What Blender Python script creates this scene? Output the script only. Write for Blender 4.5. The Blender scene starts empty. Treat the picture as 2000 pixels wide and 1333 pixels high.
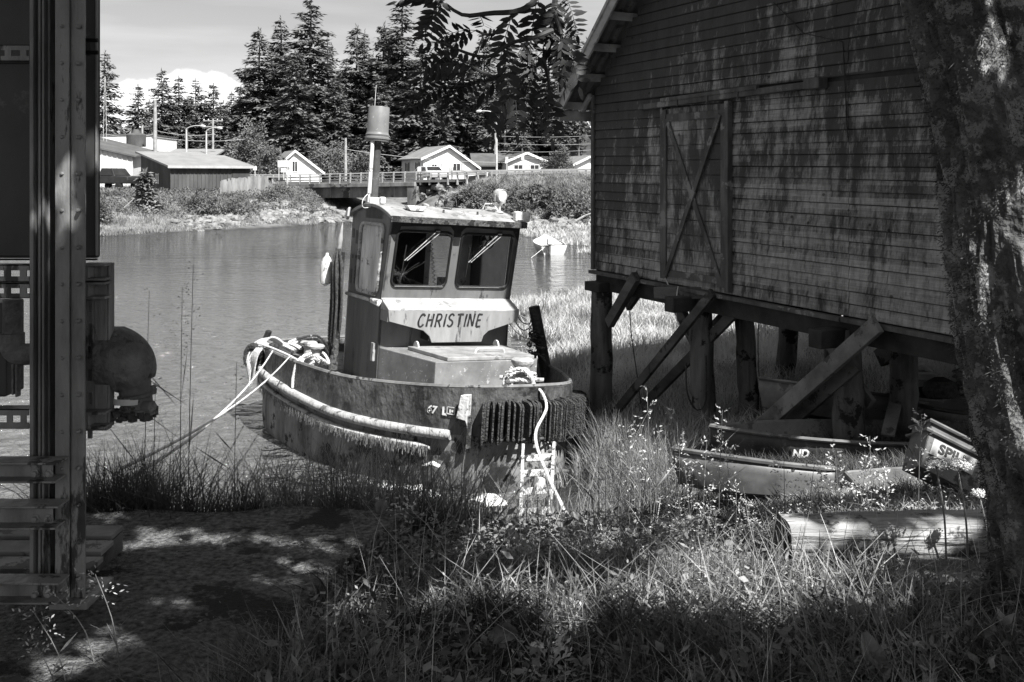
import bpy, bmesh, math, random
import numpy as np
from mathutils import Vector, Matrix, noise
R = math.radians
random.seed(7); rng = np.random.default_rng(7)
sc = bpy.context.scene
COL = sc.collection
# ------------------------------------------------------------------ camera
F, HY = 1944.0, 342.0            # focal length and horizon row, in pixels of the 2000 px wide photograph
WZ = -3.9                        # water level (the camera is at z = 0)
cd = bpy.data.cameras.new('camera'); cam = bpy.data.objects.new('camera', cd); COL.objects.link(cam)
cam.location = (0, 0, 0); cam.rotation_euler = (R(90), 0, 0)
cd.sensor_width = 36; cd.lens = 36*F/2000; cd.shift_y = -(666.5-HY)/2000; cd.clip_start = .05; cd.clip_end = 3000
sc.camera = cam
# ------------------------------------------------------------------ light
EL = R(51); AZ = math.atan2(.61, -.79)
S = Vector((math.sin(AZ)*math.cos(EL), math.cos(AZ)*math.cos(EL), math.sin(EL)))
sd = bpy.data.lights.new('sun', 'SUN'); so = bpy.data.objects.new('sun', sd); COL.objects.link(so)
sd.energy = 4.9; sd.angle = R(.5); sd.color = (1, .995, .985)
so.rotation_euler = (-S).to_track_quat('-Z', 'Y').to_euler(); so.location = (20, -15, 30)
sc.view_settings.view_transform = 'Standard'; sc.view_settings.look = 'None'
sc.view_settings.exposure = 1.22; sc.view_settings.gamma = 1
sc.cycles.max_bounces = 6; sc.cycles.diffuse_bounces = 2; sc.cycles.glossy_bounces = 3
sc.cycles.transparent_max_bounces = 8; sc.cycles.caustics_reflective = False; sc.cycles.caustics_refractive = False
w = bpy.data.worlds.new('World'); sc.world = w; w.use_nodes = True
N = w.node_tree.nodes; L = w.node_tree.links; N.clear()
def nd(N, t, **k):
    n = N.new(t)
    for a, b in k.items(): setattr(n, a, b)
    return n
sky = nd(N, 'ShaderNodeTexSky', sky_type='NISHITA', sun_disc=False, sun_elevation=EL, sun_rotation=AZ, air_density=1.0, dust_density=1.2)
bw = nd(N, 'ShaderNodeRGBToBW'); L.new(sky.outputs[0], bw.inputs[0])
flat = nd(N, 'ShaderNodeMapRange'); flat.inputs[1].default_value = 0; flat.inputs[2].default_value = 12
flat.inputs[3].default_value = .2; flat.inputs[4].default_value = 7.5; L.new(bw.outputs[0], flat.inputs[0])
tc = nd(N, 'ShaderNodeTexCoord')
def wmath(op, a, b=None, c=None):
    n = nd(N, 'ShaderNodeMath', operation=op)
    for i, v in enumerate((a, b, c)):
        if v is None: continue
        if isinstance(v, (int, float)): n.inputs[i].default_value = v
        else: L.new(v, n.inputs[i])
    return n.outputs[0]
sep = nd(N, 'ShaderNodeSeparateXYZ'); L.new(tc.outputs['Generated'], sep.inputs[0])
mp = nd(N, 'ShaderNodeMapping'); mp.inputs['Scale'].default_value = (2.2, 2.2, 17); mp.inputs['Rotation'].default_value = (0, R(4), 0)
L.new(tc.outputs['Generated'], mp.inputs[0])
cir = nd(N, 'ShaderNodeTexNoise'); cir.inputs['Scale'].default_value = 1.6; cir.inputs['Detail'].default_value = 5; cir.inputs['Roughness'].default_value = .5
L.new(mp.outputs[0], cir.inputs['Vector'])
cirr = nd(N, 'ShaderNodeMapRange'); cirr.inputs[1].default_value = .4; cirr.inputs[2].default_value = .75; L.new(cir.outputs[0], cirr.inputs[0])
# cumulus bank low over the hills to the left
az = wmath('DIVIDE', sep.outputs[0], sep.outputs[1]); el = wmath('DIVIDE', sep.outputs[2], sep.outputs[1])
cn = nd(N, 'ShaderNodeTexNoise'); cn.inputs['Scale'].default_value = 13; cn.inputs['Detail'].default_value = 6; cn.inputs['Roughness'].default_value = .55
L.new(tc.outputs['Generated'], cn.inputs['Vector'])
dx = wmath('DIVIDE', wmath('ADD', az, .335), .10); dz = wmath('DIVIDE', wmath('ADD', el, -.055), .047)
rr = wmath('ADD', wmath('MULTIPLY', dx, dx), wmath('MULTIPLY', dz, dz))
cu = wmath('ADD', wmath('MULTIPLY_ADD', cn.outputs[0], 2.6, -.35), wmath('MULTIPLY', rr, -.95))
cum = nd(N, 'ShaderNodeMapRange'); cum.inputs[1].default_value = -.05; cum.inputs[2].default_value = .22; L.new(cu, cum.inputs[0])
front = wmath('GREATER_THAN', sep.outputs[1], .1); cmask = wmath('MULTIPLY', cum.outputs[0], front)
s1 = wmath('MULTIPLY_ADD', cirr.outputs[0], 1.1, flat.outputs[0])
mixc = nd(N, 'ShaderNodeMix', data_type='FLOAT'); L.new(cmask, mixc.inputs[0]); L.new(s1, mixc.inputs[2])
cb = wmath('MULTIPLY_ADD', cn.outputs[0], 3.5, 5.6); L.new(cb, mixc.inputs[3])
bg = nd(N, 'ShaderNodeBackground'); bg.inputs[1].default_value = .086; L.new(mixc.outputs[0], bg.inputs[0])
wo = nd(N, 'ShaderNodeOutputWorld'); L.new(bg.outputs[0], wo.inputs[0])

# ------------------------------------------------------------------ materials (the photograph is black and white)
MATS = {}
def gm(name, lo, hi, scale=6., rough=.8, stretch=(1, 1, 1), bump=.0, metal=0., detail=6, a=.35, b=.65, bscale=None, spec=.3, third=None, trans=0., coord='Object'):
    """grey material: two greys mixed by noise, optional third grey in blotches"""
    m = bpy.data.materials.new(name); m.use_nodes = True; n = m.node_tree.nodes; l = m.node_tree.links
    p = n['Principled BSDF']; p.inputs['Roughness'].default_value = rough; p.inputs['Metallic'].default_value = metal
    p.inputs['Specular IOR Level'].default_value = spec
    t = n.new('ShaderNodeTexCoord'); mp = n.new('ShaderNodeMapping'); mp.inputs['Scale'].default_value = stretch
    l.new(t.outputs[coord], mp.inputs[0])
    nz = n.new('ShaderNodeTexNoise'); nz.inputs['Scale'].default_value = scale; nz.inputs['Detail'].default_value = detail; nz.inputs['Roughness'].default_value = .62
    l.new(mp.outputs[0], nz.inputs['Vector'])
    r = n.new('ShaderNodeMapRange'); r.inputs[1].default_value = a; r.inputs[2].default_value = b
    r.inputs[3].default_value = lo; r.inputs[4].default_value = hi; l.new(nz.outputs[0], r.inputs[0])
    out = r.outputs[0]
    if third is not None:
        v3, s3, t3 = third[:3]
        n3 = n.new('ShaderNodeTexNoise'); n3.inputs['Scale'].default_value = s3; n3.inputs['Detail'].default_value = 9; n3.inputs['Roughness'].default_value = .7
        l.new(mp.outputs[0] if len(third) > 3 else t.outputs[coord], n3.inputs['Vector'])
        r3 = n.new('ShaderNodeMapRange'); r3.inputs[1].default_value = t3; r3.inputs[2].default_value = t3+.035; l.new(n3.outputs[0], r3.inputs[0])
        mx = n.new('ShaderNodeMix'); l.new(r3.outputs[0], mx.inputs[0]); l.new(out, mx.inputs[2]); mx.inputs[3].default_value = v3
        out = mx.outputs[0]
    l.new(out, p.inputs['Base Color'])
    if bump:
        nb = n.new('ShaderNodeTexNoise'); nb.inputs['Scale'].default_value = bscale or scale*3; nb.inputs['Detail'].default_value = 6
        l.new(mp.outputs[0], nb.inputs['Vector'])
        bp = n.new('ShaderNodeBump'); bp.inputs['Strength'].default_value = bump; bp.inputs['Distance'].default_value = .05
        l.new(nb.outputs[0], bp.inputs['Height']); l.new(bp.outputs[0], p.inputs['Normal'])
    if trans:
        tr = n.new('ShaderNodeBsdfTranslucent'); l.new(out, tr.inputs[0]); mxs = n.new('ShaderNodeMixShader'); mxs.inputs[0].default_value = trans
        l.new(p.outputs[0], mxs.inputs[1]); l.new(tr.outputs[0], mxs.inputs[2]); l.new(mxs.outputs[0], n['Material Output'].inputs[0])
    MATS[name] = m
    return m
def M(n): return MATS[n]
# ------------------------------------------------------------------ mesh helpers
ROOTM = {}
def link(o, parent=None):
    COL.objects.link(o)
    if parent is not None: o.parent = parent
    return o
def tag(o, label=None, cat=None, group=None, kind=None):
    if label: o['label'] = label
    if cat: o['category'] = cat
    if group: o['group'] = group
    if kind: o['kind'] = kind
    return o
def empty(name, loc, rot=(0, 0, 0), label=None, cat=None, group=None):
    o = bpy.data.objects.new(name, None); o.empty_display_size = .2; COL.objects.link(o)
    o.location = loc; o.rotation_euler = rot
    from mathutils import Euler
    ROOTM[o.name] = Matrix.Translation(Vector(loc)) @ Euler(rot).to_matrix().to_4x4()
    return tag(o, label, cat, group)
def P(x, y, D):
    """world point that the photograph shows at pixel (x, y), at distance D"""
    return Vector(((x-1000)/F*D, D, (HY-y)/F*D))
def frame(d):
    d = Vector(d).normalized(); u = Vector((0, 0, 1)) if abs(d.z) < .95 else Vector((1, 0, 0))
    s = d.cross(u).normalized(); return d, s, s.cross(d).normalized()
class MB:
    def __init__(s): s.v = []; s.f = []
    def add(s, vs, fs):
        k = len(s.v); s.v += [tuple(v) for v in vs]; s.f += [tuple(i+k for i in f) for f in fs]; return s
    def box(s, c, size, mat=None):
        c = Vector(c); h = Vector(size)/2; vs = []
        for z in (-1, 1):
            for y in (-1, 1):
                for x in (-1, 1):
                    q = Vector((x*h.x, y*h.y, z*h.z)); vs.append(c+(mat @ q if mat else q))
        return s.add(vs, [(0, 2, 3, 1), (4, 5, 7, 6), (0, 1, 5, 4), (2, 6, 7, 3), (0, 4, 6, 2), (1, 3, 7, 5)])
    def beam(s, p, q, wd, th, nrm=None):
        """rectangular bar from p to q; th is its size along nrm"""
        p, q = Vector(p), Vector(q); d = (q-p).normalized()
        n = Vector(nrm) if nrm is not None else frame(d)[2]
        n = (n-d*n.dot(d)).normalized(); sd_ = d.cross(n)
        vs = []
        for e in (p, q):
            for a, b in ((-1, -1), (1, -1), (1, 1), (-1, 1)): vs.append(e+sd_*a*wd/2+n*b*th/2)
        return s.add(vs, [(3, 2, 1, 0), (4, 5, 6, 7), (0, 1, 5, 4), (1, 2, 6, 5), (2, 3, 7, 6), (3, 0, 4, 7)])
    def tube(s, pts, r, n=8, cap=True, closed=False):
        pts = [Vector(p) for p in pts]; m = len(pts); rs = r if isinstance(r, (list, tuple)) else [r]*m
        d0, a, b = frame(pts[1]-pts[0]); vs = []
        for i, p in enumerate(pts):
            if closed: d = pts[(i+1) % m]-pts[i-1]
            else: d = pts[min(i+1, m-1)]-pts[max(i-1, 0)]
            d.normalize(); a = (a-d*a.dot(d)).normalized(); b = d.cross(a)
            for k in range(n):
                t = 2*math.pi*k/n; vs.append(p+(a*math.cos(t)+b*math.sin(t))*rs[i])
        fs = []
        for i in range(m if closed else m-1):
            for k in range(n):
                j = (i+1) % m; fs.append((i*n+k, i*n+(k+1) % n, j*n+(k+1) % n, j*n+k))
        if cap and not closed: fs += [tuple(range(n-1, -1, -1)), tuple((m-1)*n+k for k in range(n))]
        return s.add(vs, fs)
    def lathe(s, p, prof, n=20, axis=(0, 0, 1)):
        """prof: list of (radius, height) along axis from p"""
        d, a, b = frame(axis); p = Vector(p); vs = []
        for r, h in prof:
            for k in range(n):
                t = 2*math.pi*k/n; vs.append(p+d*h+(a*math.cos(t)+b*math.sin(t))*max(r, 1e-4))
        fs = []
        for i in range(len(prof)-1):
            for k in range(n): fs.append((i*n+k, i*n+(k+1) % n, (i+1)*n+(k+1) % n, (i+1)*n+k))
        fs += [tuple(range(n-1, -1, -1)), tuple((len(prof)-1)*n+k for k in range(n))]
        return s.add(vs, fs)
    def prism(s, poly, off):
        """poly: 3-D loop, off: extrusion vector"""
        n = len(poly); off = Vector(off); vs = [Vector(p) for p in poly]+[Vector(p)+off for p in poly]
        return s.add(vs, [tuple(range(n-1, -1, -1)), tuple(range(n, 2*n))]+[(i, (i+1) % n, n+(i+1) % n, n+i) for i in range(n)])
    def rope(s, pts, r, n=5, pitch=None):
        pts = resample(pts, max(r*1.1, .02)); pitch = pitch or r*7
        d, a, b = frame(pts[1]-pts[0]); base = []
        for i, p in enumerate(pts):
            d = (pts[min(i+1, len(pts)-1)]-pts[max(i-1, 0)]).normalized(); a = (a-d*a.dot(d)).normalized(); base.append((p, a.copy(), d.cross(a)))
        L_ = (pts[1]-pts[0]).length
        for k in range(3):
            q = []
            for i, (p, a_, b_) in enumerate(base):
                t = i*L_/pitch*2*math.pi+k*2.094; q.append(p+(a_*math.cos(t)+b_*math.sin(t))*r*.5)
            s.tube(q, r*.58, n)
        return s
    def build(s, name, mat, parent=None, smooth=False, world=False, bevel=0., sub=0, ang=40):
        me = bpy.data.meshes.new(name); vs = s.v
        if world and parent is not None:
            inv = ROOTM[parent.name].inverted(); vs = [tuple(inv @ Vector(v)) for v in vs]
        me.from_pydata(vs, [], s.f); me.materials.append(M(mat) if isinstance(mat, str) else mat)
        bm = bmesh.new(); bm.from_mesh(me); bmesh.ops.recalc_face_normals(bm, faces=bm.faces); bm.to_mesh(me); bm.free()
        if smooth:
            me.polygons.foreach_set('use_smooth', [True]*len(me.polygons))
            me.set_sharp_from_angle(angle=R(ang))
        o = bpy.data.objects.new(name, me); link(o, parent)
        if parent is not None and parent.name in ROOTM: ROOTM[o.name] = ROOTM[parent.name]
        if bevel:
            md = o.modifiers.new('bevel', 'BEVEL'); md.width = bevel; md.segments = 2; md.limit_method = 'ANGLE'
        if sub:
            md = o.modifiers.new('sub', 'SUBSURF'); md.levels = sub; md.render_levels = sub
        return o
def resample(pts, step):
    pts = [Vector(p) for p in pts]
    # catmull-rom then even spacing
    q = []
    for i in range(len(pts)-1):
        p0 = pts[max(i-1, 0)]; p1 = pts[i]; p2 = pts[i+1]; p3 = pts[min(i+2, len(pts)-1)]
        for k in range(8):
            t = k/8; q.append(.5*((2*p1)+(p2-p0)*t+(2*p0-5*p1+4*p2-p3)*t*t+(3*p1-p0-3*p2+p3)*t**3))
    q.append(pts[-1]); out = [q[0]]; acc = 0
    L_ = sum((q[i+1]-q[i]).length for i in range(len(q)-1)); n = max(2, int(L_/step)); st = L_/n; need = st
    for i in range(len(q)-1):
        seg = (q[i+1]-q[i]).length
        while seg > 1e-9 and acc+seg >= need-1e-9 and len(out) < n:
            out.append(q[i].lerp(q[i+1], (need-acc)/seg)); need += st
        acc += seg
    out.append(q[-1]); return out
def npmesh(name, V, Q, mat, parent=None, smooth=False):
    """numpy quads mesh; V in world space (or parent's)"""
    V = np.asarray(V, dtype=np.float32); Q = np.asarray(Q, dtype=np.int32)
    if parent is not None and parent.name in ROOTM:
        t = ROOTM[parent.name].inverted(); A = np.array(t)[:3, :3].astype(np.float32); b = np.array(t)[:3, 3].astype(np.float32)
        V = V @ A.T+b
    me = bpy.data.meshes.new(name); me.vertices.add(len(V)); me.vertices.foreach_set('co', V.ravel())
    me.loops.add(Q.size); me.loops.foreach_set('vertex_index', Q.ravel())
    me.polygons.add(len(Q)); me.polygons.foreach_set('loop_start', np.arange(0, Q.size, 4, dtype=np.int32))
    me.polygons.foreach_set('loop_total', np.full(len(Q), 4, dtype=np.int32))
    me.update(calc_edges=True); me.materials.append(M(mat) if isinstance(mat, str) else mat)
    if smooth: me.polygons.foreach_set('use_smooth', [True]*len(Q))
    o = bpy.data.objects.new(name, me); link(o, parent)
    if parent is not None and parent.name in ROOTM: ROOTM[o.name] = ROOTM[parent.name]
    return o
def unit(a): return a/np.maximum(np.linalg.norm(a, axis=1, keepdims=True), 1e-9)
def leafquads(C, D, Nn, ln, wd):
    """diamond leaves: base C, direction D, normal Nn, length, width (arrays)"""
    D = unit(D); s_ = unit(np.cross(D, Nn)); ln = np.broadcast_to(ln, (len(C),))[:, None]; wd = np.broadcast_to(wd, (len(C),))[:, None]
    V = np.stack([C, C+D*ln*.45+s_*wd*.5, C+D*ln, C+D*ln*.45-s_*wd*.5], 1).reshape(-1, 3)
    return V, np.arange(len(C)*4).reshape(-1, 4)
def blades(B, h, wd, bend=.5, segs=3, tilt=.25):
    n = len(B); h = np.broadcast_to(h, (n,)); wd = np.broadcast_to(wd, (n,))
    az = rng.uniform(0, 2*np.pi, n); dr = np.stack([np.cos(az), np.sin(az), np.zeros(n)], 1)
    az2 = rng.uniform(0, 2*np.pi, n); sd_ = np.stack([np.cos(az2), np.sin(az2), np.zeros(n)], 1)
    bd = rng.uniform(.2, 1, n)*bend; tl = rng.normal(0, 1, n)*tilt
    rows = []
    for k in range(segs+1):
        t = k/segs; off = dr*(h*(tl*t+bd*t*t))[:, None]; z = h*t*(1-.35*bd*t)
        c = B+off; c[:, 2] += z; ww = (wd*(1-.9*t**1.5)/2)[:, None]
        rows += [c-sd_*ww, c+sd_*ww]
    V = np.stack(rows, 1); m = 2*(segs+1); base = (np.arange(n)*m)[:, None]
    Q = np.concatenate([base+np.array([2*k, 2*k+1, 2*k+3, 2*k+2]) for k in range(segs)], 0)
    return V.reshape(-1, 3), Q
def merge(parts):
    Vs, Qs, k = [], [], 0
    for V, Q in parts: Vs.append(V); Qs.append(Q+k); k += len(V)
    return np.concatenate(Vs), np.concatenate(Qs)
def text(name, body, size, mat, parent, mtx, shear=0., ext=.003, bold=0.):
    cu = bpy.data.curves.new('text', 'FONT'); cu.body = body; cu.size = size; cu.extrude = ext; cu.shear = shear; cu.offset = bold
    cu.align_x = 'CENTER'; cu.align_y = 'CENTER'
    t = bpy.data.objects.new('text', cu); COL.objects.link(t); dg = bpy.context.evaluated_depsgraph_get()
    me = bpy.data.meshes.new_from_object(t.evaluated_get(dg)); bpy.data.objects.remove(t); me.name = name
    me.transform(mtx); me.materials.clear(); me.materials.append(M(mat)); o = bpy.data.objects.new(name, me); link(o, parent); return o
def copy_tree(o, parent=None):
    c = o.copy(); COL.objects.link(c); c.parent = parent
    for ch in list(o.children): copy_tree(ch, c)
    return c
# ------------------------------------------------------------------ ground
def rbf(ctrl):
    c = np.array(ctrl, float); A = c[:, :2].copy()
    sx = A.copy()
    K = np.linalg.norm(sx[:, None]-sx[None], axis=2); n = len(c)
    Mx = np.zeros((n+3, n+3)); Mx[:n, :n] = K; Mx[:n, n] = 1; Mx[:n, n+1:] = sx; Mx[n, :n] = 1; Mx[n+1:, :n] = sx.T
    wv = np.linalg.solve(Mx, np.concatenate([c[:, 2], [0, 0, 0]]))
    def f(x, y):
        x = np.atleast_1d(np.asarray(x, float)); y = np.atleast_1d(np.asarray(y, float)); out = np.empty(x.size); xf, yf = x.ravel(), y.ravel()
        for i in range(0, x.size, 20000):
            p = np.stack([xf[i:i+20000], yf[i:i+20000]], 1)
            out[i:i+20000] = np.linalg.norm(p[:, None]-sx[None], axis=2) @ wv[:n]+wv[n]+p @ wv[n+1:]
        return out.reshape(x.shape)
    return f
NEAR = [(-12, -5, -1.72), (0, -5, -1.65), (12, -5, -1.5), (-12, 3, -1.74), (-3, 3, -1.74), (0, 3, -1.72), (2, 3, -1.68), (5, 3, -1.5), (12, 3, -1.2),
        (-12, 4.9, -1.8), (-3, 4.9, -1.8), (-1, 4.8, -1.82), (.3, 5, -1.95), (2, 5.6, -2.12), (4, 5.6, -2.0), (10, 6, -1.6),
        (-12, 7, -2.9), (-3, 6.6, -2.9), (-1, 6.6, -2.75), (.5, 7, -2.7), (2, 7.5, -2.5), (4, 8, -2.45), (10, 9, -2.0),
        (-12, 9, -4.1), (-3, 9, -4.1), (-1, 9, -3.75), (.6, 9, -3.45), (2, 10, -3.15), (4, 10.5, -2.93), (10, 11, -2.6),
        (-12, 13, -5.3), (-4, 13, -5.2), (-2, 12, -4.7), (0, 11.5, -4.0), (1.2, 12, -3.62), (2.5, 13, -3.45), (5, 14, -3.2), (12, 14, -3.1),
        (-12, 18, -5.6), (-3, 17, -5.6), (-.4, 16, -4.7), (1.0, 16, -3.66), (3, 17, -3.5), (8, 18, -3.4), (14, 18, -3.3),
        (-12, 26, -5.8), (-2, 25, -5.2), (.0, 24, -3.86), (.2, 20, -3.84), (-.8, 21, -4.6), (-.1, 28, -3.87), (1.2, 24, -3.70), (4, 24, -3.6), (12, 25, -3.5),
        (-2, 32, -5.2), (-.25, 30.5, -3.93), (1.4, 30, -3.74), (2.6, 34, -3.95), (5, 36, -3.93), (12, 37, -3.8), (-12, 40, -5.8), (0, 38, -4.9), (4, 42, -4.9), (12, 43, -4.7), (24, 40, -3.6),
        (-1, 50, -4.6), (2.5, 49, -3.93), (5.5, 47.5, -3.85), (12, 48, -3.8), (0, 60, -4.0), (-2.5, 66, -4.05), (4, 58, -3.75), (12, 58, -3.7), (1, 66.5, -3.55), (5, 64, -3.45), (14, 62, -3.4),
        (-6.2, 76, -3.95), (-4, 77, -1.6), (-8, 80, -4.0), (-6.6, 82, -1.1),
        (-2.6, 76.5, -.6), (2, 73.4, -.5), (6, 71, -.42), (14, 65.5, -.3), (26, 56, -.3), (-30, 50, -5.5), (-22, 55, -5.2), (-26.5, 62.5, -3.95), (-21.6, 69.5, -3.95), (-15, 80, -3.95), (-14, 88, -4.1),
        (-35, 62, -3.6), (-28, 68, -2.5), (-22.5, 74, -2.4), (-18.5, 81, -2.3), (-18.5, 88, -1.3), (-28, 73, -1.6), (-23, 79, -1.45), (-40, 75, -1.5),
        (-34, 85, -1.3), (-22, 88, -1.2), (-11, 92, -4.4), (-10, 110, -4.4), (-8, 130, -4.0), (-15, 105, -1.5), (-4, 100, -1.1),
        (-21, 93, -.75), (0, 82, -.5), (10, 78, -.4), (20, 74, -.35), (-40, 105, -.8), (-20, 110, -.8), (5, 100, -.8), (20, 100, -.6), (40, 95, -.2),
        (-60, 140, 0), (-20, 150, -.3), (10, 150, 1), (50, 140, 4), (-100, 300, 0), (0, 300, 1), (100, 300, 8), (-100, 80, -.5), (-300, 100, 0), (300, 100, 10), (0, 700, 2), (-400, 700, 2), (400, 700, 10), (100, 0, 0), (-100, 0, -3), (-60, 30, -5), (60, 40, 0)]
_h = rbf(NEAR)
def hts(x, y):
    """ground height"""
    x = np.asarray(x, float); y = np.asarray(y, float); z = _h(x, y)
    n1 = np.sin(x*1.7+1.3*np.sin(y*.9))*np.cos(y*1.3+.7*np.sin(x*1.1))
    n2 = np.sin(x*5.1+2*np.sin(y*3.3))*np.cos(y*4.3+x*1.2)
    amp = np.clip(y/30, .25, 1.6); z = z+.05*amp*n1+.012*n2
    # the flat concrete landing sits just above the ground on the left
    return z
def hz(x, y): return float(hts(np.array([x]), np.array([y]))[0])
def smooth_axis(a, b, fine, grow, start):
    out = [start]; st = fine; 
    while out[-1] < b: out.append(out[-1]+st); st *= grow
    lo = []; st = fine; v = start
    while v > a: v -= st; st *= grow; lo.append(v)
    return np.array(lo[::-1]+out)
gx = smooth_axis(-900, 900, .14, 1.035, 0.); gy = smooth_axis(-60, 2500, .12, 1.028, 3.)
GX, GY = np.meshgrid(gx, gy); GZ = hts(GX, GY)
nx, ny = len(gx), len(gy)
idx = (np.arange(ny-1)[:, None]*nx+np.arange(nx-1)[None]).reshape(-1, 1)
gm('ground_soil', .035, .13, 3.5, .95, bump=.6, bscale=30, third=(.05, .6, .5))
gm('far_turf', .12, .26, .5, .95, third=(.10, .18, .53))
# one sheet; soil near, grassy beyond by world y
def ground_mat():
    m = bpy.data.materials.new('ground'); m.use_nodes = True; n = m.node_tree.nodes; l = m.node_tree.links; p = n['Principled BSDF']
    p.inputs['Roughness'].default_value = .95; p.inputs['Specular IOR Level'].default_value = .15
    t = n.new('ShaderNodeTexCoord'); s_ = n.new('ShaderNodeSeparateXYZ'); l.new(t.outputs['Object'], s_.inputs[0])
    a = n.new('ShaderNodeTexNoise'); a.inputs['Scale'].default_value = 5; a.inputs['Detail'].default_value = 9; a.inputs['Roughness'].default_value = .75; l.new(t.outputs['Object'], a.inputs['Vector'])
    b = n.new('ShaderNodeTexNoise'); b.inputs['Scale'].default_value = .8; b.inputs['Detail'].default_value = 8; b.inputs['Roughness'].default_value = .7; l.new(t.outputs['Object'], b.inputs['Vector'])
    ra = n.new('ShaderNodeMapRange'); ra.inputs[1].default_value = .3; ra.inputs[2].default_value = .7; ra.inputs[3].default_value = .03; ra.inputs[4].default_value = .15; l.new(a.outputs[0], ra.inputs[0])
    rb = n.new('ShaderNodeMapRange'); rb.inputs[1].default_value = .3; rb.inputs[2].default_value = .7; rb.inputs[3].default_value = .06; rb.inputs[4].default_value = .22; l.new(b.outputs[0], rb.inputs[0])
    f = n.new('ShaderNodeMapRange'); f.inputs[1].default_value = 11; f.inputs[2].default_value = 15; l.new(s_.outputs[1], f.inputs[0])
    mx = n.new('ShaderNodeMix'); l.new(f.outputs[0], mx.inputs[0]); l.new(ra.outputs[0], mx.inputs[2]); l.new(rb.outputs[0], mx.inputs[3])
    # wet mud next to the water line
    g = n.new('ShaderNodeMapRange'); g.inputs[1].default_value = -3.86; g.inputs[2].default_value = -3.7; g.inputs[3].default_value = .35; g.inputs[4].default_value = 1; l.new(s_.outputs[2], g.inputs[0])
    mu = n.new('ShaderNodeMath'); mu.operation = 'MULTIPLY'; l.new(mx.outputs[0], mu.inputs[0]); l.new(g.outputs[0], mu.inputs[1]); l.new(mu.outputs[0], p.inputs['Base Color'])
    bp = n.new('ShaderNodeBump'); bp.inputs['Strength'].default_value = .7; bp.inputs['Distance'].default_value = .05; l.new(a.outputs[0], bp.inputs['Height']); l.new(bp.outputs[0], p.inputs['Normal'])
    return m
o = npmesh('ground', np.stack([GX, GY, GZ], 2).reshape(-1, 3), np.concatenate([idx, idx+1, idx+nx+1, idx+nx], 1), ground_mat(), smooth=True)
tag(o, kind='structure')
# ------------------------------------------------------------------ water
def water_mat():
    m = bpy.data.materials.new('water'); m.use_nodes = True; n = m.node_tree.nodes; l = m.node_tree.links; p = n['Principled BSDF']
    p.inputs['Base Color'].default_value = (.034, .034, .034, 1); p.inputs['Roughness'].default_value = .04; p.inputs['IOR'].default_value = 1.5; p.inputs['Specular IOR Level'].default_value = .5
    t = n.new('ShaderNodeTexCoord'); mp = n.new('ShaderNodeMapping'); mp.inputs['Scale'].default_value = (1, 1.5, 1); mp.inputs['Rotation'].default_value = (0, 0, R(8)); l.new(t.outputs['Object'], mp.inputs[0])
    a = n.new('ShaderNodeTexNoise'); a.inputs['Scale'].default_value = 2.6; a.inputs['Detail'].default_value = 4; a.inputs['Roughness'].default_value = .55; a.inputs['Distortion'].default_value = .5; l.new(mp.outputs[0], a.inputs['Vector'])
    b = n.new('ShaderNodeTexNoise'); b.inputs['Scale'].default_value = .9; b.inputs['Detail'].default_value = 2; l.new(mp.outputs[0], b.inputs['Vector'])
    c = n.new('ShaderNodeTexNoise'); c.inputs['Scale'].default_value = .07; c.inputs['Detail'].default_value = 2; l.new(t.outputs['Object'], c.inputs['Vector'])
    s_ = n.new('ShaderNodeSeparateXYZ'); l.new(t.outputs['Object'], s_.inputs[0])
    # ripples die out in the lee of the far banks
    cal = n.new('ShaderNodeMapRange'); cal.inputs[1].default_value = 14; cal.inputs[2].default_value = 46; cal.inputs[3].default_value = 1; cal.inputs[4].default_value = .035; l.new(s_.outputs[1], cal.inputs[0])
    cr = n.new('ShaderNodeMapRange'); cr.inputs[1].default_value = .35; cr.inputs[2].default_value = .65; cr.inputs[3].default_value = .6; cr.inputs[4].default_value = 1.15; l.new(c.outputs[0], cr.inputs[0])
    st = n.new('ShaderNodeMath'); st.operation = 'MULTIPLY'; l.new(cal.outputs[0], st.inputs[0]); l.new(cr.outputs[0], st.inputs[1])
    cc = n.new('ShaderNodeMapRange'); cc.inputs[3].default_value = .012; cc.inputs[4].default_value = .19; l.new(st.outputs[0], cc.inputs[0]); l.new(cc.outputs[0], p.inputs['Base Color'])  # sky glare near and tree reflections far off are put into the base colour
    ad = n.new('ShaderNodeMath'); ad.operation = 'MULTIPLY_ADD'; ad.inputs[1].default_value = 1.1; l.new(b.outputs[0], ad.inputs[0]); l.new(a.outputs[0], ad.inputs[2])
    hm = n.new('ShaderNodeMath'); hm.operation = 'MULTIPLY'; l.new(ad.outputs[0], hm.inputs[0]); l.new(st.outputs[0], hm.inputs[1])
    bp = n.new('ShaderNodeBump'); bp.inputs['Strength'].default_value = 1; bp.inputs['Distance'].default_value = 1.2; l.new(hm.outputs[0], bp.inputs['Height']); l.new(bp.outputs[0], p.inputs['Normal'])
    return m
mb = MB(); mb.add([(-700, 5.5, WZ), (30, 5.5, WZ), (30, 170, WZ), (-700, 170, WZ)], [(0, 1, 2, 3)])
tag(mb.build('water', water_mat()), kind='structure')
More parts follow.
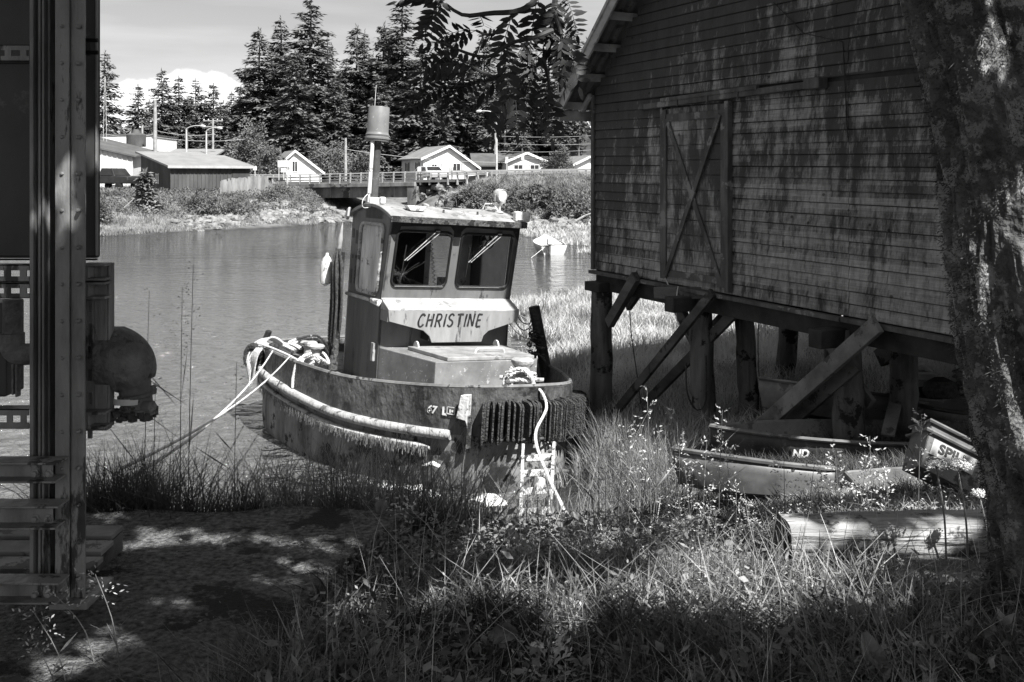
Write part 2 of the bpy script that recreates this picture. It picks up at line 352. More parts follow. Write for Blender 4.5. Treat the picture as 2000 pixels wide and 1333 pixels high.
# ------------------------------------------------------------------ concrete landing
gm('concrete', .05, .26, 38, .95, bump=1., bscale=70, third=(.035, 1.6, .52), detail=9)
mb = MB(); edge = []
for i in range(41):
    t = i/40; x = -9+8.5*t; edge.append((x, 4.98+.04*math.sin(i*1.9)+.035*math.sin(i*.7)-.02*i/40, 0))
for i in range(14):
    t = i/13; edge.append((-.5-.15*math.sin(t*9)-.75*t, 4.9-4.6*t, 0))
top = [(x, y, -1.665) for x, y, z in edge]+[(-9, .3, -1.665)]
mb.prism(top, (0, 0, -.32)); tag(mb.build('concrete_landing', 'concrete', bevel=.015), kind='structure')
# ------------------------------------------------------------------ road, bridge
gm('asphalt', .14, .2, 2, .9); gm('galv', .42, .6, 3, .5, metal=.2); gm('weathered_timber', .10, .26, 2.2, .85, stretch=(1, 1, .25), bump=.3)
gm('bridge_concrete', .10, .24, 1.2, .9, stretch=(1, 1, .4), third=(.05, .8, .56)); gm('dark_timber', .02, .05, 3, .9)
RD = [(-62, 112, -.75), (-40, 101, -.72), (-19.9, 90.5, -.66), (-8.5, 83.3, -.42), (-2, 79, -.3), (6, 74, -.2), (16, 68, -.1), (34, 57, 0)]
def rd(t):
    k = t*(len(RD)-1); i = min(int(k), len(RD)-2); return Vector(RD[i]).lerp(Vector(RD[i+1]), k-i)
mb = MB(); vs = []; nrd = 60
for i in range(nrd+1):
    p = rd(i/nrd); d = (rd(min(1, i/nrd+.01))-rd(max(0, i/nrd-.01))).normalized(); s_ = Vector((-d.y, d.x, 0))
    vs += [p, p+s_*7.5, p+Vector((0, 0, -.22)), p+s_*7.5+Vector((0, 0, -.22))]
fs = []
for i in range(nrd): k = i*4; fs += [(k, k+1, k+5, k+4), (k, k+4, k+6, k+2), (k+1, k+3, k+7, k+5)]
mb.add(vs, fs); tag(mb.build('road', 'asphalt'), kind='structure')
br = empty('road_bridge', (-14.2, 87, -.6), (0, 0, 0), 'low concrete road bridge with a post and rail parapet across the slough', 'bridge')
a, b = Vector(RD[2]), Vector(RD[3]); d = (b-a).normalized(); s_ = Vector((-d.y, d.x, 0)); up = Vector((0, 0, 1))
mb = MB(); a0 = a-d*.4; b0 = b+d*.6
mb.beam(a0+s_*3.7-up*.36, b0+s_*3.7-up*.36, 7.9, .36, up); mb.build('deck', 'bridge_concrete', br, world=True, bevel=.03)
for k, of in enumerate((.35, 2.6, 5, 7.1)):
    mb = MB(); mb.beam(a0+d*.8+s_*of-up*1.0, b0+s_*of-up*1.0, .35, .92, up)
    if k == 0:
        for j in range(1, 6): q = a0.lerp(b0, j/6)+s_*(of-.2)-up*1.0; mb.box(q, (.16, .12, .9))
    mb.build('girder', 'bridge_concrete', br, world=True, bevel=.02)
for e, sg in ((a0, 1), (b0, -1)):
    mb = MB(); mb.beam(e+s_*-.2+d*sg*.3-up*1.75, e+s_*7.6+d*sg*.3-up*1.75, 1.0, 2.4, up); mb.build('abutment', 'bridge_concrete', br, world=True, bevel=.03)
for i in range(13):
    mb = MB(); q = a0.lerp(b0, i/12)+s_*.05; mb.beam(q-up*.2, q+up*.72, .12, .12, d); mb.build('parapet_post', 'galv', br, world=True)
for z, hh in ((.66, .09), (.42, .12), (.14, .1)):
    mb = MB(); mb.beam(a0+s_*.03+up*z-d*1, b0+s_*.03+up*z+d*1, hh, .06, s_); mb.build('rail', 'weathered_timber' if z < .6 else 'galv', br, world=True)
def guardrail(p0, p1, n, label, side=0., zo=0.):
    g = empty('guardrail', p0, (0, 0, 0), label, 'guardrail', 'guardrails along the road'); d = (p1-p0).normalized()
    for i in range(n):
        q = p0.lerp(p1, i/(n-1)); mb = MB(); mb.beam(q-up*.35, q+up*.62, .16, .14, d); mb.build('post', 'galv', g, world=True)
    nn = Vector((-d.y, d.x, 0)); mb = MB()
    for z, w_ in ((.66, .09), (.55, .05), (.46, .09)): mb.beam(p0+up*z-nn*.1, p1+up*z-nn*.1, w_, .05 if z != .55 else .02, nn)
    mb.build('rail', 'galv', g, world=True); return g
guardrail(Vector((-7.6, 82.9, -.5)), Vector((-2, 78.9, -.4)), 8, 'short steel guardrail with close posts at the right end of the bridge')
guardrail(Vector((-1.7, 78.6, -.38)), Vector((6.2, 73.8, -.28)), 13, 'steel guardrail above the bushy road bank behind the tug')
guardrail(Vector((6.6, 73.5, -.27)), Vector((18, 66.6, -.15)), 13, 'steel guardrail running behind the barn corner')
guardrail(Vector((-5.5, 91, -.3)), Vector((13, 80.5, -.1)), 16, 'farther guardrail on the house side of the road')
guardrail(Vector((-40, 100.8, -.7)), Vector((-20.5, 90.8, -.65)), 14, 'guardrail on the left approach to the bridge behind the board fence')
# ------------------------------------------------------------------ rocks, as ground cover of the banks
gm('rock', .10, .28, 2.5, .9, bump=.4, third=(.08, 1.8, .55)); gm('rock_dark', .10, .28, 2.5, .9, bump=.4)
def rock_mesh(seed):
    r_ = random.Random(seed); bm = bmesh.new(); bmesh.ops.create_icosphere(bm, subdivisions=2, radius=1)
    for v in bm.verts:
        n_ = noise.noise(v.co*1.3+Vector((seed*7, 0, 0))); v.co *= 1+.45*n_; v.co.z *= .62; v.co.x *= 1.25
        for k in range(3): v.co[k] = v.co[k]*.8+.2*round(v.co[k]*2)/2
    V = np.array([v.co[:] for v in bm.verts]); T = np.array([[v.index for v in f.verts] for f in bm.faces]); bm.free(); return V, T
RK = [rock_mesh(i) for i in range(5)]
def rocks(name, pts, sizes, mat):
    Vs, Ts, k = [], [], 0
    for p, s0 in zip(pts, sizes):
        s0 = min(s0, .42); V, T = RK[rng.integers(5)]; th = rng.uniform(0, 6.28); c, s1 = math.cos(th), math.sin(th); A = np.array([[c, -s1, 0], [s1, c, 0], [0, 0, 1]])
        tl = rng.normal(0, .3); B = np.array([[1, 0, 0], [0, math.cos(tl), -math.sin(tl)], [0, math.sin(tl), math.cos(tl)]])
        Vs.append((V*s0) @ B.T @ A.T+p); Ts.append(T+k); k += len(V)
    V = np.concatenate(Vs); T = np.concatenate(Ts); me = bpy.data.meshes.new(name); me.from_pydata(V.tolist(), [], T.tolist()); me.materials.append(M(mat))
    return tag(link(bpy.data.objects.new(name, me)), kind='stuff')
def line_pts(poly, n, spread, zoff=0., dy=0.):
    poly = np.array(poly, float); seg = rng.integers(0, len(poly)-1, n); t = rng.uniform(0, 1, n)[:, None]
    p = poly[seg]*(1-t)+poly[seg+1]*t+rng.normal(0, 1, (n, 2))*spread; p[:, 1] += dy
    return np.column_stack([p, hts(p[:, 0], p[:, 1])+zoff])
pp = line_pts([(-22.5, 70.2), (-20.5, 72.5), (-17.5, 78.5), (-14.8, 82)], 230, .8); r1 = rocks('shore_rocks', pp, np.random.default_rng(3).gamma(2.2, .13, len(pp)), 'rock')
pp = line_pts([(-21.5, 74), (-18.5, 80), (-17, 84)], 90, .7); rocks('bank_stones', pp, np.random.default_rng(5).gamma(2.2, .13, len(pp)), 'rock')
pp = line_pts([(-5.5, 76.5), (-1, 68.2), (4, 66), (9, 63.5)], 300, 1.0, .05); rocks('shore_rocks', pp, np.random.default_rng(4).gamma(2.2, .13, len(pp)), 'rock_dark')
pp = line_pts([(-15, 85), (-14, 90), (-6.5, 92), (-6, 82), (-4.6, 78)], 240, 1.0, .1); rocks('riprap', pp, np.random.default_rng(6).gamma(2.4, .16, len(pp)), 'rock_dark')
r1['label'] = 'pale rubble along the left shore'
# driftwood and dead branches at the water's edge
# ------------------------------------------------------------------ grass
gm('marsh_grass', .32, .70, .9, .8, trans=.3, third=(.22, .5, .55)); gm('bank_grass', .13, .40, .9, .8, trans=.3)
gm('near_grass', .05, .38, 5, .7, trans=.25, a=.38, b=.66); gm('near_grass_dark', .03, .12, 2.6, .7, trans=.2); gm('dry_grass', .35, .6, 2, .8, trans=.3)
def in_poly(x, y, poly):
    ins = np.zeros(len(x), bool); n = len(poly); j = n-1
    for i in range(n):
        xi, yi = poly[i]; xj, yj = poly[j]; c = ((yi > y) != (yj > y)) & (x < (xj-xi)*(y-yi)/(yj-yi+1e-12)+xi); ins ^= c; j = i
    return ins
def scatter(poly, n, zmin=WZ+.02, clump=0., p=1.):
    poly = np.array(poly, float); lo, hi = poly.min(0), poly.max(0); X = []; c = 0
    while c < n:
        q = rng.uniform(0, 1, (n*2, 2)); y = lo[1]+(hi[1]-lo[1])*q[:, 1]**p; x = lo[0]+(hi[0]-lo[0])*q[:, 0]
        k = in_poly(x, y, poly)
        if clump:
            v = np.sin(x*clump+2*np.sin(y*clump*.7))*np.sin(y*clump*1.3+x*.4)+.5*np.sin(x*clump*2.7+y*clump*2.1); k &= rng.uniform(-1.1, .6, len(x)) < v
        x, y = x[k], y[k]; z = hts(x, y); k = z > zmin; X.append(np.column_stack([x[k], y[k], z[k]])); c += k.sum()
        if len(X) > 60: break
    return np.concatenate(X)[:n]
def grass(name, poly, n, h, wd, mat, bend=.6, clump=0., p=1., zmin=WZ+.02, segs=3, tilt=.25):
    B = scatter(poly, n, zmin, clump, p); B[:, 2] -= .02; hh = rng.uniform(.45, 1.1, len(B))*h*(1+.35*np.sin(B[:, 0]*2.1)*np.cos(B[:, 1]*1.6)); ww = rng.uniform(.6, 1.3, len(B))*wd
    V, Q = blades(B, hh, ww, bend, segs, tilt); return tag(npmesh(name, V, Q, mat), kind='stuff')
grass('marsh_grass', [(.2, 12.2), (3, 12), (14, 12), (14, 20), (.6, 20)], 42000, .40, .011, 'marsh_grass', .9, p=1.1, segs=3)
grass('marsh_grass', [(-.3, 19), (14, 19), (14, 38), (-.3, 38)], 46000, .42, .020, 'marsh_grass', .9, segs=2)
grass('far_marsh_grass', [(-3, 44), (16, 44), (16, 69), (-3, 69)], 42000, .38, .045, 'marsh_grass', .7, segs=2)
grass('far_bank_grass', [(-36, 60), (-27, 61), (-21, 69), (-14, 79), (-16, 92), (-36, 92)], 52000, .34, .05, 'bank_grass', .7, segs=2)
grass('road_bank_grass', [(-6, 76), (18, 60), (18, 68), (-6, 83)], 46000, .45, .055, 'bank_grass', .8, segs=2)
# ------------------------------------------------------------------ the barn on piles
UX, UY = .45, -.893
SA = Vector((1.29, 15.5, 0)); BTH = math.atan2(UY, UX)
def fac(s, z, off=0.):
    """world point on the facade line: s along it, off out towards the water side"""
    return Vector((SA.x+UX*s-.893*off, SA.y+UY*s-.45*off, z))
def facpx(x, y, off=0.):
    """facade point seen at pixel"""
    r = (x-1000)/F; ax, ay = SA.x-.893*off, SA.y-.45*off
    s = (ay*r-ax)/(UX-UY*r); D = ay+UY*s; return Vector((s, -off, (HY-y)/F*D))
def siding_mat(name, peel_lo, board=.135, bias=0.):
    m = bpy.data.materials.new(name); m.use_nodes = True; n = m.node_tree.nodes; l = m.node_tree.links; p = n['Principled BSDF']
    p.inputs['Roughness'].default_value = .75; p.inputs['Specular IOR Level'].default_value = .25
    def mt(op, a, b=None, c=None):
        q = n.new('ShaderNodeMath'); q.operation = op
        for i, v in enumerate((a, b, c)):
            if v is None: continue
            if isinstance(v, (int, float)): q.inputs[i].default_value = v
            else: l.new(v, q.inputs[i])
        return q.outputs[0]
    def nz(sc_, det, ro, st, src):
        mp = n.new('ShaderNodeMapping'); mp.inputs['Scale'].default_value = st; l.new(src, mp.inputs[0])
        q = n.new('ShaderNodeTexNoise'); q.inputs['Scale'].default_value = sc_; q.inputs['Detail'].default_value = det; q.inputs['Roughness'].default_value = ro; l.new(mp.outputs[0], q.inputs['Vector']); return q.outputs[0]
    def rg(v, a, b, c=0., d=1.):
        q = n.new('ShaderNodeMapRange'); q.inputs[1].default_value = a; q.inputs[2].default_value = b; q.inputs[3].default_value = c; q.inputs[4].default_value = d; l.new(v, q.inputs[0]); return q.outputs[0]
    t = n.new('ShaderNodeTexCoord'); O = t.outputs['Object']; s_ = n.new('ShaderNodeSeparateXYZ'); l.new(O, s_.inputs[0]); X, Z = s_.outputs[0], s_.outputs[2]
    bi = mt('FLOOR', mt('DIVIDE', mt('ADD', Z, 1.46), board)); xi = mt('FLOOR', mt('DIVIDE', mt('ADD', X, mt('MULTIPLY', mt('SINE', mt('MULTIPLY', bi, 12.9)), 1.4)), 2.6))
    wn = n.new('ShaderNodeTexWhiteNoise'); wn.noise_dimensions = '2D'; cb = n.new('ShaderNodeCombineXYZ'); l.new(bi, cb.inputs[0]); l.new(xi, cb.inputs[1]); l.new(cb.outputs[0], wn.inputs['Vector'])
    big = nz(.75, 5, .6, (1, 1, .62), O); streak = nz(4.2, 10, .74, (1.3, 1, .30), O); fine = nz(38, 6, .8, (1, 1, .22), O)
    # how much paint is gone: little high up and by the left edge, most low down
    hgt = rg(Z, -1.2, 2.6, .10, -.14); lft = rg(X, 0, 2.6, -.10, .03)
    v = mt('ADD', mt('ADD', mt('MULTIPLY', big, .6), mt('MULTIPLY', streak, .93)), mt('MULTIPLY', fine, .25))
    v = mt('ADD', mt('ADD', v, hgt), mt('ADD', lft, mt('MULTIPLY', mt('SUBTRACT', wn.outputs[0], .5), .10)))
    mask = rg(v, .87+bias, 1.0+bias)
    gr = nz(60, 5, .7, (.05, 1, 1), O); wood = mt('ADD', rg(gr, .3, .7, .20, .37), mt('MULTIPLY', mt('SUBTRACT', wn.outputs[0], .5), .08))
    wood = mt('MULTIPLY', wood, rg(nz(9, 6, .7, (1.5, 1, .35), O), .35, .62, .55, 1.1))
    pa = mt('MULTIPLY', rg(nz(4, 6, .7, (1, 1, .3), O), .3, .7, .035, .07), 1.0)
    mx = n.new('ShaderNodeMix'); l.new(mask, mx.inputs[0]); l.new(pa, mx.inputs[2]); l.new(wood, mx.inputs[3])
    # knots and nail stains
    vo = n.new('ShaderNodeTexVoronoi'); vo.inputs['Scale'].default_value = 3.1; mpv = n.new('ShaderNodeMapping'); mpv.inputs['Scale'].default_value = (1, 1, 1.3); l.new(O, mpv.inputs[0]); l.new(mpv.outputs[0], vo.inputs['Vector'])
    kn = rg(mt('ADD', vo.outputs['Distance'], mt('MULTIPLY', fine, .05)), .085, .115, .3, 1.)
    l.new(mt('MULTIPLY', mx.outputs[0], kn), p.inputs['Base Color'])
    bp = n.new('ShaderNodeBump'); bp.inputs['Strength'].default_value = .5; bp.inputs['Distance'].default_value = .02; l.new(mt('ADD', fine, mt('MULTIPLY', mask, .5)), bp.inputs['Height']); l.new(bp.outputs[0], p.inputs['Normal'])
    MATS[name] = m; return m
siding_mat('barn_siding', 0); siding_mat('barn_door_wood', 0, .2, .06)
gm('barn_trim', .045, .12, 5, .8, stretch=(1, 1, .3), bump=.3, third=(.2, 2.2, .56))
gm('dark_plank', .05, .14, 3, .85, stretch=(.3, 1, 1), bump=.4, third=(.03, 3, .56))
gm('pile_wood', .05, .20, 3.5, .9, stretch=(1, 1, .16), bump=.9, bscale=14, third=(.02, 2.5, .55), detail=9)
gm('barge_wood', .22, .4, 3, .8, stretch=(1, 1, 1), bump=.3, third=(.1, 2.5, .56)); gm('tin', .12, .22, 2, .5, metal=.3, third=(.06, 3, .57))
gm('fresh_plank', .10, .24, 2.6, .8, stretch=(1, 1, 1), bump=.3, third=(.07, 4, .57))
ba = empty('barn', SA, (0, 0, BTH), 'weathered timber boat barn on piles with peeling lap siding and a cross braced door', 'barn')
ZB = -1.47; EAV = 1.26; PIT = .925; WID = 8.0; LEN = 15.
def roofz(x): return EAV+PIT*min(x, WID-x)
# siding: every board with its lap, split at the joints; gable shaped
mb = MB(); bh = .135; k = 0; rb_ = random.Random(3)
z = ZB
while z < roofz(WID/2)-.02:
    sagl = 0; x0 = 0. if z+bh < EAV else (z+bh*.5-EAV)/PIT; x1 = WID-x0
    z1 = min(z+bh, roofz(WID/2))
    cuts = [x0]+sorted([c for c in ([5.27+(.0 if z < 1.6 else rb_.uniform(-.9, .9))]+([rb_.uniform(.8, 7.4)] if rb_.random() < .55 else [])) if x0+.2 < c < x1-.2])+[x1]
    for i in range(len(cuts)-1):
        a, b = cuts[i]+(.003 if i else 0), cuts[i+1]-.003; sg = lambda x: -.06*(x/5.) * (1 if z < 1 else .3)
        dz_ = rb_.uniform(-.003, .003); pr = rb_.uniform(-.002, .003)
        xs = np.linspace(a, b, 7); vv = []
        for x in xs:
            s0 = sg(x); vv += [(x, -.004+pr, z1+s0-.004+dz_), (x, -.020-pr, z+s0+.012+dz_), (x, -.018, z+s0+.004+dz_), (x, .02, z+s0+.004+dz_)]
        ff = []
        for j in range(6):
            q = j*4; ff += [(q, q+1, q+5, q+4), (q+1, q+2, q+6, q+5), (q+2, q+3, q+7, q+6)]
        mb.add(vv, ff)
    z += bh
mb.build('siding', 'barn_siding', ba)
# wall core, other walls
mb = MB(); mb.prism([(0.03, .012, ZB-.02), (WID-.03, .012, ZB-.08), (WID-.03, .012, EAV), (WID/2, .012, roofz(4)-.02), (.03, .012, EAV)], (0, .1, 0)); mb.build('wall', 'dark_timber', ba)
mb = MB()
for k in range(int((EAV-ZB)/bh)):
    z = ZB+k*bh
    mb.box((.0, LEN/2, z+bh/2), (.03, LEN, bh-.006)); mb.box((WID, LEN/2, z+bh/2), (.03, LEN, bh-.006))
mb.build('wall', 'barn_siding', ba)
mb = MB(); mb.prism([(0, LEN, ZB), (WID, LEN, ZB), (WID, LEN, EAV), (WID/2, LEN, roofz(4)), (0, LEN, EAV)], (0, -.05, 0)); mb.build('wall', 'barn_siding', ba)
# trim
mb = MB(); mb.beam((-.012, -.03, ZB), (-.012, -.03, EAV-.02), .08, .03, (0, 1, 0)); mb.beam((-.028, .045, ZB), (-.028, .045, EAV-.02), .025, .1, (0, 1, 0)); mb.build('corner_board', 'barn_trim', ba, bevel=.004)
mb = MB(); mb.beam((-.05, -.045, ZB-.035), (5.2, -.045, ZB-.105), .05, .09, (0, 1, 0)); mb.beam((5.22, -.045, ZB-.100), (8.05, -.045, ZB-.14), .05, .09, (0, 1, 0)); mb.build('water_table', 'barn_trim', ba, bevel=.005)
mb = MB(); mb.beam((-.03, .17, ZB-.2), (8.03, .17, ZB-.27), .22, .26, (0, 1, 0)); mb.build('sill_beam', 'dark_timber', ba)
# roof: corrugated tin on purlins, barge boards
OV = .46; EO = .36
for sg in (0, 1):
    def rx(x): return x if not sg else WID-x
    mb = MB(); n_ = 150
    # corrugations run up the slope: one strip across the length
    vs, fs = [], []
    ys = np.linspace(-OV, LEN+.4, 420)
    for j, y in enumerate(ys):
        c = .014*math.sin(y*2*math.pi/.076*.5)
        for x in (-EO, WID/2):
            vs.append((rx(x), y, EAV+PIT*x+.16+c))
    for j in range(len(ys)-1): q = j*2; fs.append((q, q+1, q+3, q+2))
    mb.add(vs, fs); o = mb.build('roof', 'tin', ba, smooth=True, ang=60)
    md = o.modifiers.new('solid', 'SOLIDIFY'); md.thickness = .004
    mb = MB(); e0 = Vector((rx(-EO-.02), -OV-.0, EAV+PIT*(-EO-.02)+.075)); e1 = Vector((rx(WID/2), -OV, EAV+PIT*WID/2+.075))
    dd = (e1-e0).normalized(); nn = Vector((0, 1, 0))
    mb.beam(e0, e1, .20, .035, nn); mb.build('barge_board', 'barge_wood', ba, bevel=.004)
    mb = MB(); mb.beam(e0+Vector((0, -.03, .085)), e1+Vector((0, -.03, .085)), .05, .03, nn); mb.build('barge_cap', 'barge_wood', ba, bevel=.003)
    k = 0
    x = -EO+.08
    while x < WID/2-.1:
        zc = EAV+PIT*x+.085; mb = MB(); mb.beam((rx(x), -OV+.02, zc), (rx(x), .6, zc), .036, .115, (0, 0, 1)); mb.build('purlin', 'barge_wood', ba); x += .44; k += 1
mb = MB(); mb.beam((-EO+.02, -OV+.02, EAV-.33+.0), (-EO+.02, LEN, EAV-.33), .03, .16, (0, 0, 1)); mb.build('fascia', 'barge_wood', ba)
mb = MB(); mb.beam((-EO+.06, -.06, EAV-.25), (-.03, -.06, EAV-.02), .07, .05, (0, 1, 0)); mb.build('bracket', 'barge_wood', ba)
# sliding door
d0, d1, dz0, dz1 = 1.90, 3.25, -1.40, .91
dr = MB(); k = 0; z = dz0
while z < dz1-.02:
    h_ = min(.195, dz1-z); dr.box(((d0+d1)/2, -.035, z+h_/2), (d1-d0-.02, .03, h_-.006)); z += .2
door = dr.build('door', 'barn_door_wood', ba)
mb = MB()
for x in (d0+.035, d1-.045): mb.box((x, -.062, (dz0+dz1)/2-.02), (.085, .026, dz1-dz0+.02))
mb.box(((d0+d1)/2, -.061, dz1-.13), (d1-d0-.17, .024, .10)); mb.box(((d0+d1)/2, -.061, dz0+.05), (d1-d0-.17, .024, .09))
mb.build('door_frame', 'barn_trim', door, bevel=.004)
mb = MB(); mb.beam((d0+.09, -.088, dz0+.02), (d1-.09, -.088, dz1-.14), .075, .022, (0, 1, 0)); mb.build('cross_brace', 'barn_trim', door, bevel=.003)
mb = MB(); mb.beam((d0+.09, -.065, dz1-.14), (d1-.09, -.065, dz0+.02), .075, .022, (0, 1, 0)); mb.build('cross_brace', 'barn_trim', door, bevel=.003)
mb = MB(); mb.box((d1+.045, -.055, (dz0+dz1)/2-.03), (.07, .08, dz1-dz0+.1)); mb.build('door_stop', 'barn_trim', ba, bevel=.005)
mb = MB(); mb.box((d0-.03, -.045, (dz0+dz1)/2-.0), (.05, .06, dz1-dz0+.06)); mb.build('door_stop', 'barn_trim', ba, bevel=.005)
mb = MB(); mb.beam((1.45, -.07, .965), (4.72, -.07, 1.015), .075, .085, (0, 1, 0)); mb.build('door_track', 'barn_trim', ba, bevel=.006)
mb = MB(); mb.beam((1.92, -.10, 1.03), (3.9, -.10, 1.055), .05, .05, (0, 1, 0))
for x in (2.3, 2.95, 3.55): mb.box((x, -.118, .985), (.02, .02, .12))
mb.build('door_track_cover', 'barn_trim', ba, bevel=.004)
mb = MB(); mb.box((4.86, -.10, 1.02), (.24, .14, .12)); mb.build('track_block', 'barn_trim', ba, bevel=.01)
mb = MB(); mb.beam((1.30, -.05, .955), (1.46, -.05, .965), .04, .05, (0, 1, 0)); mb.build('track_stub', 'barn_trim', ba)
mb = MB(); mb.tube([(4.1, -.03, 2.05), (4.6, -.028, 1.62), (5.2, -.028, 1.45), (5.27, -.03, .4)], .006, 5); mb.build('wire', 'dark_timber', ba)
# piles, each with knots and a taper
def pile(s, off, ztop, r, lean=(0, 0), zb=None):
    p = fac(s, 0, off); zb_ = hz(p.x+lean[0], p.y+lean[1])-.3 if zb is None else zb; pts = []; rs = []
    for i in range(15):
        t = i/14; pts.append((p.x+lean[0]*(1-t)+.007*math.sin(i*1.1+s), p.y+lean[1]*(1-t)+.012*math.sin(i*2.3), zb_+(ztop-zb_)*t)); rs.append(r*(1.10-.14*t+.025*math.sin(i*2.1+s*3)))
    mb = MB(); mb.tube(pts, rs, 18); return mb
for s, off, zt, r, ln in ((.16, -.02, ZB-.20, .165, (0, 0)), (2.42, -.18, ZB-.2, .155, (.06, 0)), (2.62, -.75, ZB-.25, .13, (.1, 0)), (5.1, -.12, ZB-.25, .165, (.05, 0)), (5.35, -.75, ZB-.3, .15, (0, .1)),
                          (6.8, -1.8, ZB-.3, .14, (0, 0)), (7.7, -.15, ZB-.3, .16, (0, 0)), (1.0, -3.1, ZB-.2, .15, (-.15, 0)), (1.3, -3.6, ZB-.2, .15, (.12, 0)), (3.6, -4.5, ZB-.2, .15, (0, 0)), (6.2, -4.5, ZB-.2, .15, (0, 0)), (1.0, -7.5, ZB-.2, .15, (0, 0)), (4.4, -7.5, ZB-.2, .15, (.1, 0))):
    pile(s, off, zt, r, ln).build('pile', 'pile_wood', ba, smooth=True, world=True)
nout = (-.893, -.45, 0)
mb = MB(); mb.box(fac(.16, ZB-.25, -.02), (.42, .36, .14), Matrix.Rotation(BTH, 3, 'Z')); mb.build('pile_cap', 'dark_timber', ba, world=True, bevel=.01)
def brace(a, b, w_, mat, oa, ob, th=.06):
    pa, pb = facpx(*a, oa), facpx(*b, ob); mb = MB(); mb.beam(pa, pb, w_, th, (0, 1, 0)); mb.build('brace', mat, ba, bevel=.006)
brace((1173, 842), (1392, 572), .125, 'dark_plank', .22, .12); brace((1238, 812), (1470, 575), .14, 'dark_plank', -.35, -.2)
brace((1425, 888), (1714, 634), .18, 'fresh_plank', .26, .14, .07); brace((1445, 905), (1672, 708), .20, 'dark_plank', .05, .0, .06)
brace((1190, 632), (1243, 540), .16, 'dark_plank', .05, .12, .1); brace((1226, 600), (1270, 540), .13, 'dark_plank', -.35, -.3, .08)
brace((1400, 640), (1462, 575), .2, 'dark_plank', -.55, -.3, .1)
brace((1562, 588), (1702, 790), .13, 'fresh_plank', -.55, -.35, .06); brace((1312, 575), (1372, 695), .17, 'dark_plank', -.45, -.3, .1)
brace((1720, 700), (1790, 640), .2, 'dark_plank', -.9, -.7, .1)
for s, z in ((2.42, -1.72), (5.1, -1.78)):
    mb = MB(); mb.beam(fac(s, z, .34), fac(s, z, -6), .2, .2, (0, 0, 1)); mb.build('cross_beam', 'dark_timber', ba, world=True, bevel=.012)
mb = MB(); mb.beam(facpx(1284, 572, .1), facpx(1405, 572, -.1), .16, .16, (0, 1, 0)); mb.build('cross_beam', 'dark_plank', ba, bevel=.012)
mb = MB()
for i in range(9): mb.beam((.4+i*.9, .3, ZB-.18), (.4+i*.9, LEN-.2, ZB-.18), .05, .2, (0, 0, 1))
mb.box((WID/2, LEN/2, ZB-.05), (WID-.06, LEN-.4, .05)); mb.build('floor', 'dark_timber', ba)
# hanging lines
gm('pale_rope', .45, .75, 30, .8, bump=.3); gm('dark_rope', .03, .08, 30, .9, bump=.3); gm('wire_dark', .02, .05, 5, .7)
def hang(pts, r, label, mat='dark_rope'):
    mb = MB(); mb.tube(resample(pts, .06), r, 5); return tag(mb.build('hanging_line', mat, smooth=True), label, 'rope', 'lines hanging under the barn')
a_ = fac(1.05, -1.58, .06); hang([a_, a_+Vector((.03, 0, -.7)), a_+Vector((.14, 0, -1.5)), a_+Vector((.2, .0, -2.0))], .008, 'thin dark line hanging to the grass right of the first pile')
a_ = fac(2.0, -1.42, .1); hang([a_, a_+Vector((.05, 0, -.1)), a_+Vector((.12, -.1, -.28)), a_+Vector((.1, -.1, -.4))], .009, 'frayed pale cord looped below the left foot of the barn door', 'pale_rope')
a_ = fac(2.3, -1.5, .1); hang([a_, a_+Vector((-.03, 0, -.25)), a_+Vector((.0, 0, -.5)), a_+Vector((.12, 0, -.58)), a_+Vector((.2, 0, -.45))], .008, 'pale cord hanging in a loop over the short cross beam', 'pale_rope')
a_ = fac(2.5, -2.5, .12); hang([a_, a_+Vector((.02, 0, -.4)), a_+Vector((.14, 0, -.62)), a_+Vector((.26, 0, -.5)), a_+Vector((.27, 0, .1))], .011, 'dark rope loop slung on the second pile')
a_ = fac(3.45, -1.55, -.3); hang([a_, a_+Vector((.02, .1, -.8)), a_+Vector((.1, .2, -1.75))], .007, 'thin line hanging left of the two leaning back piles')
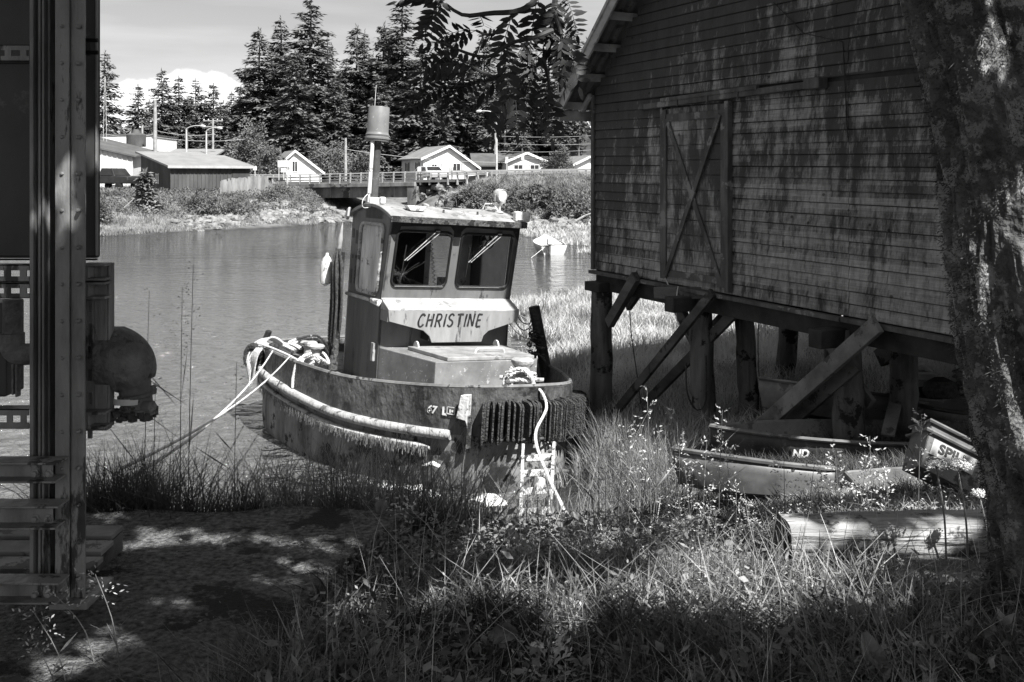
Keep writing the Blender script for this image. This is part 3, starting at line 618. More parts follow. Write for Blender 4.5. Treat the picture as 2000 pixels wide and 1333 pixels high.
# ------------------------------------------------------------------ skiffs and junk under the barn
def skiff(name, loc, rot, Ln, B, Hh, mat, label, inmat=None, ribs=0, grp='old boats lying under the barn', thw=2, motor=False):
    t = empty(name, loc, rot, label, 'skiff', grp); n_ = 22; out = []; inn = []
    for i in range(n_+1):
        u = i/n_; b = B/2*(1-max(0, (u-.45)/.55)**2.4)*(.86+.14*min(1, u*3)); b = max(b, .012); z = Hh*(1+.28*u*u); x = Ln*u+(.12*Ln*.4*(u**6)); kb = b*(.74-.5*max(0, u-.6)); zb = .02+.55*Hh*max(0, u-.62)**1.6*2.0
        out.append([(x, -b, z), (x, -b*.94, z*.6+zb*.4), (x-.05*u, -kb, zb), (x-.05*u, 0, zb-.03), (x-.05*u, kb, zb), (x, b*.94, z*.6+zb*.4), (x, b, z)])
    def shell(ofs):
        mb = MB(); vs = []
        for r_ in out:
            for j, (x, y, z) in enumerate(r_):
                k = 1-ofs/(abs(y)+.12) if abs(y) > 1e-6 else 1; vs.append((x-(ofs if x > Ln*.7 else -ofs*.3), y*k, z+(ofs if 1 < j < 5 else 0)))
        fs = []
        for i in range(n_):
            for j in range(6): q = i*7+j; fs.append((q, q+1, q+8, q+7))
        fs.append((0, 1, 2, 3, 4, 5, 6)); mb.add(vs, fs); return mb
    o = shell(0).build('hull', mat, t, smooth=True); md = o.modifiers.new('s', 'SOLIDIFY'); md.thickness = .018; md.offset = -1
    shell(.03).build('inner_hull', inmat or mat, t, smooth=True)
    rim = [r_[0] for r_ in out]+[r_[6] for r_ in out][::-1]; mb = MB(); mb.tube(rim, .022, 6, closed=True); mb.build('gunwale', inmat or mat, t, smooth=True)
    for k in range(thw):
        i = int(n_*(.22+.33*k)); x, b, z = out[i][0][0], abs(out[i][1][1]), out[i][1][2]; mb = MB(); mb.box((x, 0, z), (.22, b*2-.05, .025)); mb.build('thwart', inmat or mat, t, bevel=.004)
    if ribs:
        mb = MB()
        for k in range(ribs):
            i = int(n_*(.08+.8*k/ribs)); pts = [Vector(q)*1 for q in out[i]]; pts = [Vector((q.x, q.y*.93, q.z+.02)) for q in pts]; mb.tube(pts, .014, 4)
        mb.build('rib', inmat or mat, t)
    return t
gm('alu', .08, .2, 3, .45, metal=.3, third=(.15, 4, .57)); gm('hull_dark', .03, .08, 3, .4, third=(.12, 5, .6)); gm('hull_white', .5, .72, 3, .5, third=(.25, 3, .6)); gm('fibreglass', .10, .22, 3, .5, third=(.08, 3, .55))
skiff('skiff', (2.62, 8.3, -2.72), (R(16), R(-3), R(176)), 1.22, .7, .26, 'alu', 'bare aluminium skiff with its ribbed side up in the weeds behind the log', ribs=7)
s2 = skiff('skiff', (5.4, 10.4, -3.06), (R(2), R(3), R(170)), 3.1, 1.1, .36, 'hull_dark', 'dark skiff with white letters on its side lying under the long brace', 'fibreglass')
text('lettering', 'ND', .11, 'hull_white', s2, Matrix.Translation((2.35, .50, .27)) @ Matrix.Rotation(R(180), 4, 'Z') @ Matrix.Rotation(R(82), 4, 'X'), shear=.25, ext=.006, bold=.004)
skiff('skiff', (4.9, 11.6, -2.98), (R(14), R(-4), R(172)), 1.9, .9, .32, 'fibreglass', 'pale fibreglass skiff tipped against the barn pile behind the dark skiff', 'alu')
skiff('skiff', (6.4, 11.0, -2.8), (R(-8), R(6), R(160)), 2.0, 1.0, .34, 'fibreglass', 'grey skiff piled with rags under the right end of the barn', 'dark_plank', thw=1)
skiff('skiff', (2.75, 7.9, -2.78), (R(14), R(5), R(14)), 1.2, .7, .28, 'alu', 'dented metal skiff bow poking from the weeds below the tilted bin', 'fibreglass', thw=1)
gm('fibreglass_pale', .3, .42, 5, .7); gm('bin_plastic', .08, .18, 4, .6, third=(.04, 4, .57)); gm('white_plastic', .5, .7, 4, .6, third=(.3, 3, .6)); gm('black_paint', .012, .025, 4, .6)
def bin_(name, loc, rot, sx, sy, sz, mat, label, txt=None):
    t = empty(name, loc, rot, label, 'bin', None); mb = MB(); w_ = .018
    mb.box((0, 0, w_/2), (sx*.9, sy*.9, w_))
    for q in ((1, 0), (-1, 0), (0, 1), (0, -1)):
        if q[0]:
            mb.prism([(q[0]*sx*.45, -sy*.45, 0), (q[0]*sx*.45, sy*.45, 0), (q[0]*sx*.5, sy*.5, sz), (q[0]*sx*.5, -sy*.5, sz)], (-q[0]*w_, 0, 0))
        else: mb.prism([(-sx*.45, q[1]*sy*.45, 0), (sx*.45, q[1]*sy*.45, 0), (sx*.5, q[1]*sy*.5, sz), (-sx*.5, q[1]*sy*.5, sz)], (0, -q[1]*w_, 0))
    mb.build('tub', mat, t, bevel=.006); mb = MB(); a, b = sx/2+.015, sy/2+.015
    for k in range(2):
        zz = sz-.02-k*.07; mb.tube([(-a, -b, zz), (a, -b, zz), (a, b, zz), (-a, b, zz)], .014, 5, closed=True)
    mb.build('rim', mat, t)
    if txt: 
        mb = MB(); mb.box((-.04, -sy*.485-.001, sz*.50), (.32, .003, .13), Matrix.Rotation(R(-3), 3, 'X')); mb.build('paper_label', 'fibreglass_pale', t)
        text('lettering', txt, .10, 'black_paint', t, Matrix.Translation((-.04, -sy*.485-.006, sz*.50)) @ Matrix.Rotation(R(87), 4, 'X'), ext=.002, bold=.003)
    return t
bt = bin_('spill_bin', (3.12, 7.25, -2.25), (R(-24), R(26), R(-10)), .52, .36, .36, 'bin_plastic', 'big ribbed plastic tub marked SPILL tipped over beside the mossy trunk', 'SPILL')
bin_('crate', (6.35, 12.3, -2.35), (0, R(4), R(-25)), .5, .35, .2, 'fresh_plank', 'shallow wooden crate stacked high under the barn floor at the right'); bin_('bucket', (5.15, 12.6, -2.72), (R(10), 0, 0), .26, .24, .28, 'white_plastic', 'white plastic pail on the junk pile under the barn')
bin_('tote', (5.9, 12.2, -2.75), (R(10), R(-12), R(20)), .7, .5, .4, 'bin_plastic', 'dark plastic tote on the junk pile under the barn')
gm('float_skin', .1, .18, 3, .5)
for q in (((5.75, 12.0, -2.32), .17, 'large round float on the junk pile'), ((6.1, 12.3, -2.38), .15, 'smaller round float beside the wooden crate')):
    mb = MB(); mb.lathe(q[0], [(q[1]*math.sin(math.pi*i/12)+.001, -q[1]*math.cos(math.pi*i/12)) for i in range(13)], 18); tag(mb.build('float', 'float_skin', smooth=True), q[2], 'float', 'floats under the barn')
for i, (a_, b_, lb) in enumerate((((4.4, 11.2, -2.72), (5.5, 11.9, -2.5), 'loose board lying across the pale skiff under the barn'), ((4.0, 10.6, -2.78), (4.45, 11.4, -2.35), 'short board end sticking up from the pale skiff'), ((5.6, 11.5, -2.6), (7.0, 11.2, -2.3), 'loose plank slanting up at the right of the junk pile'), ((4.8, 9.4, -2.5), (6.2, 9.6, -2.42), 'plank lying over the grey skiff below the floats'))):
    mb = MB(); mb.beam(a_, b_, .14, .03, (0, .2, 1)); tag(mb.build('plank', 'fresh_plank', bevel=.004), lb, 'plank', 'loose planks under the barn')
for i in range(3):
    p = (5.0+i*.45, 11.6+.2*(i % 2), -2.62); mb = MB(); mb.lathe(p, [(.01, 0), (.16, .02), (.2, .1), (.17, .2), (.05, .26)], 10, axis=(.3*i, .2, 1)); o = mb.build('net_heap', 'dark_rope', smooth=True)
    tag(o, ['heap of dark netting nearest the white pail', 'heap of dark netting in the middle of the junk pile', 'heap of dark netting farthest right on the junk pile'][i], 'netting', 'netting under the barn')
# ------------------------------------------------------------------ rowboat on the inlet
rbt = skiff('rowboat', (2.05, 48.6, WZ-.06), (0, R(-1), R(98)), 3.4, 1.45, .5, 'hull_white', 'white open skiff with an outboard floating in the inlet beside the marsh', 'hull_white', grp=None, thw=2)
rbt['category'] = 'boat'
mb = MB(); mb.box((-.16, .25, .72), (.3, .26, .32)); mb.build('outboard_cowl', 'hull_white', rbt, bevel=.06); mb = MB(); mb.box((-.18, .25, .3), (.12, .1, .6)); mb.box((-.2, .25, 0), (.2, .03, .3)); mb.build('outboard_leg', 'alu', rbt, bevel=.01)
mb = MB(); mb.prism([(.7, -.55, .5), (2.3, -.45, .62), (2.6, 0, .85), (2.3, .45, .62), (.7, .55, .5)], (0, 0, .03)); mb.build('tarp', 'hull_white', rbt); mb = MB(); mb.tube([(-.05, .1, .62), (1.2, -.6, .8), (1.7, -.75, .7)], .015, 4); mb.build('oar', 'dark_plank', rbt)
mb = MB(); mb.tube(resample([Vector((1.6, 48.4, -3.5)), Vector((1.2, 47.6, -3.75)), Vector((.9, 46.8, -3.9))], .2), .012, 4); tag(mb.build('mooring_line', 'pale_rope'), 'thin pale line from the white skiff into the inlet', 'rope')
# ------------------------------------------------------------------ the tug
HDG = math.atan2(-.866, .5)
TO = Vector((-1.0, 14.52, -2.8))
tug = empty('tugboat', TO, (0, 0, 0), 'small steel tug CHRISTINE listing beside the bank with tyre fenders on its blunt bow', 'tugboat')
TM = Matrix.Translation(TO) @ Matrix.Rotation(HDG, 4, 'Z') @ Matrix.Rotation(R(4.0), 4, Vector((1, 0, 0))) @ Matrix.Rotation(R(-.0), 4, Vector((0, 1, 0)))
# roll: starboard (local -y) up, port down
TM = Matrix.Translation(TO) @ Matrix.Rotation(HDG, 4, 'Z') @ Matrix.Rotation(R(-4.0), 4, Vector((1, 0, 0)))
tug.matrix_world = TM; tug.rotation_euler = TM.to_euler(); tug.location = TO; ROOTM[tug.name] = TM
gm('tug_hull', .03, .10, 4, .5, stretch=(1, 1, .6), bump=.7, bscale=14, third=(.018, 3.2, .56), detail=9, spec=.5)
gm('tug_lower', .08, .30, 2.2, .85, stretch=(1, 1, .45), bump=.5, bscale=12, third=(.03, 2.6, .53), detail=9)
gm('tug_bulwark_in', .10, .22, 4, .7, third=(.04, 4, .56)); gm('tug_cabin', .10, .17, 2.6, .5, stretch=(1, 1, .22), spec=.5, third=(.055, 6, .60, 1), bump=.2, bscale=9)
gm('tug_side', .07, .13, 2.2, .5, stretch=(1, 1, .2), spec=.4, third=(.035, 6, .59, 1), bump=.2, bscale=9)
gm('tug_panel', .15, .28, 3.2, .5, stretch=(1, 1, .22), spec=.4, third=(.08, 7, .58, 1)); gm('tug_white', .5, .74, 5, .5, third=(.22, 6, .60)); gm('tug_roof', .17, .34, 3.5, .6, third=(.14, 4, .57), spec=.3)
gm('tug_black', .012, .03, 6, .5, third=(.06, 9, .62)); gm('rail_pale', .26, .46, 5, .7, bump=.4, third=(.1, 6, .56)); gm('weed_growth', .10, .28, 16, .9, stretch=(1, 1, .3), bump=.8)
gm('tug_box', .13, .22, 4, .55, third=(.4, 14, .60), spec=.4); gm('tug_rust', .05, .14, 8, .9, bump=.6, third=(.02, 8, .5)); gm('rubber', .02, .07, 14, .8, bump=.9, bscale=40, third=(.12, 16, .58)); gm('rubber_seal', .01, .018, 4, .5)
gm('deck_paint', .10, .2, 5, .7, third=(.05, 4, .52)); gm('rope_pale', .5, .72, 30, .85, bump=.4); gm('rope_dark', .025, .08, 30, .9, bump=.5); gm('curtain', .38, .75, 8, .7, stretch=(1, 1, .15), third=(.12, 5, .6)); gm('curtain_lit', .7, .85, 5, .9, trans=.85); gm('shelf_paint', .25, .42, 5, .5, third=(.18, 6, .58)); gm('buoy', .45, .68, 6, .6, third=(.15, 8, .58)); gm('bucket', .13, .19, 3, .45, third=(.34, 9, .63)); gm('stack', .05, .10, 4, .5, third=(.2, 8, .61)); gm('lens_glass', .45, .8, 12, .15, spec=.8); gm('chrome', .5, .62, 3, .18, metal=1.)
def glass_mat():
    m = bpy.data.materials.new('glass'); m.use_nodes = True; n = m.node_tree.nodes; l = m.node_tree.links; p = n['Principled BSDF']
    p.inputs['Base Color'].default_value = (.9, .9, .9, 1); p.inputs['Roughness'].default_value = .04; p.inputs['Transmission Weight'].default_value = 0; p.inputs['Specular IOR Level'].default_value = .8
    tr = n.new('ShaderNodeBsdfTransparent'); tr.inputs[0].default_value = (.8, .8, .8, 1); fr = n.new('ShaderNodeFresnel'); fr.inputs[0].default_value = 1.5
    gl = n.new('ShaderNodeBsdfGlossy'); gl.inputs['Roughness'].default_value = .03; mx = n.new('ShaderNodeMixShader'); l.new(fr.outputs[0], mx.inputs[0]); l.new(tr.outputs[0], mx.inputs[1]); l.new(gl.outputs[0], mx.inputs[2]); l.new(mx.outputs[0], n['Material Output'].inputs[0])
    MATS['glass'] = m
glass_mat()
# plan of the rim: (forward, half beam)
pl = [(2.63, 0), (2.57, .38), (2.36, .70), (1.95, 1.03), (1.2, 1.46), (.5, 1.76), (-.3, 1.93), (-1.2, 2.03), (-2.0, 2.02), (-2.7, 1.82), (-3.12, 1.3), (-3.28, .7), (-3.3, 0)]
half = resample([Vector((f, -b, 0)) for f, b in pl], .09)              # starboard half, bow to stern
ring = half+[Vector((p.x, -p.y*.93, 0)) for p in half[::-1]][1:-1]
NR = len(ring)
def sheer(f): return .0+.028*max(f, 0)**2-.01*min(f, 0)**0-.02*(abs(min(f, 0))/3)
def ringat(dz, scl, cx=-.35, zf=None, rake=0.):
    out = []
    for p in ring:
        z = (sheer(p.x) if zf is None else zf(p.x))+dz; out.append(Vector(((p.x-cx)*scl+cx-rake*max(0, p.x), p.y*scl, z)))
    return out
def loft(mb, rings, close_last=False):
    k = len(mb.v); mb.v += [tuple(v) for r_ in rings for v in r_]; n = len(rings[0])
    for i in range(len(rings)-1):
        for j in range(n): mb.f.append((k+i*n+j, k+i*n+(j+1) % n, k+(i+1)*n+(j+1) % n, k+(i+1)*n+j))
    if close_last: mb.f.append(tuple(k+(len(rings)-1)*n+j for j in range(n)))
    return mb
def dent(r_, a):
    return [v+Vector((v.x, v.y, 0)).normalized()*a*noise.noise(v*1.7) for v in r_]
sh2 = lambda f: sheer(f)-.30-.095*max(-3, f+3)*.55     # pipe rail line, dropping towards the bow
mb = MB(); loft(mb, [ringat(-.26, .965), ringat(-.02, .965), ringat(0, .968), ringat(0, 1.0), dent(ringat(-.03, 1.0), .02), dent(ringat(-.2, 1.003), .03), dent(ringat(-.35, 1.002), .03), dent(ringat(0, .995, zf=sh2), .02)])
mb.build('bulwark', 'tug_hull', tug, smooth=True, ang=30)
mb = MB(); loft(mb, [dent(ringat(0, .993, zf=sh2), .02), ringat(-.25, .985, zf=sh2), ringat(-.45, .99, cx=-2.9, zf=sh2), ringat(-.75, .98, cx=-3.0, zf=sh2, rake=.02), ringat(-1.05, .93, cx=-3.0, zf=lambda f: -.5, rake=.04), ringat(-1.45, .78, cx=-2.9, zf=lambda f: -.5, rake=.05), ringat(-1.8, .4, cx=-2.5, zf=lambda f: -.5, rake=.05)], True)
mb.build('lower_hull', 'tug_lower', tug, smooth=True, ang=30)
mb = MB(); mb.tube(ringat(.012, .984), .028, 6, closed=True); mb.build('rim_cap', 'tug_bulwark_in', tug, smooth=True)
mb = MB(); mb.add(ringat(-.24, .966, zf=lambda f: sheer(f)*.5), [tuple(range(NR))]); mb.build('deck', 'deck_paint', tug)
def rail_path(zf, out_, f0, f1, side):
    return [Vector((p.x*(1+out_/3), p.y*(1+out_/2)*(1 if side < 0 else -.93), zf(p.x))) for p in half if f1 < p.x < f0]
for side in (-1, 1):
    pth = rail_path(sh2, .03, 2.12, -3.25, side); mb = MB(); mb.tube(pth, .062, 10); mb.build('pipe_rail', 'rail_pale', tug, smooth=True)
    pth = rail_path(lambda f: sh2(f)-.19, .015, 1.95, -3.25, side); mb = MB(); rs = [.055]*len(pth); rs[0] = .02; rs[1] = .045; mb.tube(pth, rs, 10); rl = mb.build('rubbing_rail', 'rail_pale', tug, smooth=True)
    mb = MB(); rr_ = random.Random(5)
    for i in range(len(pth)-1):
        for k in range(9):
            p = pth[i].lerp(pth[i+1], rr_.random()); o_ = Vector((p.x*.3, p.y, 0)).normalized(); q = p+o_*(.052+rr_.random()*.012)+Vector((0, 0, .03)); ln = rr_.uniform(.05, .15)
            t_ = (pth[i+1]-pth[i]).normalized()*.008; mb.add([q-t_, q+t_, q+t_*.6-Vector((0, 0, ln))+o_*.01, q-t_*.6-Vector((0, 0, ln))+o_*.01], [(0, 1, 2, 3)])
    mb.build('hanging_weed', 'weed_growth', rl)
# tyre fender wrapped round the bow
mb = MB(); rr_ = random.Random(2); arc = [p for p in ring if p.x > (2.33 if p.y < 0 else 1.55)]; arc = sorted(arc, key=lambda p: math.atan2(p.y, p.x-.9)); arc = resample(arc, .034)
for i, p in enumerate(arc[1:-1]):
    p0, p1 = arc[i], arc[i+2]; t_ = (p1-p0).normalized(); o_ = Vector((t_.y, -t_.x, 0)); 
    if o_.x < 0 and abs(o_.x) > abs(o_.y): o_ = -o_
    if o_.dot(Vector((p.x-.9, p.y, 0))) < 0: o_ = -o_
    o_ = (o_+t_*rr_.uniform(-.2, .2)).normalized(); dp = .17+rr_.uniform(-.03, .04)+.02*math.sin(i*.5); top = sheer(p.x)-.15+rr_.uniform(-.012, .012)+.012*math.sin(i*.9); bot = top-.49+rr_.uniform(-.02, .03)+.012*math.sin(i*.6); a = p*1.0; a.z = 0
    prof = [(0.0, top), (dp*.7, top-.004), (dp*.97, top-.035), (dp, top-.1), (dp*.97, (top+bot)/2), (dp, bot+.1), (dp*.95, bot+.02), (dp*.6, bot), (0, bot+.02)]
    mb.prism([a+o_*d_+Vector((0, 0, z)) for d_, z in prof], t_*rr_.uniform(.018, .027))
    if i % 4 == 1:
        for z in np.arange(bot+.05, top-.04, .035): mb.box(a+o_*(dp+.003)+Vector((0, 0, z)), (.012, .012, .014))
mb.build('tyre_fender', 'rubber', tug)
mb = MB(); mb.tube([Vector((p.x*1.04, p.y*1.04, sheer(p.x)-.6)) for p in arc[:]], .018, 6); mb.build('fender_cable', 'tug_rust', tug)
mb = MB()   # end bracket of the fender, starboard
mb.prism([(2.27, -.84, sheer(2.2)-.06), (2.33, -.76, sheer(2.3)-.06), (2.34, -.76, sheer(2.3)-.45), (2.33, -.79, sheer(2.2)-.36), (2.24, -.87, sheer(2.2)-.34)], (.05, -.07, 0)); mb.build('fender_bracket', 'rail_pale', tug, bevel=.006)
mb = MB(); mb.box((2.34, -.80, sheer(2.2)-.5), (.1, .07, .4)); mb.build('fender_bracket', 'tug_rust', tug, bevel=.01)
# stem timber, split and pale in the sun
mb = MB(); pts = []; rs = []
for i in range(16):
    t = i/15; pts.append((2.52+.09*math.sin(i*.9)*.6, .18+.045*math.sin(i*1.3+1), -.52-1.0*t)); rs.append(.085+.025*math.sin(i*1.9)-.02*t)
mb.tube(pts, rs, 12); st = mb.build('stem_timber', 'rail_pale', tug, smooth=True)
mb = MB(); mb.rope([Vector((2.52+.12*math.cos(a), .18+.13*math.sin(a), -.55-.10*a/2)) for a in np.arange(0, 14, .5)], .012, 4); mb.build('lashing', 'rope_dark', st)
# cabin: front wall leans forward, the roof is arched fore and aft
HW = 1.05; CL = 1.30; ZT = 2.16
def fx(z): return 0. if z < 1.0 else .19*(z-1.0)/1.1
def rz(x): return 2.15+.17*(1-((x+.52)/.85)**2)      # roof arch along the boat
wn_t = 1.96; wb = 1.17
def wall_with_hole(mb, outer, hole, off):
    """flat wall with one hole: quads between matching loops"""
    n = len(outer); vs = outer+hole+[Vector(v)+off for v in outer]+[Vector(v)+off for v in hole]; fs = []
    for i in range(n):
        j = (i+1) % n; fs += [(i, j, n+j, n+i), (2*n+i, 3*n+i, 3*n+j, 2*n+j), (n+i, n+j, 3*n+j, 3*n+i), (i, 2*n+i, 2*n+j, j)]
    return mb.add(vs, fs)
def rrect(a0, a1, b0, b1, r, m=7):
    """rounded rectangle in 2-D, m points per corner, starting low-left and going round"""
    out = []
    for cx, cy, s0 in ((a0+r, b0+r, math.pi), (a1-r, b0+r, 1.5*math.pi), (a1-r, b1-r, 0), (a0+r, b1-r, .5*math.pi)):
        for k in range(m):
            t = s0+k/(m-1)*math.pi/2; out.append((cx+r*math.cos(t), cy+r*math.sin(t)))
    return out
def orect(a0, a1, b0, b1, m=7):
    out = []
    for cx, cy, k0 in ((a0, b0, 0), (a1, b0, 1), (a1, b1, 2), (a0, b1, 3)):
        for k in range(m):
            f = (k-(m-1)/2)/(m-1)
            e = {0: (max(0, f), max(0, -f)), 1: (-max(0, -f), max(0, f)), 2: (-max(0, f), -max(0, -f)), 3: (max(0, -f), -max(0, f))}[k0]
            out.append((cx+e[0]*(a1-a0)*.9, cy+e[1]*(b1-b0)*.9))
    return out
WY = [(-.93, -.07), (.09, .97)]
mb = MB()
def FP(y, z): return Vector((fx(z), y, z))
secs = [(-HW, .01), (.01, HW)]
for (y0, y1), (w0, w1) in zip(secs, WY):
    h_ = [FP(y, z) for y, z in rrect(w0, w1, wb, wn_t, .09)]; o_ = [FP(y, z) for y, z in orect(y0, y1, 1.0, 2.15)]
    wall_with_hole(mb, o_, h_, Vector((-.035, 0, 0)))
mb.prism([(0, -HW, -.28), (0, HW, -.28), (0, HW, 1.0), (0, -HW, 1.0)], (-.035, 0, 0))
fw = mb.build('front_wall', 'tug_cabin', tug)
mb = MB(); mb.prism([FP(-HW+.02, 2.15)+Vector((.004, 0, 0)), FP(-HW+.02, 1.90)+Vector((.004, 0, 0)), FP(-HW+.09, 1.80)+Vector((.004, 0, 0)), FP(-HW+.14, 1.9)+Vector((.004, 0, 0)), FP(-HW+.16, 2.02)+Vector((.004, 0, 0)), FP(-.12, 2.05)+Vector((.004, 0, 0)), FP(-.05, 1.98)+Vector((.004, 0, 0)), FP(-.04, 1.78)+Vector((.004, 0, 0)), FP(.06, 1.78)+Vector((.004, 0, 0)), FP(.07, 1.98)+Vector((.004, 0, 0)), FP(.14, 2.05)+Vector((.004, 0, 0)), FP(.93, 2.03)+Vector((.004, 0, 0)), FP(1.0, 1.92)+Vector((.004, 0, 0)), FP(HW-.01, 1.88)+Vector((.004, 0, 0)), FP(HW-.01, 2.15)+Vector((.004, 0, 0))], (.002, 0, 0)); mb.build('black_band', 'tug_black', fw)  # black shape below the roof edge, dipping between and beside the windows
for (w0, w1) in WY:
    lp = [FP(y, z)+Vector((.008, 0, 0)) for y, z in rrect(w0, w1, wb, wn_t, .09)]; mb = MB(); mb.tube(lp, .02, 6, closed=True); wf = mb.build('window', 'rubber_seal', tug, smooth=True)
    mb = MB(); mb.add([FP(y, z)+Vector((-.015, 0, 0)) for y, z in rrect(w0, w1, wb, wn_t, .09)], [tuple(range(28))]); mb.build('pane', 'glass', wf)
    mb = MB(); mb.tube([FP(w0+.05, wb+.0)+Vector((.024, 0, 0)), FP(w1-.05, wb)+Vector((.024, 0, 0))], .006, 5); mb.build('trim_strip', 'chrome', wf)
    # wiper: motor block, arm, blade hanging from the arm
    a = FP(w0+.60, wn_t+.02)+Vector((.03, 0, 0)); b = FP(w0+.14, wn_t-.42)+Vector((.05, 0, 0)); mb = MB(); mb.beam(a, b, .009, .010, (1, 0, 0)); mb.beam(a+Vector((0, .035, -.035)), b+Vector((0, .04, .0)), .008, .01, (1, 0, 0)); wp = mb.build('wiper', 'rail_pale', tug)
    mb = MB(); mb.beam(b+Vector((-.01, .02, .22)), b+Vector((-.015, -.03, -.22)), .012, .016, (1, 0, 0)); mb.build('blade', 'rubber_seal', wp)
    mb = MB(); mb.box(a, (.05, .07, .05)); mb.build('wiper_motor', 'tug_black', wp, bevel=.008)
mb = MB()   # starburst crack in the starboard pane
c0 = FP(WY[0][0]+.17, wb+.17)+Vector((-.010, 0, 0)); rr_ = random.Random(9)
for k in range(34):
    t = rr_.uniform(0, 6.28); ln = rr_.uniform(.05, .18) if k % 4 else rr_.uniform(.2, .5)
    if math.sin(t) < 0: ln = min(ln, .13/max(.2, abs(math.sin(t))))
    if math.cos(t) < 0: ln = min(ln, .13/max(.2, abs(math.cos(t))))
    y, z = c0.y, c0.z; pt = [c0]
    for q in range(4):
        t2 = t+rr_.uniform(-.15, .15); y += math.cos(t2)*ln/4; z += math.sin(t2)*ln/4; pt.append(FP(y, min(z, wn_t-.03))+Vector((-.010, 0, 0)))
    mb.tube(pt, .0007, 3)
mb.lathe(c0, [(.006, 0), (.001, .002)], 7, (1, 0, 0)); mb.build('cracked_glass', 'alu', tug)
# side walls
for sd_ in (-1, 1):
    def SP(x, z): return Vector((x, sd_*HW, z))
    hole = [SP(x, z) for x, z in rrect(-.93, -.14, 1.02, 2.02, .10)]
    zt = [rz(x) for x in (-1.3, .17)]
    o_ = [Vector(SP(x, z)) for x, z in orect(-CL, .0, .92, 2.12)]
    for v in o_:
        if v.x > -.05 and v.z > 1.0: v.x = fx(v.z)
        if v.z > 2.1: v.z = rz(v.x)-.01
    for i, v in enumerate(hole): hole[i] = Vector((v.x+.12*(v.z-1.0)*(.95 if v.x > -.5 else .25), v.y, v.z))
    mb = MB(); wall_with_hole(mb, o_, hole, Vector((0, -sd_*.035, 0))); mb.prism([SP(-CL, -.28), SP(0, -.28), SP(0, .92), SP(-CL, .92)], (0, -sd_*.035, 0))
    n_ = 13; xs = [-.78+.7*i/12 for i in range(13)]; mb.prism([SP(x, rz(x)-.012) for x in xs]+[SP(xs[-1], 2.1), SP(xs[0], 2.1)], (0, -sd_*.034, 0))
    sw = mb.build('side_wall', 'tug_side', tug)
    mb = MB(); mb.tube([h+Vector((0, sd_*.012, 0)) for h in hole], .026, 8, closed=True); wf = mb.build('side_window', 'rail_pale', tug, smooth=True)
    if sd_ < 0:
        mb = MB(); mb.add([h-Vector((0, -.012, 0)) for h in hole], [tuple(range(28))]); mb.build('window_board', 'curtain', wf)
    else:
        mb = MB(); mb.add([h+Vector((0, -.045, 0)) for h in hole], [tuple(range(28))]); mb.build('curtain', 'curtain_lit', wf)
        mb = MB(); mb.add([h+Vector((0, -.015, 0)) for h in hole], [tuple(range(28))]); mb.build('pane', 'glass', wf)
    mb = MB(); mb.tube([SP(-CL, .93)+Vector((0, sd_*.02, 0)), SP(-.02, .93)+Vector((0, sd_*.02, 0))], .028, 8); mb.build('belt_rail', 'rail_pale', tug, smooth=True)
mb = MB(); mb.prism([(-.02, -HW-.03, .88), (.03, -HW-.03, .88), (.03, -HW+.02, .97), (-.28, -HW-.03, .97), (-.28, -HW-.03, .9)], (0, -.02, 0)); mb.build('belt_rail_end', 'tug_white', tug, bevel=.006)
mb = MB(); mb.prism([(-CL, -HW, -.28), (-CL, HW, -.28), (-CL, HW, 2.1), (-CL, -HW, 2.1)], (.035, 0, 0)); mb = MB(); wall_with_hole(mb, [Vector((-CL, y, z)) for y, z in orect(-HW, HW, -.28, 2.1)], [Vector((-CL, y, z)) for y, z in rrect(.28, .66, 1.0, 1.86, .09)], Vector((.035, 0, 0))); mb.build('rear_wall', 'tug_white', tug)
# marks on the starboard side behind the window
mb = MB()
for x, z, a, b in ((-1.22, 1.85, .08, .14), (-1.08, 1.80, .07, .2), (-1.2, 1.5, .05, .06), (-1.06, 1.5, .05, .05), (-1.22, 1.2, .07, .22)): mb.box((x, -HW-.002, z), (a, .004, b))
for k in range(5): mb.tube([(-1.03+.035*math.cos(t), -HW-.003, 1.12+.055*k+.02*math.sin(t)) for t in np.arange(0, 6.3, .7)], .006, 4)
mb.build('painted_marks', 'tug_black', tug)
# roof
mb = MB(); xs = np.linspace(-1.40, .30, 15); vs = []
for x in xs:
    for y in (-HW-.05, HW+.05): vs += [(x, y, rz(x)), (x, y, rz(x)-.05)]
fs = []
for i in range(14): q = i*4; fs += [(q, q+2, q+6, q+4), (q+1, q+5, q+7, q+3), (q, q+4, q+5, q+1), (q+2, q+3, q+7, q+6)]
fs += [(0, 1, 3, 2), (56, 58, 59, 57)]; mb.add(vs, fs); rf = mb.build('roof', 'tug_roof', tug, smooth=True, ang=30, bevel=.008)
e = rz(.30); mb = MB(); mb.prism([(.305, -HW-.05, e+.004), (.305, -HW-.05, e-.085), (.275, -HW-.05, e-.085), (.285, -HW-.05, e+.002)], (0, 2*HW+.1, 0)); mb.build('visor_edge', 'tug_rust', rf, bevel=.004)
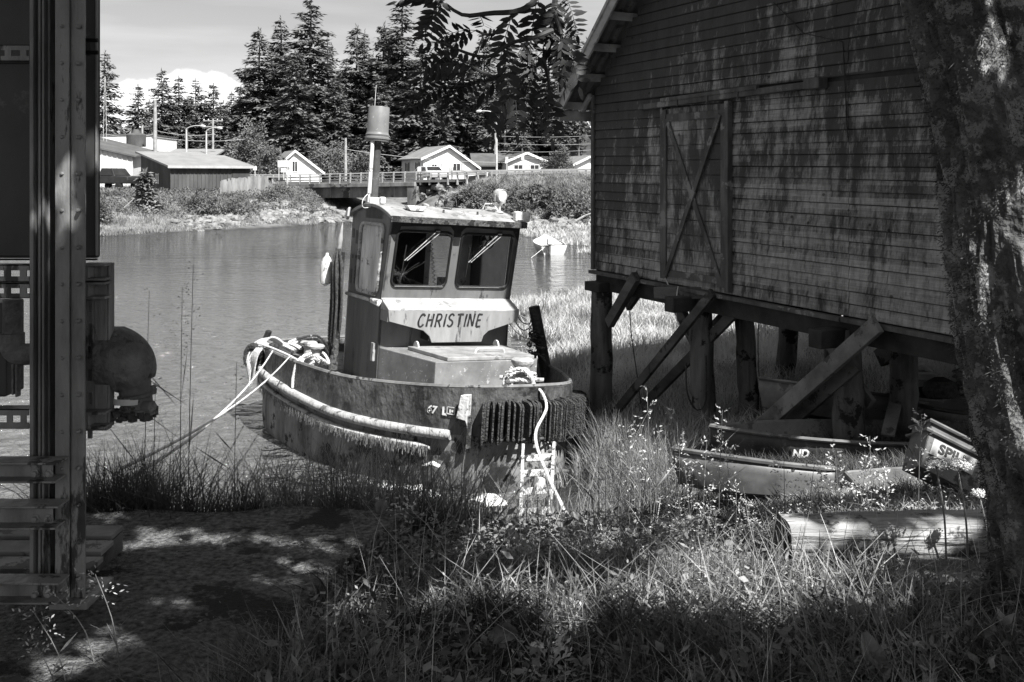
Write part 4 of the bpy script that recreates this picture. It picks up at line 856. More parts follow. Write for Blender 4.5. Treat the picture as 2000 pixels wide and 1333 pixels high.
# interior
mb = MB(); mb.box((-.6, 0, .7), (1.15, 2.0, .05)); mb.build('console', 'tug_black', tug); mb = MB(); mb.box((-1.2, -.40, 1.2), (.04, 1.1, 1.7)); mb.build('inner_panel', 'tug_black', tug)
mb = MB(); mb.box((-.25, .02, 1.22), (.12, .14, .13)); mb.build('radio', 'tug_white', tug, bevel=.01)
mb = MB(); mb.tube([(-.12+.018*math.cos(t*2.2), -.28+.01*t*.33+.018*math.sin(t*2.2), 1.9-.022*t) for t in np.arange(0, 33, .35)], .005, 4); mb.build('radio_cord', 'rubber_seal', tug)
mb = MB(); c0 = Vector((-.05, .62, 1.86)); mb.tube([c0+Vector((0, .13*math.cos(t), .13*math.sin(t))) for t in np.arange(0, 6.2, .4)], .008, 5, closed=True)
for k in range(12): t = k*.5236; mb.tube([c0, c0+Vector((0, .13*math.cos(t), .13*math.sin(t)))], .003, 3)
for k in range(3):
    t = k*2.094; mb.prism([c0+Vector((.01, .02*math.cos(t), .02*math.sin(t))), c0+Vector((.01, .11*math.cos(t), .11*math.sin(t))), c0+Vector((.01, .1*math.cos(t+1.2), .1*math.sin(t+1.2)))], (-.01, 0, 0))
mb.build('cabin_fan', 'rubber_seal', tug)
# name board: sloping shelf with the shaped panel under it
q_ = .30; NB = [(-HW+.0, .845), (HW, .845), (HW-.02, .70), (.55, .56), (.47, .49), (.44, .40), (-.36, .40), (-.40, .49), (-.5, .57), (-HW+.02, .70)]
mb = MB(); mb.prism([(0.0, -HW, 1.0), (q_, -HW, .865), (q_, -HW, .845), (0, -HW, .845)], (0, 2*HW, 0)); mb.build('shelf', 'shelf_paint', tug, bevel=.006)
mb = MB(); mb.prism([(q_-.002, y, z) for y, z in NB], (-.03, 0, 0)); nbd = mb.build('name_board', 'tug_panel', tug, bevel=.004)
for sg in (-1, 1):
    mb = MB(); mb.prism([(q_-.03, sg*(HW-.004), .845), (0, sg*(HW-.004), .845), (0, sg*(HW-.004), .69), (q_-.03, sg*(HW-.004), .69)], (0, -sg*.02, 0)); mb.build('name_board_end', 'tug_cabin', nbd)
mb = MB(); mb.prism([(q_-.03, -.4, .42), (0, -.4, .42), (0, .46, .42), (q_-.03, .46, .42)], (0, 0, .42)); mb.build('board_support', 'tug_black', nbd)
LET = {'C': [[(.72, .84), (.5, .98), (.25, .9), (.08, .6), (.08, .3), (.25, .05), (.5, .02), (.74, .2)]], 'H': [[(.08, 1), (.06, .5), (.08, 0)], [(.68, 1), (.7, .5), (.66, 0)], [(.07, .5), (.68, .53)]], 'R': [[(.08, 0), (.06, .5), (.08, 1)], [(.02, .97), (.45, 1), (.64, .82), (.58, .6), (.38, .5), (.08, .48)], [(.34, .5), (.72, .0)]],
       'I': [[(.1, 1), (.08, .5), (.1, 0)]], 'S': [[(.66, .84), (.45, .98), (.2, .92), (.08, .74), (.2, .57), (.5, .46), (.66, .28), (.54, .06), (.28, .0), (.05, .14)]], 'T': [[(0, .97), (.4, 1), (.78, .98)], [(.4, 1), (.38, .5), (.4, 0)]], 'N': [[(.06, 0), (.06, .5), (.05, 1)], [(.05, 1), (.36, .5), (.68, .02)], [(.68, .02), (.69, .5), (.68, 1.02)]], 'E': [[(.1, 1), (.06, .5), (.1, 0)], [(.1, 1), (.62, .98)], [(.08, .52), (.52, .54)], [(.1, 0), (.64, .03)]]}
mb = MB(); cx_ = 0; wdt = {'I': .42}; tot = sum(wdt.get(ch, 1.0) for ch in 'CHRISTINE'); LH, LW = .18, .136
for ci, ch in enumerate('CHRISTINE'):
    for st_ in LET[ch]:
        pt = [((cx_+u*.92-tot/2)*LW+.20*v*LH, (v-.5)*LH+.004*math.sin(ci*2.1)) for u, v in st_]; pts = resample([Vector((0, y-.075, .715+z)) for y, z in pt], .012); k = len(mb.v)
        mb.tube(pts, [.0135+.002*math.sin(i*.5+ci) for i in range(len(pts))], 8); mb.v[k:] = [(q_+.003+x*.15, y, z) for x, y, z in mb.v[k:]]
    cx_ += wdt.get(ch, 1.0)
mb.build('lettering', 'tug_black', nbd)
# companion box and hatch
zt_ = .30
mb = MB(); mb.prism([(0, -1.03, -.25), (1.32, -.78, -.25), (1.32, .78, -.25), (0, 1.03, -.25)], (0, 0, zt_+.25)); mb.build('companion_box', 'tug_box', tug, bevel=.01)
mb = MB(); mb.prism([(.28, -.72, zt_+.004), (1.30, -.60, zt_+.004), (1.30, .74, zt_+.004), (.40, .74, zt_+.004)], (0, 0, .05)); hl = mb.build('hatch_lid', 'tug_roof', tug, bevel=.008)
mb = MB(); mb.tube(resample([Vector((.98, -.02, zt_+.05)), Vector((.98, 0, zt_+.10)), Vector((.98, .06, zt_+.115)), Vector((.98, .36, zt_+.115)), Vector((.98, .42, zt_+.10)), Vector((.98, .44, zt_+.05))], .04), .014, 7); mb.build('handle', 'tug_white', hl, smooth=True)
for y in (-.62, .66):
    mb = MB(); mb.prism([(.33+.08*math.cos(t), y, zt_+.05+.08*max(0, math.sin(t))) for t in np.arange(0, 3.3, .35)], (0, .02, 0)); mb.build('hinge', 'tug_white', hl)
mb = MB(); mb.box((-.12, -HW-.02, .22), (.09, .04, .26)); mb.build('side_vent', 'rail_pale', tug, bevel=.01)
# lettering on the bow
def hull_mtx(f, z, off=.02):
    k = min(range(len(half)-1), key=lambda i: abs(half[i].x-f)); p = half[k]; t_ = (half[max(0, k-1)]-half[k+1]).normalized(); nn = Vector((t_.y, -t_.x, 0)); nn = nn if nn.y < 0 else -nn
    m = Matrix((( t_.x, 0, nn.x, p.x+nn.x*off), (t_.y, 0, nn.y, p.y+nn.y*off), (0, 1, 0, sheer(f)+z), (0, 0, 0, 1))); return m
text('lettering', '67', .13, 'tug_white', tug, hull_mtx(1.86, -.27, .026), shear=.15, ext=.002, bold=.004); text('lettering', 'L', .14, 'tug_white', tug, hull_mtx(2.02, -.28, .026), ext=.002, bold=.006)
mb = MB(); m4 = hull_mtx(2.14, -.27, .03)
for a, b, c, d in ((-.055, -.05, .055, -.04), (-.055, .035, .055, .042), (-.055, -.05, -.048, .04), (.048, -.05, .055, .04), (-.02, -.03, .0, .01), (.01, -.02, .035, .005)): mb.prism([m4 @ Vector((a, b, 0)), m4 @ Vector((c, b, 0)), m4 @ Vector((c, d, 0)), m4 @ Vector((a, d, 0))], m4.to_3x3() @ Vector((0, 0, .004)))
mb.build('inspection_plate', 'tug_white', tug)
# bitt on the bow with rope turned round it
bp_ = Vector((2.12, .06, -.02))
mb = MB(); mb.lathe(bp_, [(.13, 0), (.11, .03), (.10, .36), (.13, .40), (.15, .43), (.15, .46), (.12, .48)], 20); mb.tube([bp_+Vector((-.15, -.24, .22)), bp_+Vector((.15, .24, .22))], .028, 8); mb.tube([bp_+Vector((.1, -.26, .22)), bp_+Vector((-.1, .26, .22))], .03, 8); bt_ = mb.build('bitt', 'rail_pale', tug, smooth=True)
mb = MB(); pts = []
for i in range(120):
    t = i*.30; rr0 = .150+.018*math.sin(t*.9)+.012*math.sin(t*2.3); pts.append(bp_+Vector((rr0*math.cos(t), rr0*1.2*math.sin(t), .05+.26*((i*1.0/60) % 1 if i < 60 else 1-((i-60)/60))+.02*math.sin(t*1.1))))
mb.rope(pts, .025, 5)
for k in range(2):
    mb.rope([bp_+Vector((.12, -.25, .34-.05*k)), bp_+Vector((.19, -.12+.05*k, .38)), bp_+Vector((.2, .05, .2)), bp_+Vector((.17, -.1, .08)), bp_+Vector((.1, -.22, .02+.08*k)), bp_+Vector((.0, -.26, .2)), bp_+Vector((.08, -.2, .38))], .021, 5)
mb.build('rope_turns', 'rope_pale', bt_, smooth=True)
# starboard quarter bitt with rope
bq = Vector((-.95, -1.62, -.2))
mb = MB(); mb.lathe(bq, [(.07, 0), (.065, .34), (.12, .36), (.13, .39), (.11, .41)], 18); mb.lathe(bq+Vector((-.32, 0, 0)), [(.07, 0), (.065, .34), (.12, .36), (.13, .39), (.11, .41)], 18); mb.tube([bq+Vector((.15, 0, .2)), bq+Vector((-.45, 0, .2))], .03, 8); b2 = mb.build('bitt', 'rail_pale', tug, smooth=True)
rr_ = random.Random(12); mb = MB()
for k in range(4):
    c = bq+Vector((-.15+.1*k, -.02, .12+.04*k)); mb.rope([c+Vector((.17*math.cos(t)*(1+.2*k), .15*math.sin(t), .06*math.sin(t*2+k))) for t in np.arange(0, 6.5, .5)], .02, 5)
mb.rope([bq+Vector((.1, -.1, .3)), bq+Vector((.2, -.3, .24)), bq+Vector((.22, -.36, .15)), bq+Vector((.2, -.38, -.02)), bq+Vector((.24, -.39, -.16))], .02, 5)
mb.build('rope_turns', 'rope_pale', b2, smooth=True)
# roof gear
mb = MB(); sx_, sy_ = -.72, -.97; z0 = rz(sx_); mb.lathe((sx_, sy_, z0-.01), [(.10, 0), (.10, .02), (.066, .03), (.066, .98)], 18); stk = mb.build('exhaust_stack', 'stack', tug, smooth=True)
mb = MB(); zb_ = z0+.95; mb.lathe((sx_, sy_, zb_), [(.02, -.02), (.170, -.02), (.172, 0), (.185, .01), (.185, .035), (.170, .045), (.178, .075), (.165, .09), (.160, .12), (.155, .48), (.150, .49), (.02, .49)], 28); mb.build('upturned_bucket', 'bucket', stk, smooth=True, ang=50)
mb = MB(); mb.tube([(sx_+.07, sy_-.10, z0+.15), (sx_+.07, sy_-.10, z0+.93)], .03, 12); mb.tube([(sx_+.07, sy_-.10, z0+.02), (sx_+.07, sy_-.10, z0+.15)], .018, 8); mb.build('antenna_tube', 'tug_white', tug, smooth=True)
mb = MB(); mb.tube([(sx_+.07, sy_-.10, z0+.93), (sx_+.07, sy_-.1, z0+1.75)], .004, 4); mb.build('antenna_whip', 'tug_white', tug)
mb = MB(); mb.tube(resample([Vector((sx_+.07, sy_-.1, z0+.93)), Vector((sx_+.05, sy_+.1, z0+.95)), Vector((sx_, sy_+.19, z0+1.02))], .05), .005, 4); mb.tube(resample([Vector((sx_+.07, sy_-.1, z0+.16)), Vector((sx_+.1, sy_-.2, z0+.05)), Vector((sx_+.12, sy_-.2, z0-.06)), Vector((sx_+.16, sy_-.1, z0-.05))], .03), .006, 4); mb.build('antenna_wire', 'tug_white', tug)
mb = MB(); mb.box((sx_+.03, sy_+.02, z0+.045), (.2, .24, .10)); mb.build('stack_base', 'tug_white', tug, bevel=.015)
mb = MB(); mb.box((-.30, -1.0, rz(-.3)+.06), (.09, .08, .1)); mb.build('deck_lamp', 'tug_white', tug, bevel=.02)
mb = MB(); mb.prism([(.1, -.78, rz(.1)+.09), (.1, -.48, rz(.1)+.09), (.1, -.54, rz(.1)+.02), (.1, -.72, rz(.1)+.02)], (-.14, 0, .0)); mb.beam((.0, -.63, rz(.1)+.02), (.0, -.63, rz(.0)), .1, .03, (1, 0, 0)); mb.build('nav_light', 'tug_white', tug, bevel=.012)
mb = MB(); c = Vector((-.2, .02, rz(-.2)+.03)); mb.lathe(c, [(.05, 0), (.07, .01), (.075, .09), (.06, .1)], 16)
for s_ in (-1, 1): mb.tube([c+Vector((0, s_*.08, .05)), c+Vector((-.05, s_*.14, .13)), c+Vector((-.05, s_*.16, .02))], .008, 5)
mb.build('horn', 'tug_rust', tug, smooth=True)
for y in (-.18, .38): mb = MB(); mb.lathe((.05, y, rz(.05)), [(.016, 0), (.016, .04), (.008, .045)], 8); mb.build('roof_stud', 'tug_rust', tug)
mb = MB(); mb.beam((-.25, .70, rz(-.25)+.06), (-.1, .78, rz(-.1)+.07), .03, .02); mb.tube([(-.28, .64, rz(-.28)+.02), (-.25, .66, rz(-.25)+.11), (-.2, .78, rz(-.2)+.12), (-.16, .84, rz(-.2)+.02)], .012, 5); mb.build('roof_cleat', 'tug_white', tug)
sp = Vector((-.15, .86, rz(-.15)))
mb = MB(); mb.lathe(sp, [(.07, 0), (.06, .02), (.02, .03), (.018, .14)], 12); mb.tube([sp+Vector((0, -.09, .28)), sp+Vector((0, -.09, .16)), sp+Vector((0, 0, .13)), sp+Vector((0, .09, .16)), sp+Vector((0, .09, .28))], .010, 6); sl = mb.build('searchlight', 'rail_pale', tug, smooth=True)
ax = Vector((.8, .25, -.12)); c = sp+Vector((-.06, 0, .27)); mb = MB(); mb.lathe(c, [(.04, -.07), (.085, -.04), (.10, 0), (.105, .09), (.098, .10), (.09, .085), (.01, .05)], 24, ax); mb.build('lamp_head', 'rail_pale', sl, smooth=True); mb = MB(); mb.lathe(c, [(.088, .088), (.086, .094), (.01, .100)], 20, ax); mb.build('lens', 'tug_white', sl, smooth=True)
mb = MB(); mb.tube([c+Vector((.02, 0, .1)), c+Vector((-.02, .0, .16)), c+Vector((-.15, .22, .36))], .007, 5); mb.build('whip_rod', 'tug_black', sl)
mb = MB(); c = Vector((.25, 1.02, rz(.25)+.07)); m3 = Matrix.Rotation(R(-6), 3, 'Z'); mb.box(c, (.12, .24, .15), m3); fl = mb.build('floodlight', 'tug_white', tug, bevel=.02); mb = MB(); mb.box(c+Vector((.062, 0, 0)), (.012, .19, .11), m3); mb.build('lens', 'lens_glass', fl, bevel=.01)
mb = MB(); mb.prism([(-1.36, -HW-.06, 2.1), (-1.30, -HW-.06, 2.2), (-1.22, -HW-.06, 2.24), (-1.25, -HW-.06, 2.1), (-1.3, -HW-.06, 2.04)], (0, -.05, 0)); mb.build('side_lamp', 'buoy', tug, bevel=.01)
# post on the starboard rail with dark ropes and a buoy
mb = MB(); mb.tube([(-1.28, -1.22, -.22), (-1.28, -1.21, .6), (-1.3, -1.2, 1.55)], [.075, .07, .06], 14); ps = mb.build('side_post', 'tug_rust', tug, smooth=True)
mb = MB(); mb.tube([(-1.3, -1.24, 1.50), (-1.28, -1.23, 1.75), (-1.26, -1.22, 2.0)], [.032, .036, .006], 10); mb.build('wooden_spike', 'barge_wood', ps, smooth=True)
mb = MB(); rr_ = random.Random(4)
for k in range(7):
    o_ = Vector((rr_.uniform(-.02, .12), rr_.uniform(-.10, .02), 0)); l_ = rr_.uniform(.15, .55)
    mb.rope([Vector((-1.24, -1.26, 1.6))+o_*.3, Vector((-1.18, -1.28, 1.3))+o_, Vector((-1.16, -1.27, .9))+o_, Vector((-1.18, -1.26, l_))+o_, Vector((-1.12, -1.25, l_-.06))+o_, Vector((-1.08, -1.26, .8))+o_, Vector((-1.14, -1.28, 1.35))+o_, Vector((-1.22, -1.27, 1.6))+o_*.4], .019, 4)
mb.build('rope_hank', 'rope_dark', ps, smooth=True)
mb = MB(); mb.lathe((-1.46, -1.36, 1.02), [(.02, 0), (.075, .04), (.09, .12), (.09, .34), (.06, .42), (.025, .46), (.02, .5)], 18); mb.build('buoy', 'buoy', ps, smooth=True)
# clutter on the side deck, black tyres over the quarter
for k, (f, b, z) in enumerate(((-2.95, -1.78, -.25), (-2.55, -2.03, -.22))):
    mb = MB(); mb.tube([Vector((f+.17*math.cos(t)*.8, b+.08*math.cos(t)-.03, z+.17*math.sin(t))) for t in np.arange(0, 6.2, .35)], .06, 8, closed=True); mb.build('quarter_tyre', 'rubber', tug, smooth=True)
mb = MB(); mb.beam((-2.75, -1.85, -.02), (-2.7, -1.8, .18), .1, .08); mb.build('fairlead', 'tug_black', tug, bevel=.02)
for k in range(8):
    mb = MB(); mb.rope([Vector((-1.5-.14*k, -1.5+.1*k, -.16)), Vector((-1.8-.1*k, -1.35+.04*k, -.10+.03*k)), Vector((-2.2, -1.2-.06*k, -.08+.02*k)), Vector((-2.5+.05*k, -1.5, -.02)), Vector((-2.2, -1.72+.05*k, .02)), Vector((-1.7+.06*k, -1.66, .0+.02*k))], .02, 4); mb.build('deck_rope', 'rope_dark' if k % 3 == 2 else 'rope_pale', tug, smooth=True)
mb = MB()
for k in range(6):
    f = -2.55+.05*k; mb.rope([Vector((-2.2+.04*k, -1.6, -.08)), Vector((f, -1.88, .07+.012*k)), Vector((f-.10, -2.12, -.1-.05*k)), Vector((f-.1, -2.14, -.34-.06*k)), Vector((f-.03, -2.12, -.38-.03*k)), Vector((f+.1, -2.10, -.12)), Vector((f+.12, -1.95, .05))], .015, 4)
mb.build('quarter_rope', 'rope_pale', tug, smooth=True)
# ------------------------------------------------------------------ lines ashore, as things of their own
def tw(v): return TM @ Vector(v)
def line(pts, r, label, mat='rope_pale', step=None):
    mb = MB(); mb.rope([Vector(p) for p in pts], r, 5); o = mb.build('mooring_rope', mat, smooth=True); return tag(o, label, 'rope')
q0 = tw((.06-1.0, -2.0, .05)); q1 = tw((-1.6, -2.06, .02))
def sag(a, b, s_, n=8): return [Vector(a).lerp(Vector(b), i/n)-Vector((0, 0, s_*4*(i/n)*(1-i/n))) for i in range(n+1)]
line(sag(q0, P(238, 915, 5.6), .12), .011, 'upper pale mooring line from the tug quarter down to the landing edge')
line(sag(q1, P(215, 955, 5.3), .18), .012, 'lower pale mooring line from the tug quarter down to the landing edge')
line(sag(tw((-2.4, -2.05, .02)), tw((-.9, -1.9, -.0)), -.02), .016, 'pale line pulled along the outside of the tug quarter')
a_ = tw((2.25, .12, .06)); line([a_, tw((2.62, .02, .16)), tw((2.84, .0, -.02)), P(1046, 850, 11.2), P(1066, 920, 10.2), P(1103, 1000, 9.0), P(1112, 1040, 8.6)], .018, 'pale bow line from the round bitt down over the tyres to the ground')
# ------------------------------------------------------------------ mooring pile with chain, port bow
gm('pile_black', .012, .04, 6, .8, bump=.6, bscale=25)
pm = empty('mooring_pile', (.72, 15.2, -4.1), (0, 0, 0), 'black leaning pile wrapped with chain just behind the tug bow', 'mooring pile')
mb = MB(); mb.tube([P(1072, 760, 15.2), P(1060, 690, 15.2), P(1043, 599, 15.2)], [.09, .088, .085], 16); mb.build('post', 'pile_black', pm, smooth=True, world=True)
mb = MB(); rr_ = random.Random(8)
for k in range(16):
    c = P(1040+rr_.uniform(-8, 22), 650+k*3.4, 15.05+rr_.uniform(-.05, .1)); a = Vector((rr_.uniform(-1, 1), rr_.uniform(-1, 1), rr_.uniform(-.6, .6))).normalized(); b = a.cross(Vector((.3, .2, 1))).normalized()
    mb.tube([c+a*.055*math.cos(t)+b*.032*math.sin(t) for t in np.arange(0, 6.2, .6)], .013, 5, closed=True)
for k in range(9):
    c = P(1036, 628+k*6, 15.05); a = Vector((.25, 0, 1)).normalized(); b = Vector((1, 0, 0)) if k % 2 else Vector((0, 1, 0)); mb.tube([c+a*.036*math.cos(t)+b*.02*math.sin(t) for t in np.arange(0, 6.2, .6)], .008, 5, closed=True)
for z in (655, 690): mb.tube([P(1050+z*.06-40, z, 15.2)+Vector((.11*math.cos(t), .11*math.sin(t), .01*math.sin(2*t))) for t in np.arange(0, 6.2, .5)], .016, 5, closed=True)
mb.build('chain', 'tug_rust', pm, world=True)
line(sag(tw((-.1, 1.12, .95)), P(1036, 632, 15.05), .12), .010, 'upper dark line from the cabin side to the leaning pile', 'rope_dark')
line(sag(tw((-.1, 1.12, .86)), P(1034, 640, 15.05), .16), .010, 'second dark line from the cabin side to the leaning pile', 'rope_dark')
line(sag(tw((-.1, 1.12, .62)), P(1032, 662, 15.05), .05), .007, 'thin lower line from the cabin side to the chain', 'rope_dark')
# ------------------------------------------------------------------ ladder and boards below the bow
gm('ladder_paint', .35, .7, 9, .7, bump=.5, third=(.10, 9, .53)); gm('board_white', .6, .8, 6, .7, third=(.25, 4, .6))
lad = empty('ladder', (.15, 10.0, -3.6), (0, 0, 0), 'old white painted wooden ladder leaning against the tug bow below the tyres', 'ladder')
La, Lb = P(1015, 1055, 9.4), P(1022, 872, 11.55); Ra, Rb = P(1072, 1050, 9.3), P(1082, 868, 11.45)
for a, b in ((La, Lb), (Ra, Rb)): mb = MB(); mb.beam(a, b, .035, .07, (0, .5, 1)); mb.build('side_rail', 'ladder_paint', lad, world=True, bevel=.006)
for t in (.06, .25, .46, .66, .84): mb = MB(); mb.beam(La.lerp(Lb, t)-Vector((.02, 0, 0)), Ra.lerp(Rb, t)+Vector((.02, 0, 0)), .03, .075, (0, .4, 1)); mb.build('rung', 'ladder_paint', lad, world=True, bevel=.006)
def sheet(pts, th, label, mat='board_white', name='board'):
    mb = MB(); mb.prism([Vector(p) for p in pts], (0, .3*th, th)); o = mb.build(name, mat, bevel=.003); return tag(o, label, 'board', 'broken white boards on the mud below the tug')
def gp(x, y, D): return P(x, y, D)
sheet([gp(722, 946, 9.3), gp(800, 952, 9.6), gp(818, 950, 9.9), gp(760, 958, 9.2)], .015, 'narrow pale board strip farthest left below the tug')
sheet([gp(788, 955, 9.2), gp(822, 950, 9.7), gp(862, 972, 9.1), gp(838, 970, 9.0)], .02, 'pale wedge of board just right of the narrow strip')
sheet([gp(824, 911, 10.2), gp(846, 903, 10.4), gp(862, 912, 10.3), gp(858, 915, 10.2), gp(845, 909, 10.1)], .015, 'small pale scrap of board high against the dark hull')
sheet([gp(918, 983, 8.8), gp(948, 970, 9.2), gp(968, 972, 9.3), gp(992, 988, 8.8), gp(950, 990, 8.6)], .03, 'pale three cornered board left of the ladder foot')
sheet([gp(880, 1020, 7.9), gp(905, 1016, 8.2), gp(985, 1028, 8.0), gp(982, 1036, 7.8), gp(925, 1032, 7.7)], .02, 'long pale splintered board below the ladder foot')
sheet([gp(1005, 1040, 8.0), gp(1075, 1036, 8.2), gp(1085, 1048, 7.9), gp(1010, 1054, 7.7)], .03, 'pale board lying flat at the ladder foot')
sheet([gp(713, 1006, 6.8), gp(752, 1004, 7.1), gp(757, 1026, 6.8), gp(716, 1024, 6.6)], .03, 'pale square board at the corner of the concrete landing')
# ------------------------------------------------------------------ trees of the far shore
gm('needles', .045, .17, .35, .8, trans=.12); gm('needles_pale', .07, .24, .35, .8, trans=.12); gm('broadleaf', .05, .22, .6, .8, trans=.25); gm('far_bark', .05, .14, 3, .9); gm('pale_bark', .2, .36, 3, .9)
def spruce_mesh(seed, Ht, Rad, base=.05, dens=1., name='crown', sparse=0.):
    g = np.random.default_rng(seed); C, D, Nn, LN, WD = [], [], [], [], []
    z = Ht*base; step = .42/dens
    lop = g.uniform(0, 6.28)
    while z < Ht*.985:
        u = z/Ht; rad = Rad*((1-u)**.72)*(1.0+.16*math.sin(z*1.9+seed)+.10*math.sin(z*4.3))+.16
        nb = max(4, int((7+4*(1-u))*dens))
        for k in range(nb):
            if g.uniform() < .14+sparse: continue
            az = g.uniform(0, 6.283); ln = rad*g.uniform(.6, 1.12)*(1+.12*math.sin(az-lop)); rise = .25*(u) - .05; droop = .32*(1-u)+.08
            m = max(3, int(ln/.28)); 
            for q in range(m):
                t = (q+.6)/m; r_ = ln*t; zz = z+ln*(rise*t*1.6-droop*t*t*1.4)+(.10*ln if t > .85 else 0)*(t-.85)*5
                c = np.array([math.cos(az)*r_, math.sin(az)*r_, zz]); sp = .16+.22*(1-abs(t-.45))*min(1, ln/2)
                for e in range(3):
                    a2 = az+g.uniform(-1.1, 1.1); d = np.array([math.cos(a2), math.sin(a2), g.uniform(-.75, .12)])
                    C.append(c+g.normal(0, .09, 3)*np.array([1, 1, .8])); D.append(d); Nn.append([g.normal(0, .45), g.normal(0, .45), 1]); LN.append(sp*g.uniform(1.6, 2.7)); WD.append(sp*g.uniform(.6, 1.1))
        z += step*g.uniform(.7, 1.3)
    for k in range(10): C.append(np.array([0, 0, Ht*(.95+.005*k)])); a = g.uniform(0, 6.28); D.append([math.cos(a)*.4, math.sin(a)*.4, 1]); Nn.append([math.sin(a), -math.cos(a), .1]); LN.append(.5); WD.append(.12)
    V, Q = leafquads(np.array(C), np.array(D, float), np.array(Nn, float), np.array(LN), np.array(WD)); return V, Q
def trunk_mb(Ht, r, seed=0, limbs=0, top=.97):
    r_ = random.Random(seed); mb = MB(); mb.tube([(.05*math.sin(i*1.3)*r*3, .05*math.cos(i)*r*3, -.4+Ht*top*i/8) for i in range(9)], [r*(1-.9*i/8)+.02 for i in range(9)], 8)
    for k in range(limbs):
        z = Ht*r_.uniform(.25, .9); a = r_.uniform(0, 6.28); l_ = Ht*.14*(1-z/Ht)+.5; mb.tube([(0, 0, z), (math.cos(a)*l_*.5, math.sin(a)*l_*.5, z+.1*l_), (math.cos(a)*l_, math.sin(a)*l_, z-.1*l_)], [.05, .035, .015], 4)
    return mb
SPR = []
for i, (Ht, Rad, bs, dn, spz) in enumerate(((20, 4.6, .04, 1.1, 0), (17, 3.9, .04, 1.1, .02), (22, 4.5, .10, 1.05, .03), (14, 3.2, .03, 1.1, 0), (19, 3.0, .40, .9, .2))):
    t = empty('spruce_tree', (0, 0, 0)); V, Q = spruce_mesh(40+i, Ht, Rad, bs, dn, sparse=spz); cr = npmesh('crown', V, Q, 'needles' if i != 3 else 'needles_pale', t)
    tk = trunk_mb(Ht, .28 if i != 4 else .2, i, 24).build('trunk', 'far_bark', t, smooth=True); SPR.append((t, Ht, False))
used = [False]*5
def spruce(kind, x, ytop, D, label, grp, zb=None, fat=1.):
    X = (x-1000)/F*D; zb = hz(X, D)-.1 if zb is None else zb; zt = (HY-ytop)/F*D; t, Ht, _ = SPR[kind]
    o = t if not used[kind] else copy_tree(t); used[kind] = True
    s_ = (zt-zb)/Ht; o.location = (X, D, zb); o.scale = (s_*fat, s_*fat, s_); o.rotation_euler = (0, 0, rng.uniform(0, 6.28)); tag(o, label, 'tree', grp); return o
GL = 'spruces on the left skyline'
for k, x, y, D, lb, ft in ((2, 205, 100, 108, 'tall spruce at the left edge of the sky beside the steel post', .95), (1, 270, 166, 118, 'lone short spruce between the steel post spruce and the utility pole', 1.0), (0, 316, 135, 122, 'pointed spruce just right of the wooden utility pole', 1.0), (1, 349, 150, 124, 'narrow spruce second to the right of the wooden utility pole', 1.0), (2, 382, 153, 126, 'narrow spruce above the left street lamp', 1.1), (1, 417, 163, 128, 'spruce above the crossarm pole', 1.1), (0, 452, 180, 128, 'low spruce in the dip before the big spruces', 1.0), (3, 237, 250, 112, 'small spruce behind the white flat roofed building', 1.3), (3, 430, 205, 120, 'small dark spruce behind the street lamps', 1.3)):
    spruce(k, x, y, D, lb, GL, fat=ft*1.15)
GM = 'big spruces behind the bridge'
for k, x, y, D, lb, ft in ((1, 507, 58, 124, 'tall spruce at the left end of the big stand', 1.05), (2, 549, 34, 128, 'tall spruce second from the left end of the big stand', 1.1), (0, 607, -4, 122, 'tallest broad spruce with its tip at the top edge', 1.15), (1, 578, 100, 116, 'dark spruce in front of the tallest broad one', 1.1), (0, 655, 150, 118, 'broad dark spruce left of the upturned bucket', 1.05), (1, 697, 52, 126, 'spruce with twin tips right of the tallest one', .95), (2, 712, 60, 127, 'thin spruce tip beside the twin tipped one', .7), (1, 750, 46, 128, 'spruce between the bucket and the second tallest spire', .9), (0, 785, 2, 124, 'second tallest spruce with a sharp spire', 1.1), (1, 822, 95, 118, 'spruce just right of the second tallest spire', 1.15), (2, 868, 55, 130, 'thin spruce behind the left hanging rowan leaves', 1.), (1, 905, 110, 124, 'spruce behind the hanging rowan twigs', 1.1), (2, 945, 60, 132, 'tall thin spruce behind the middle of the rowan branch', 1.0), (0, 985, 95, 128, 'broad spruce behind the street lamp by the houses', 1.0), (2, 1030, 70, 132, 'tall spruce right of the house side street lamp', 1.), (1, 1072, 90, 128, 'spruce left of the barn eave pair', 1.0), (2, 1116, 34, 124, 'tallest spruce of the pair at the barn eave', 1.), (1, 1147, 76, 126, 'second spruce of the pair at the barn eave', 1.0), (0, 480, 130, 132, 'leftmost spruce behind the broadleaf tree', .9), (2, 640, 70, 132, 'rear spruce between the tallest one and the twin tips', .9), (0, 740, 150, 116, 'bushy dark spruce behind the exhaust stack', 1.1), (0, 860, 180, 118, 'bushy dark spruce above the white gable house', 1.1)):
    spruce(k, x, y, D, lb, GM, fat=ft*1.12)
for k, x, y, D, lb in ((1, 532, 112, 133, 'rear spruce filling the gap between the two leftmost tall spires'), (0, 676, 120, 134, 'rear spruce right behind the tallest broad spruce'), (1, 728, 108, 134, 'rear spruce just above the upturned bucket'), (0, 768, 84, 134, 'rear spruce close left of the second tallest spire'), (1, 845, 128, 134, 'rear spruce behind the drooping rowan leaves'), (0, 925, 130, 134, 'rear spruce behind the leafy tree by the white house'), (1, 1008, 128, 136, 'rear spruce above the dark garage roof')):
    spruce(k, x, y, D, lb, GM, fat=1.3)
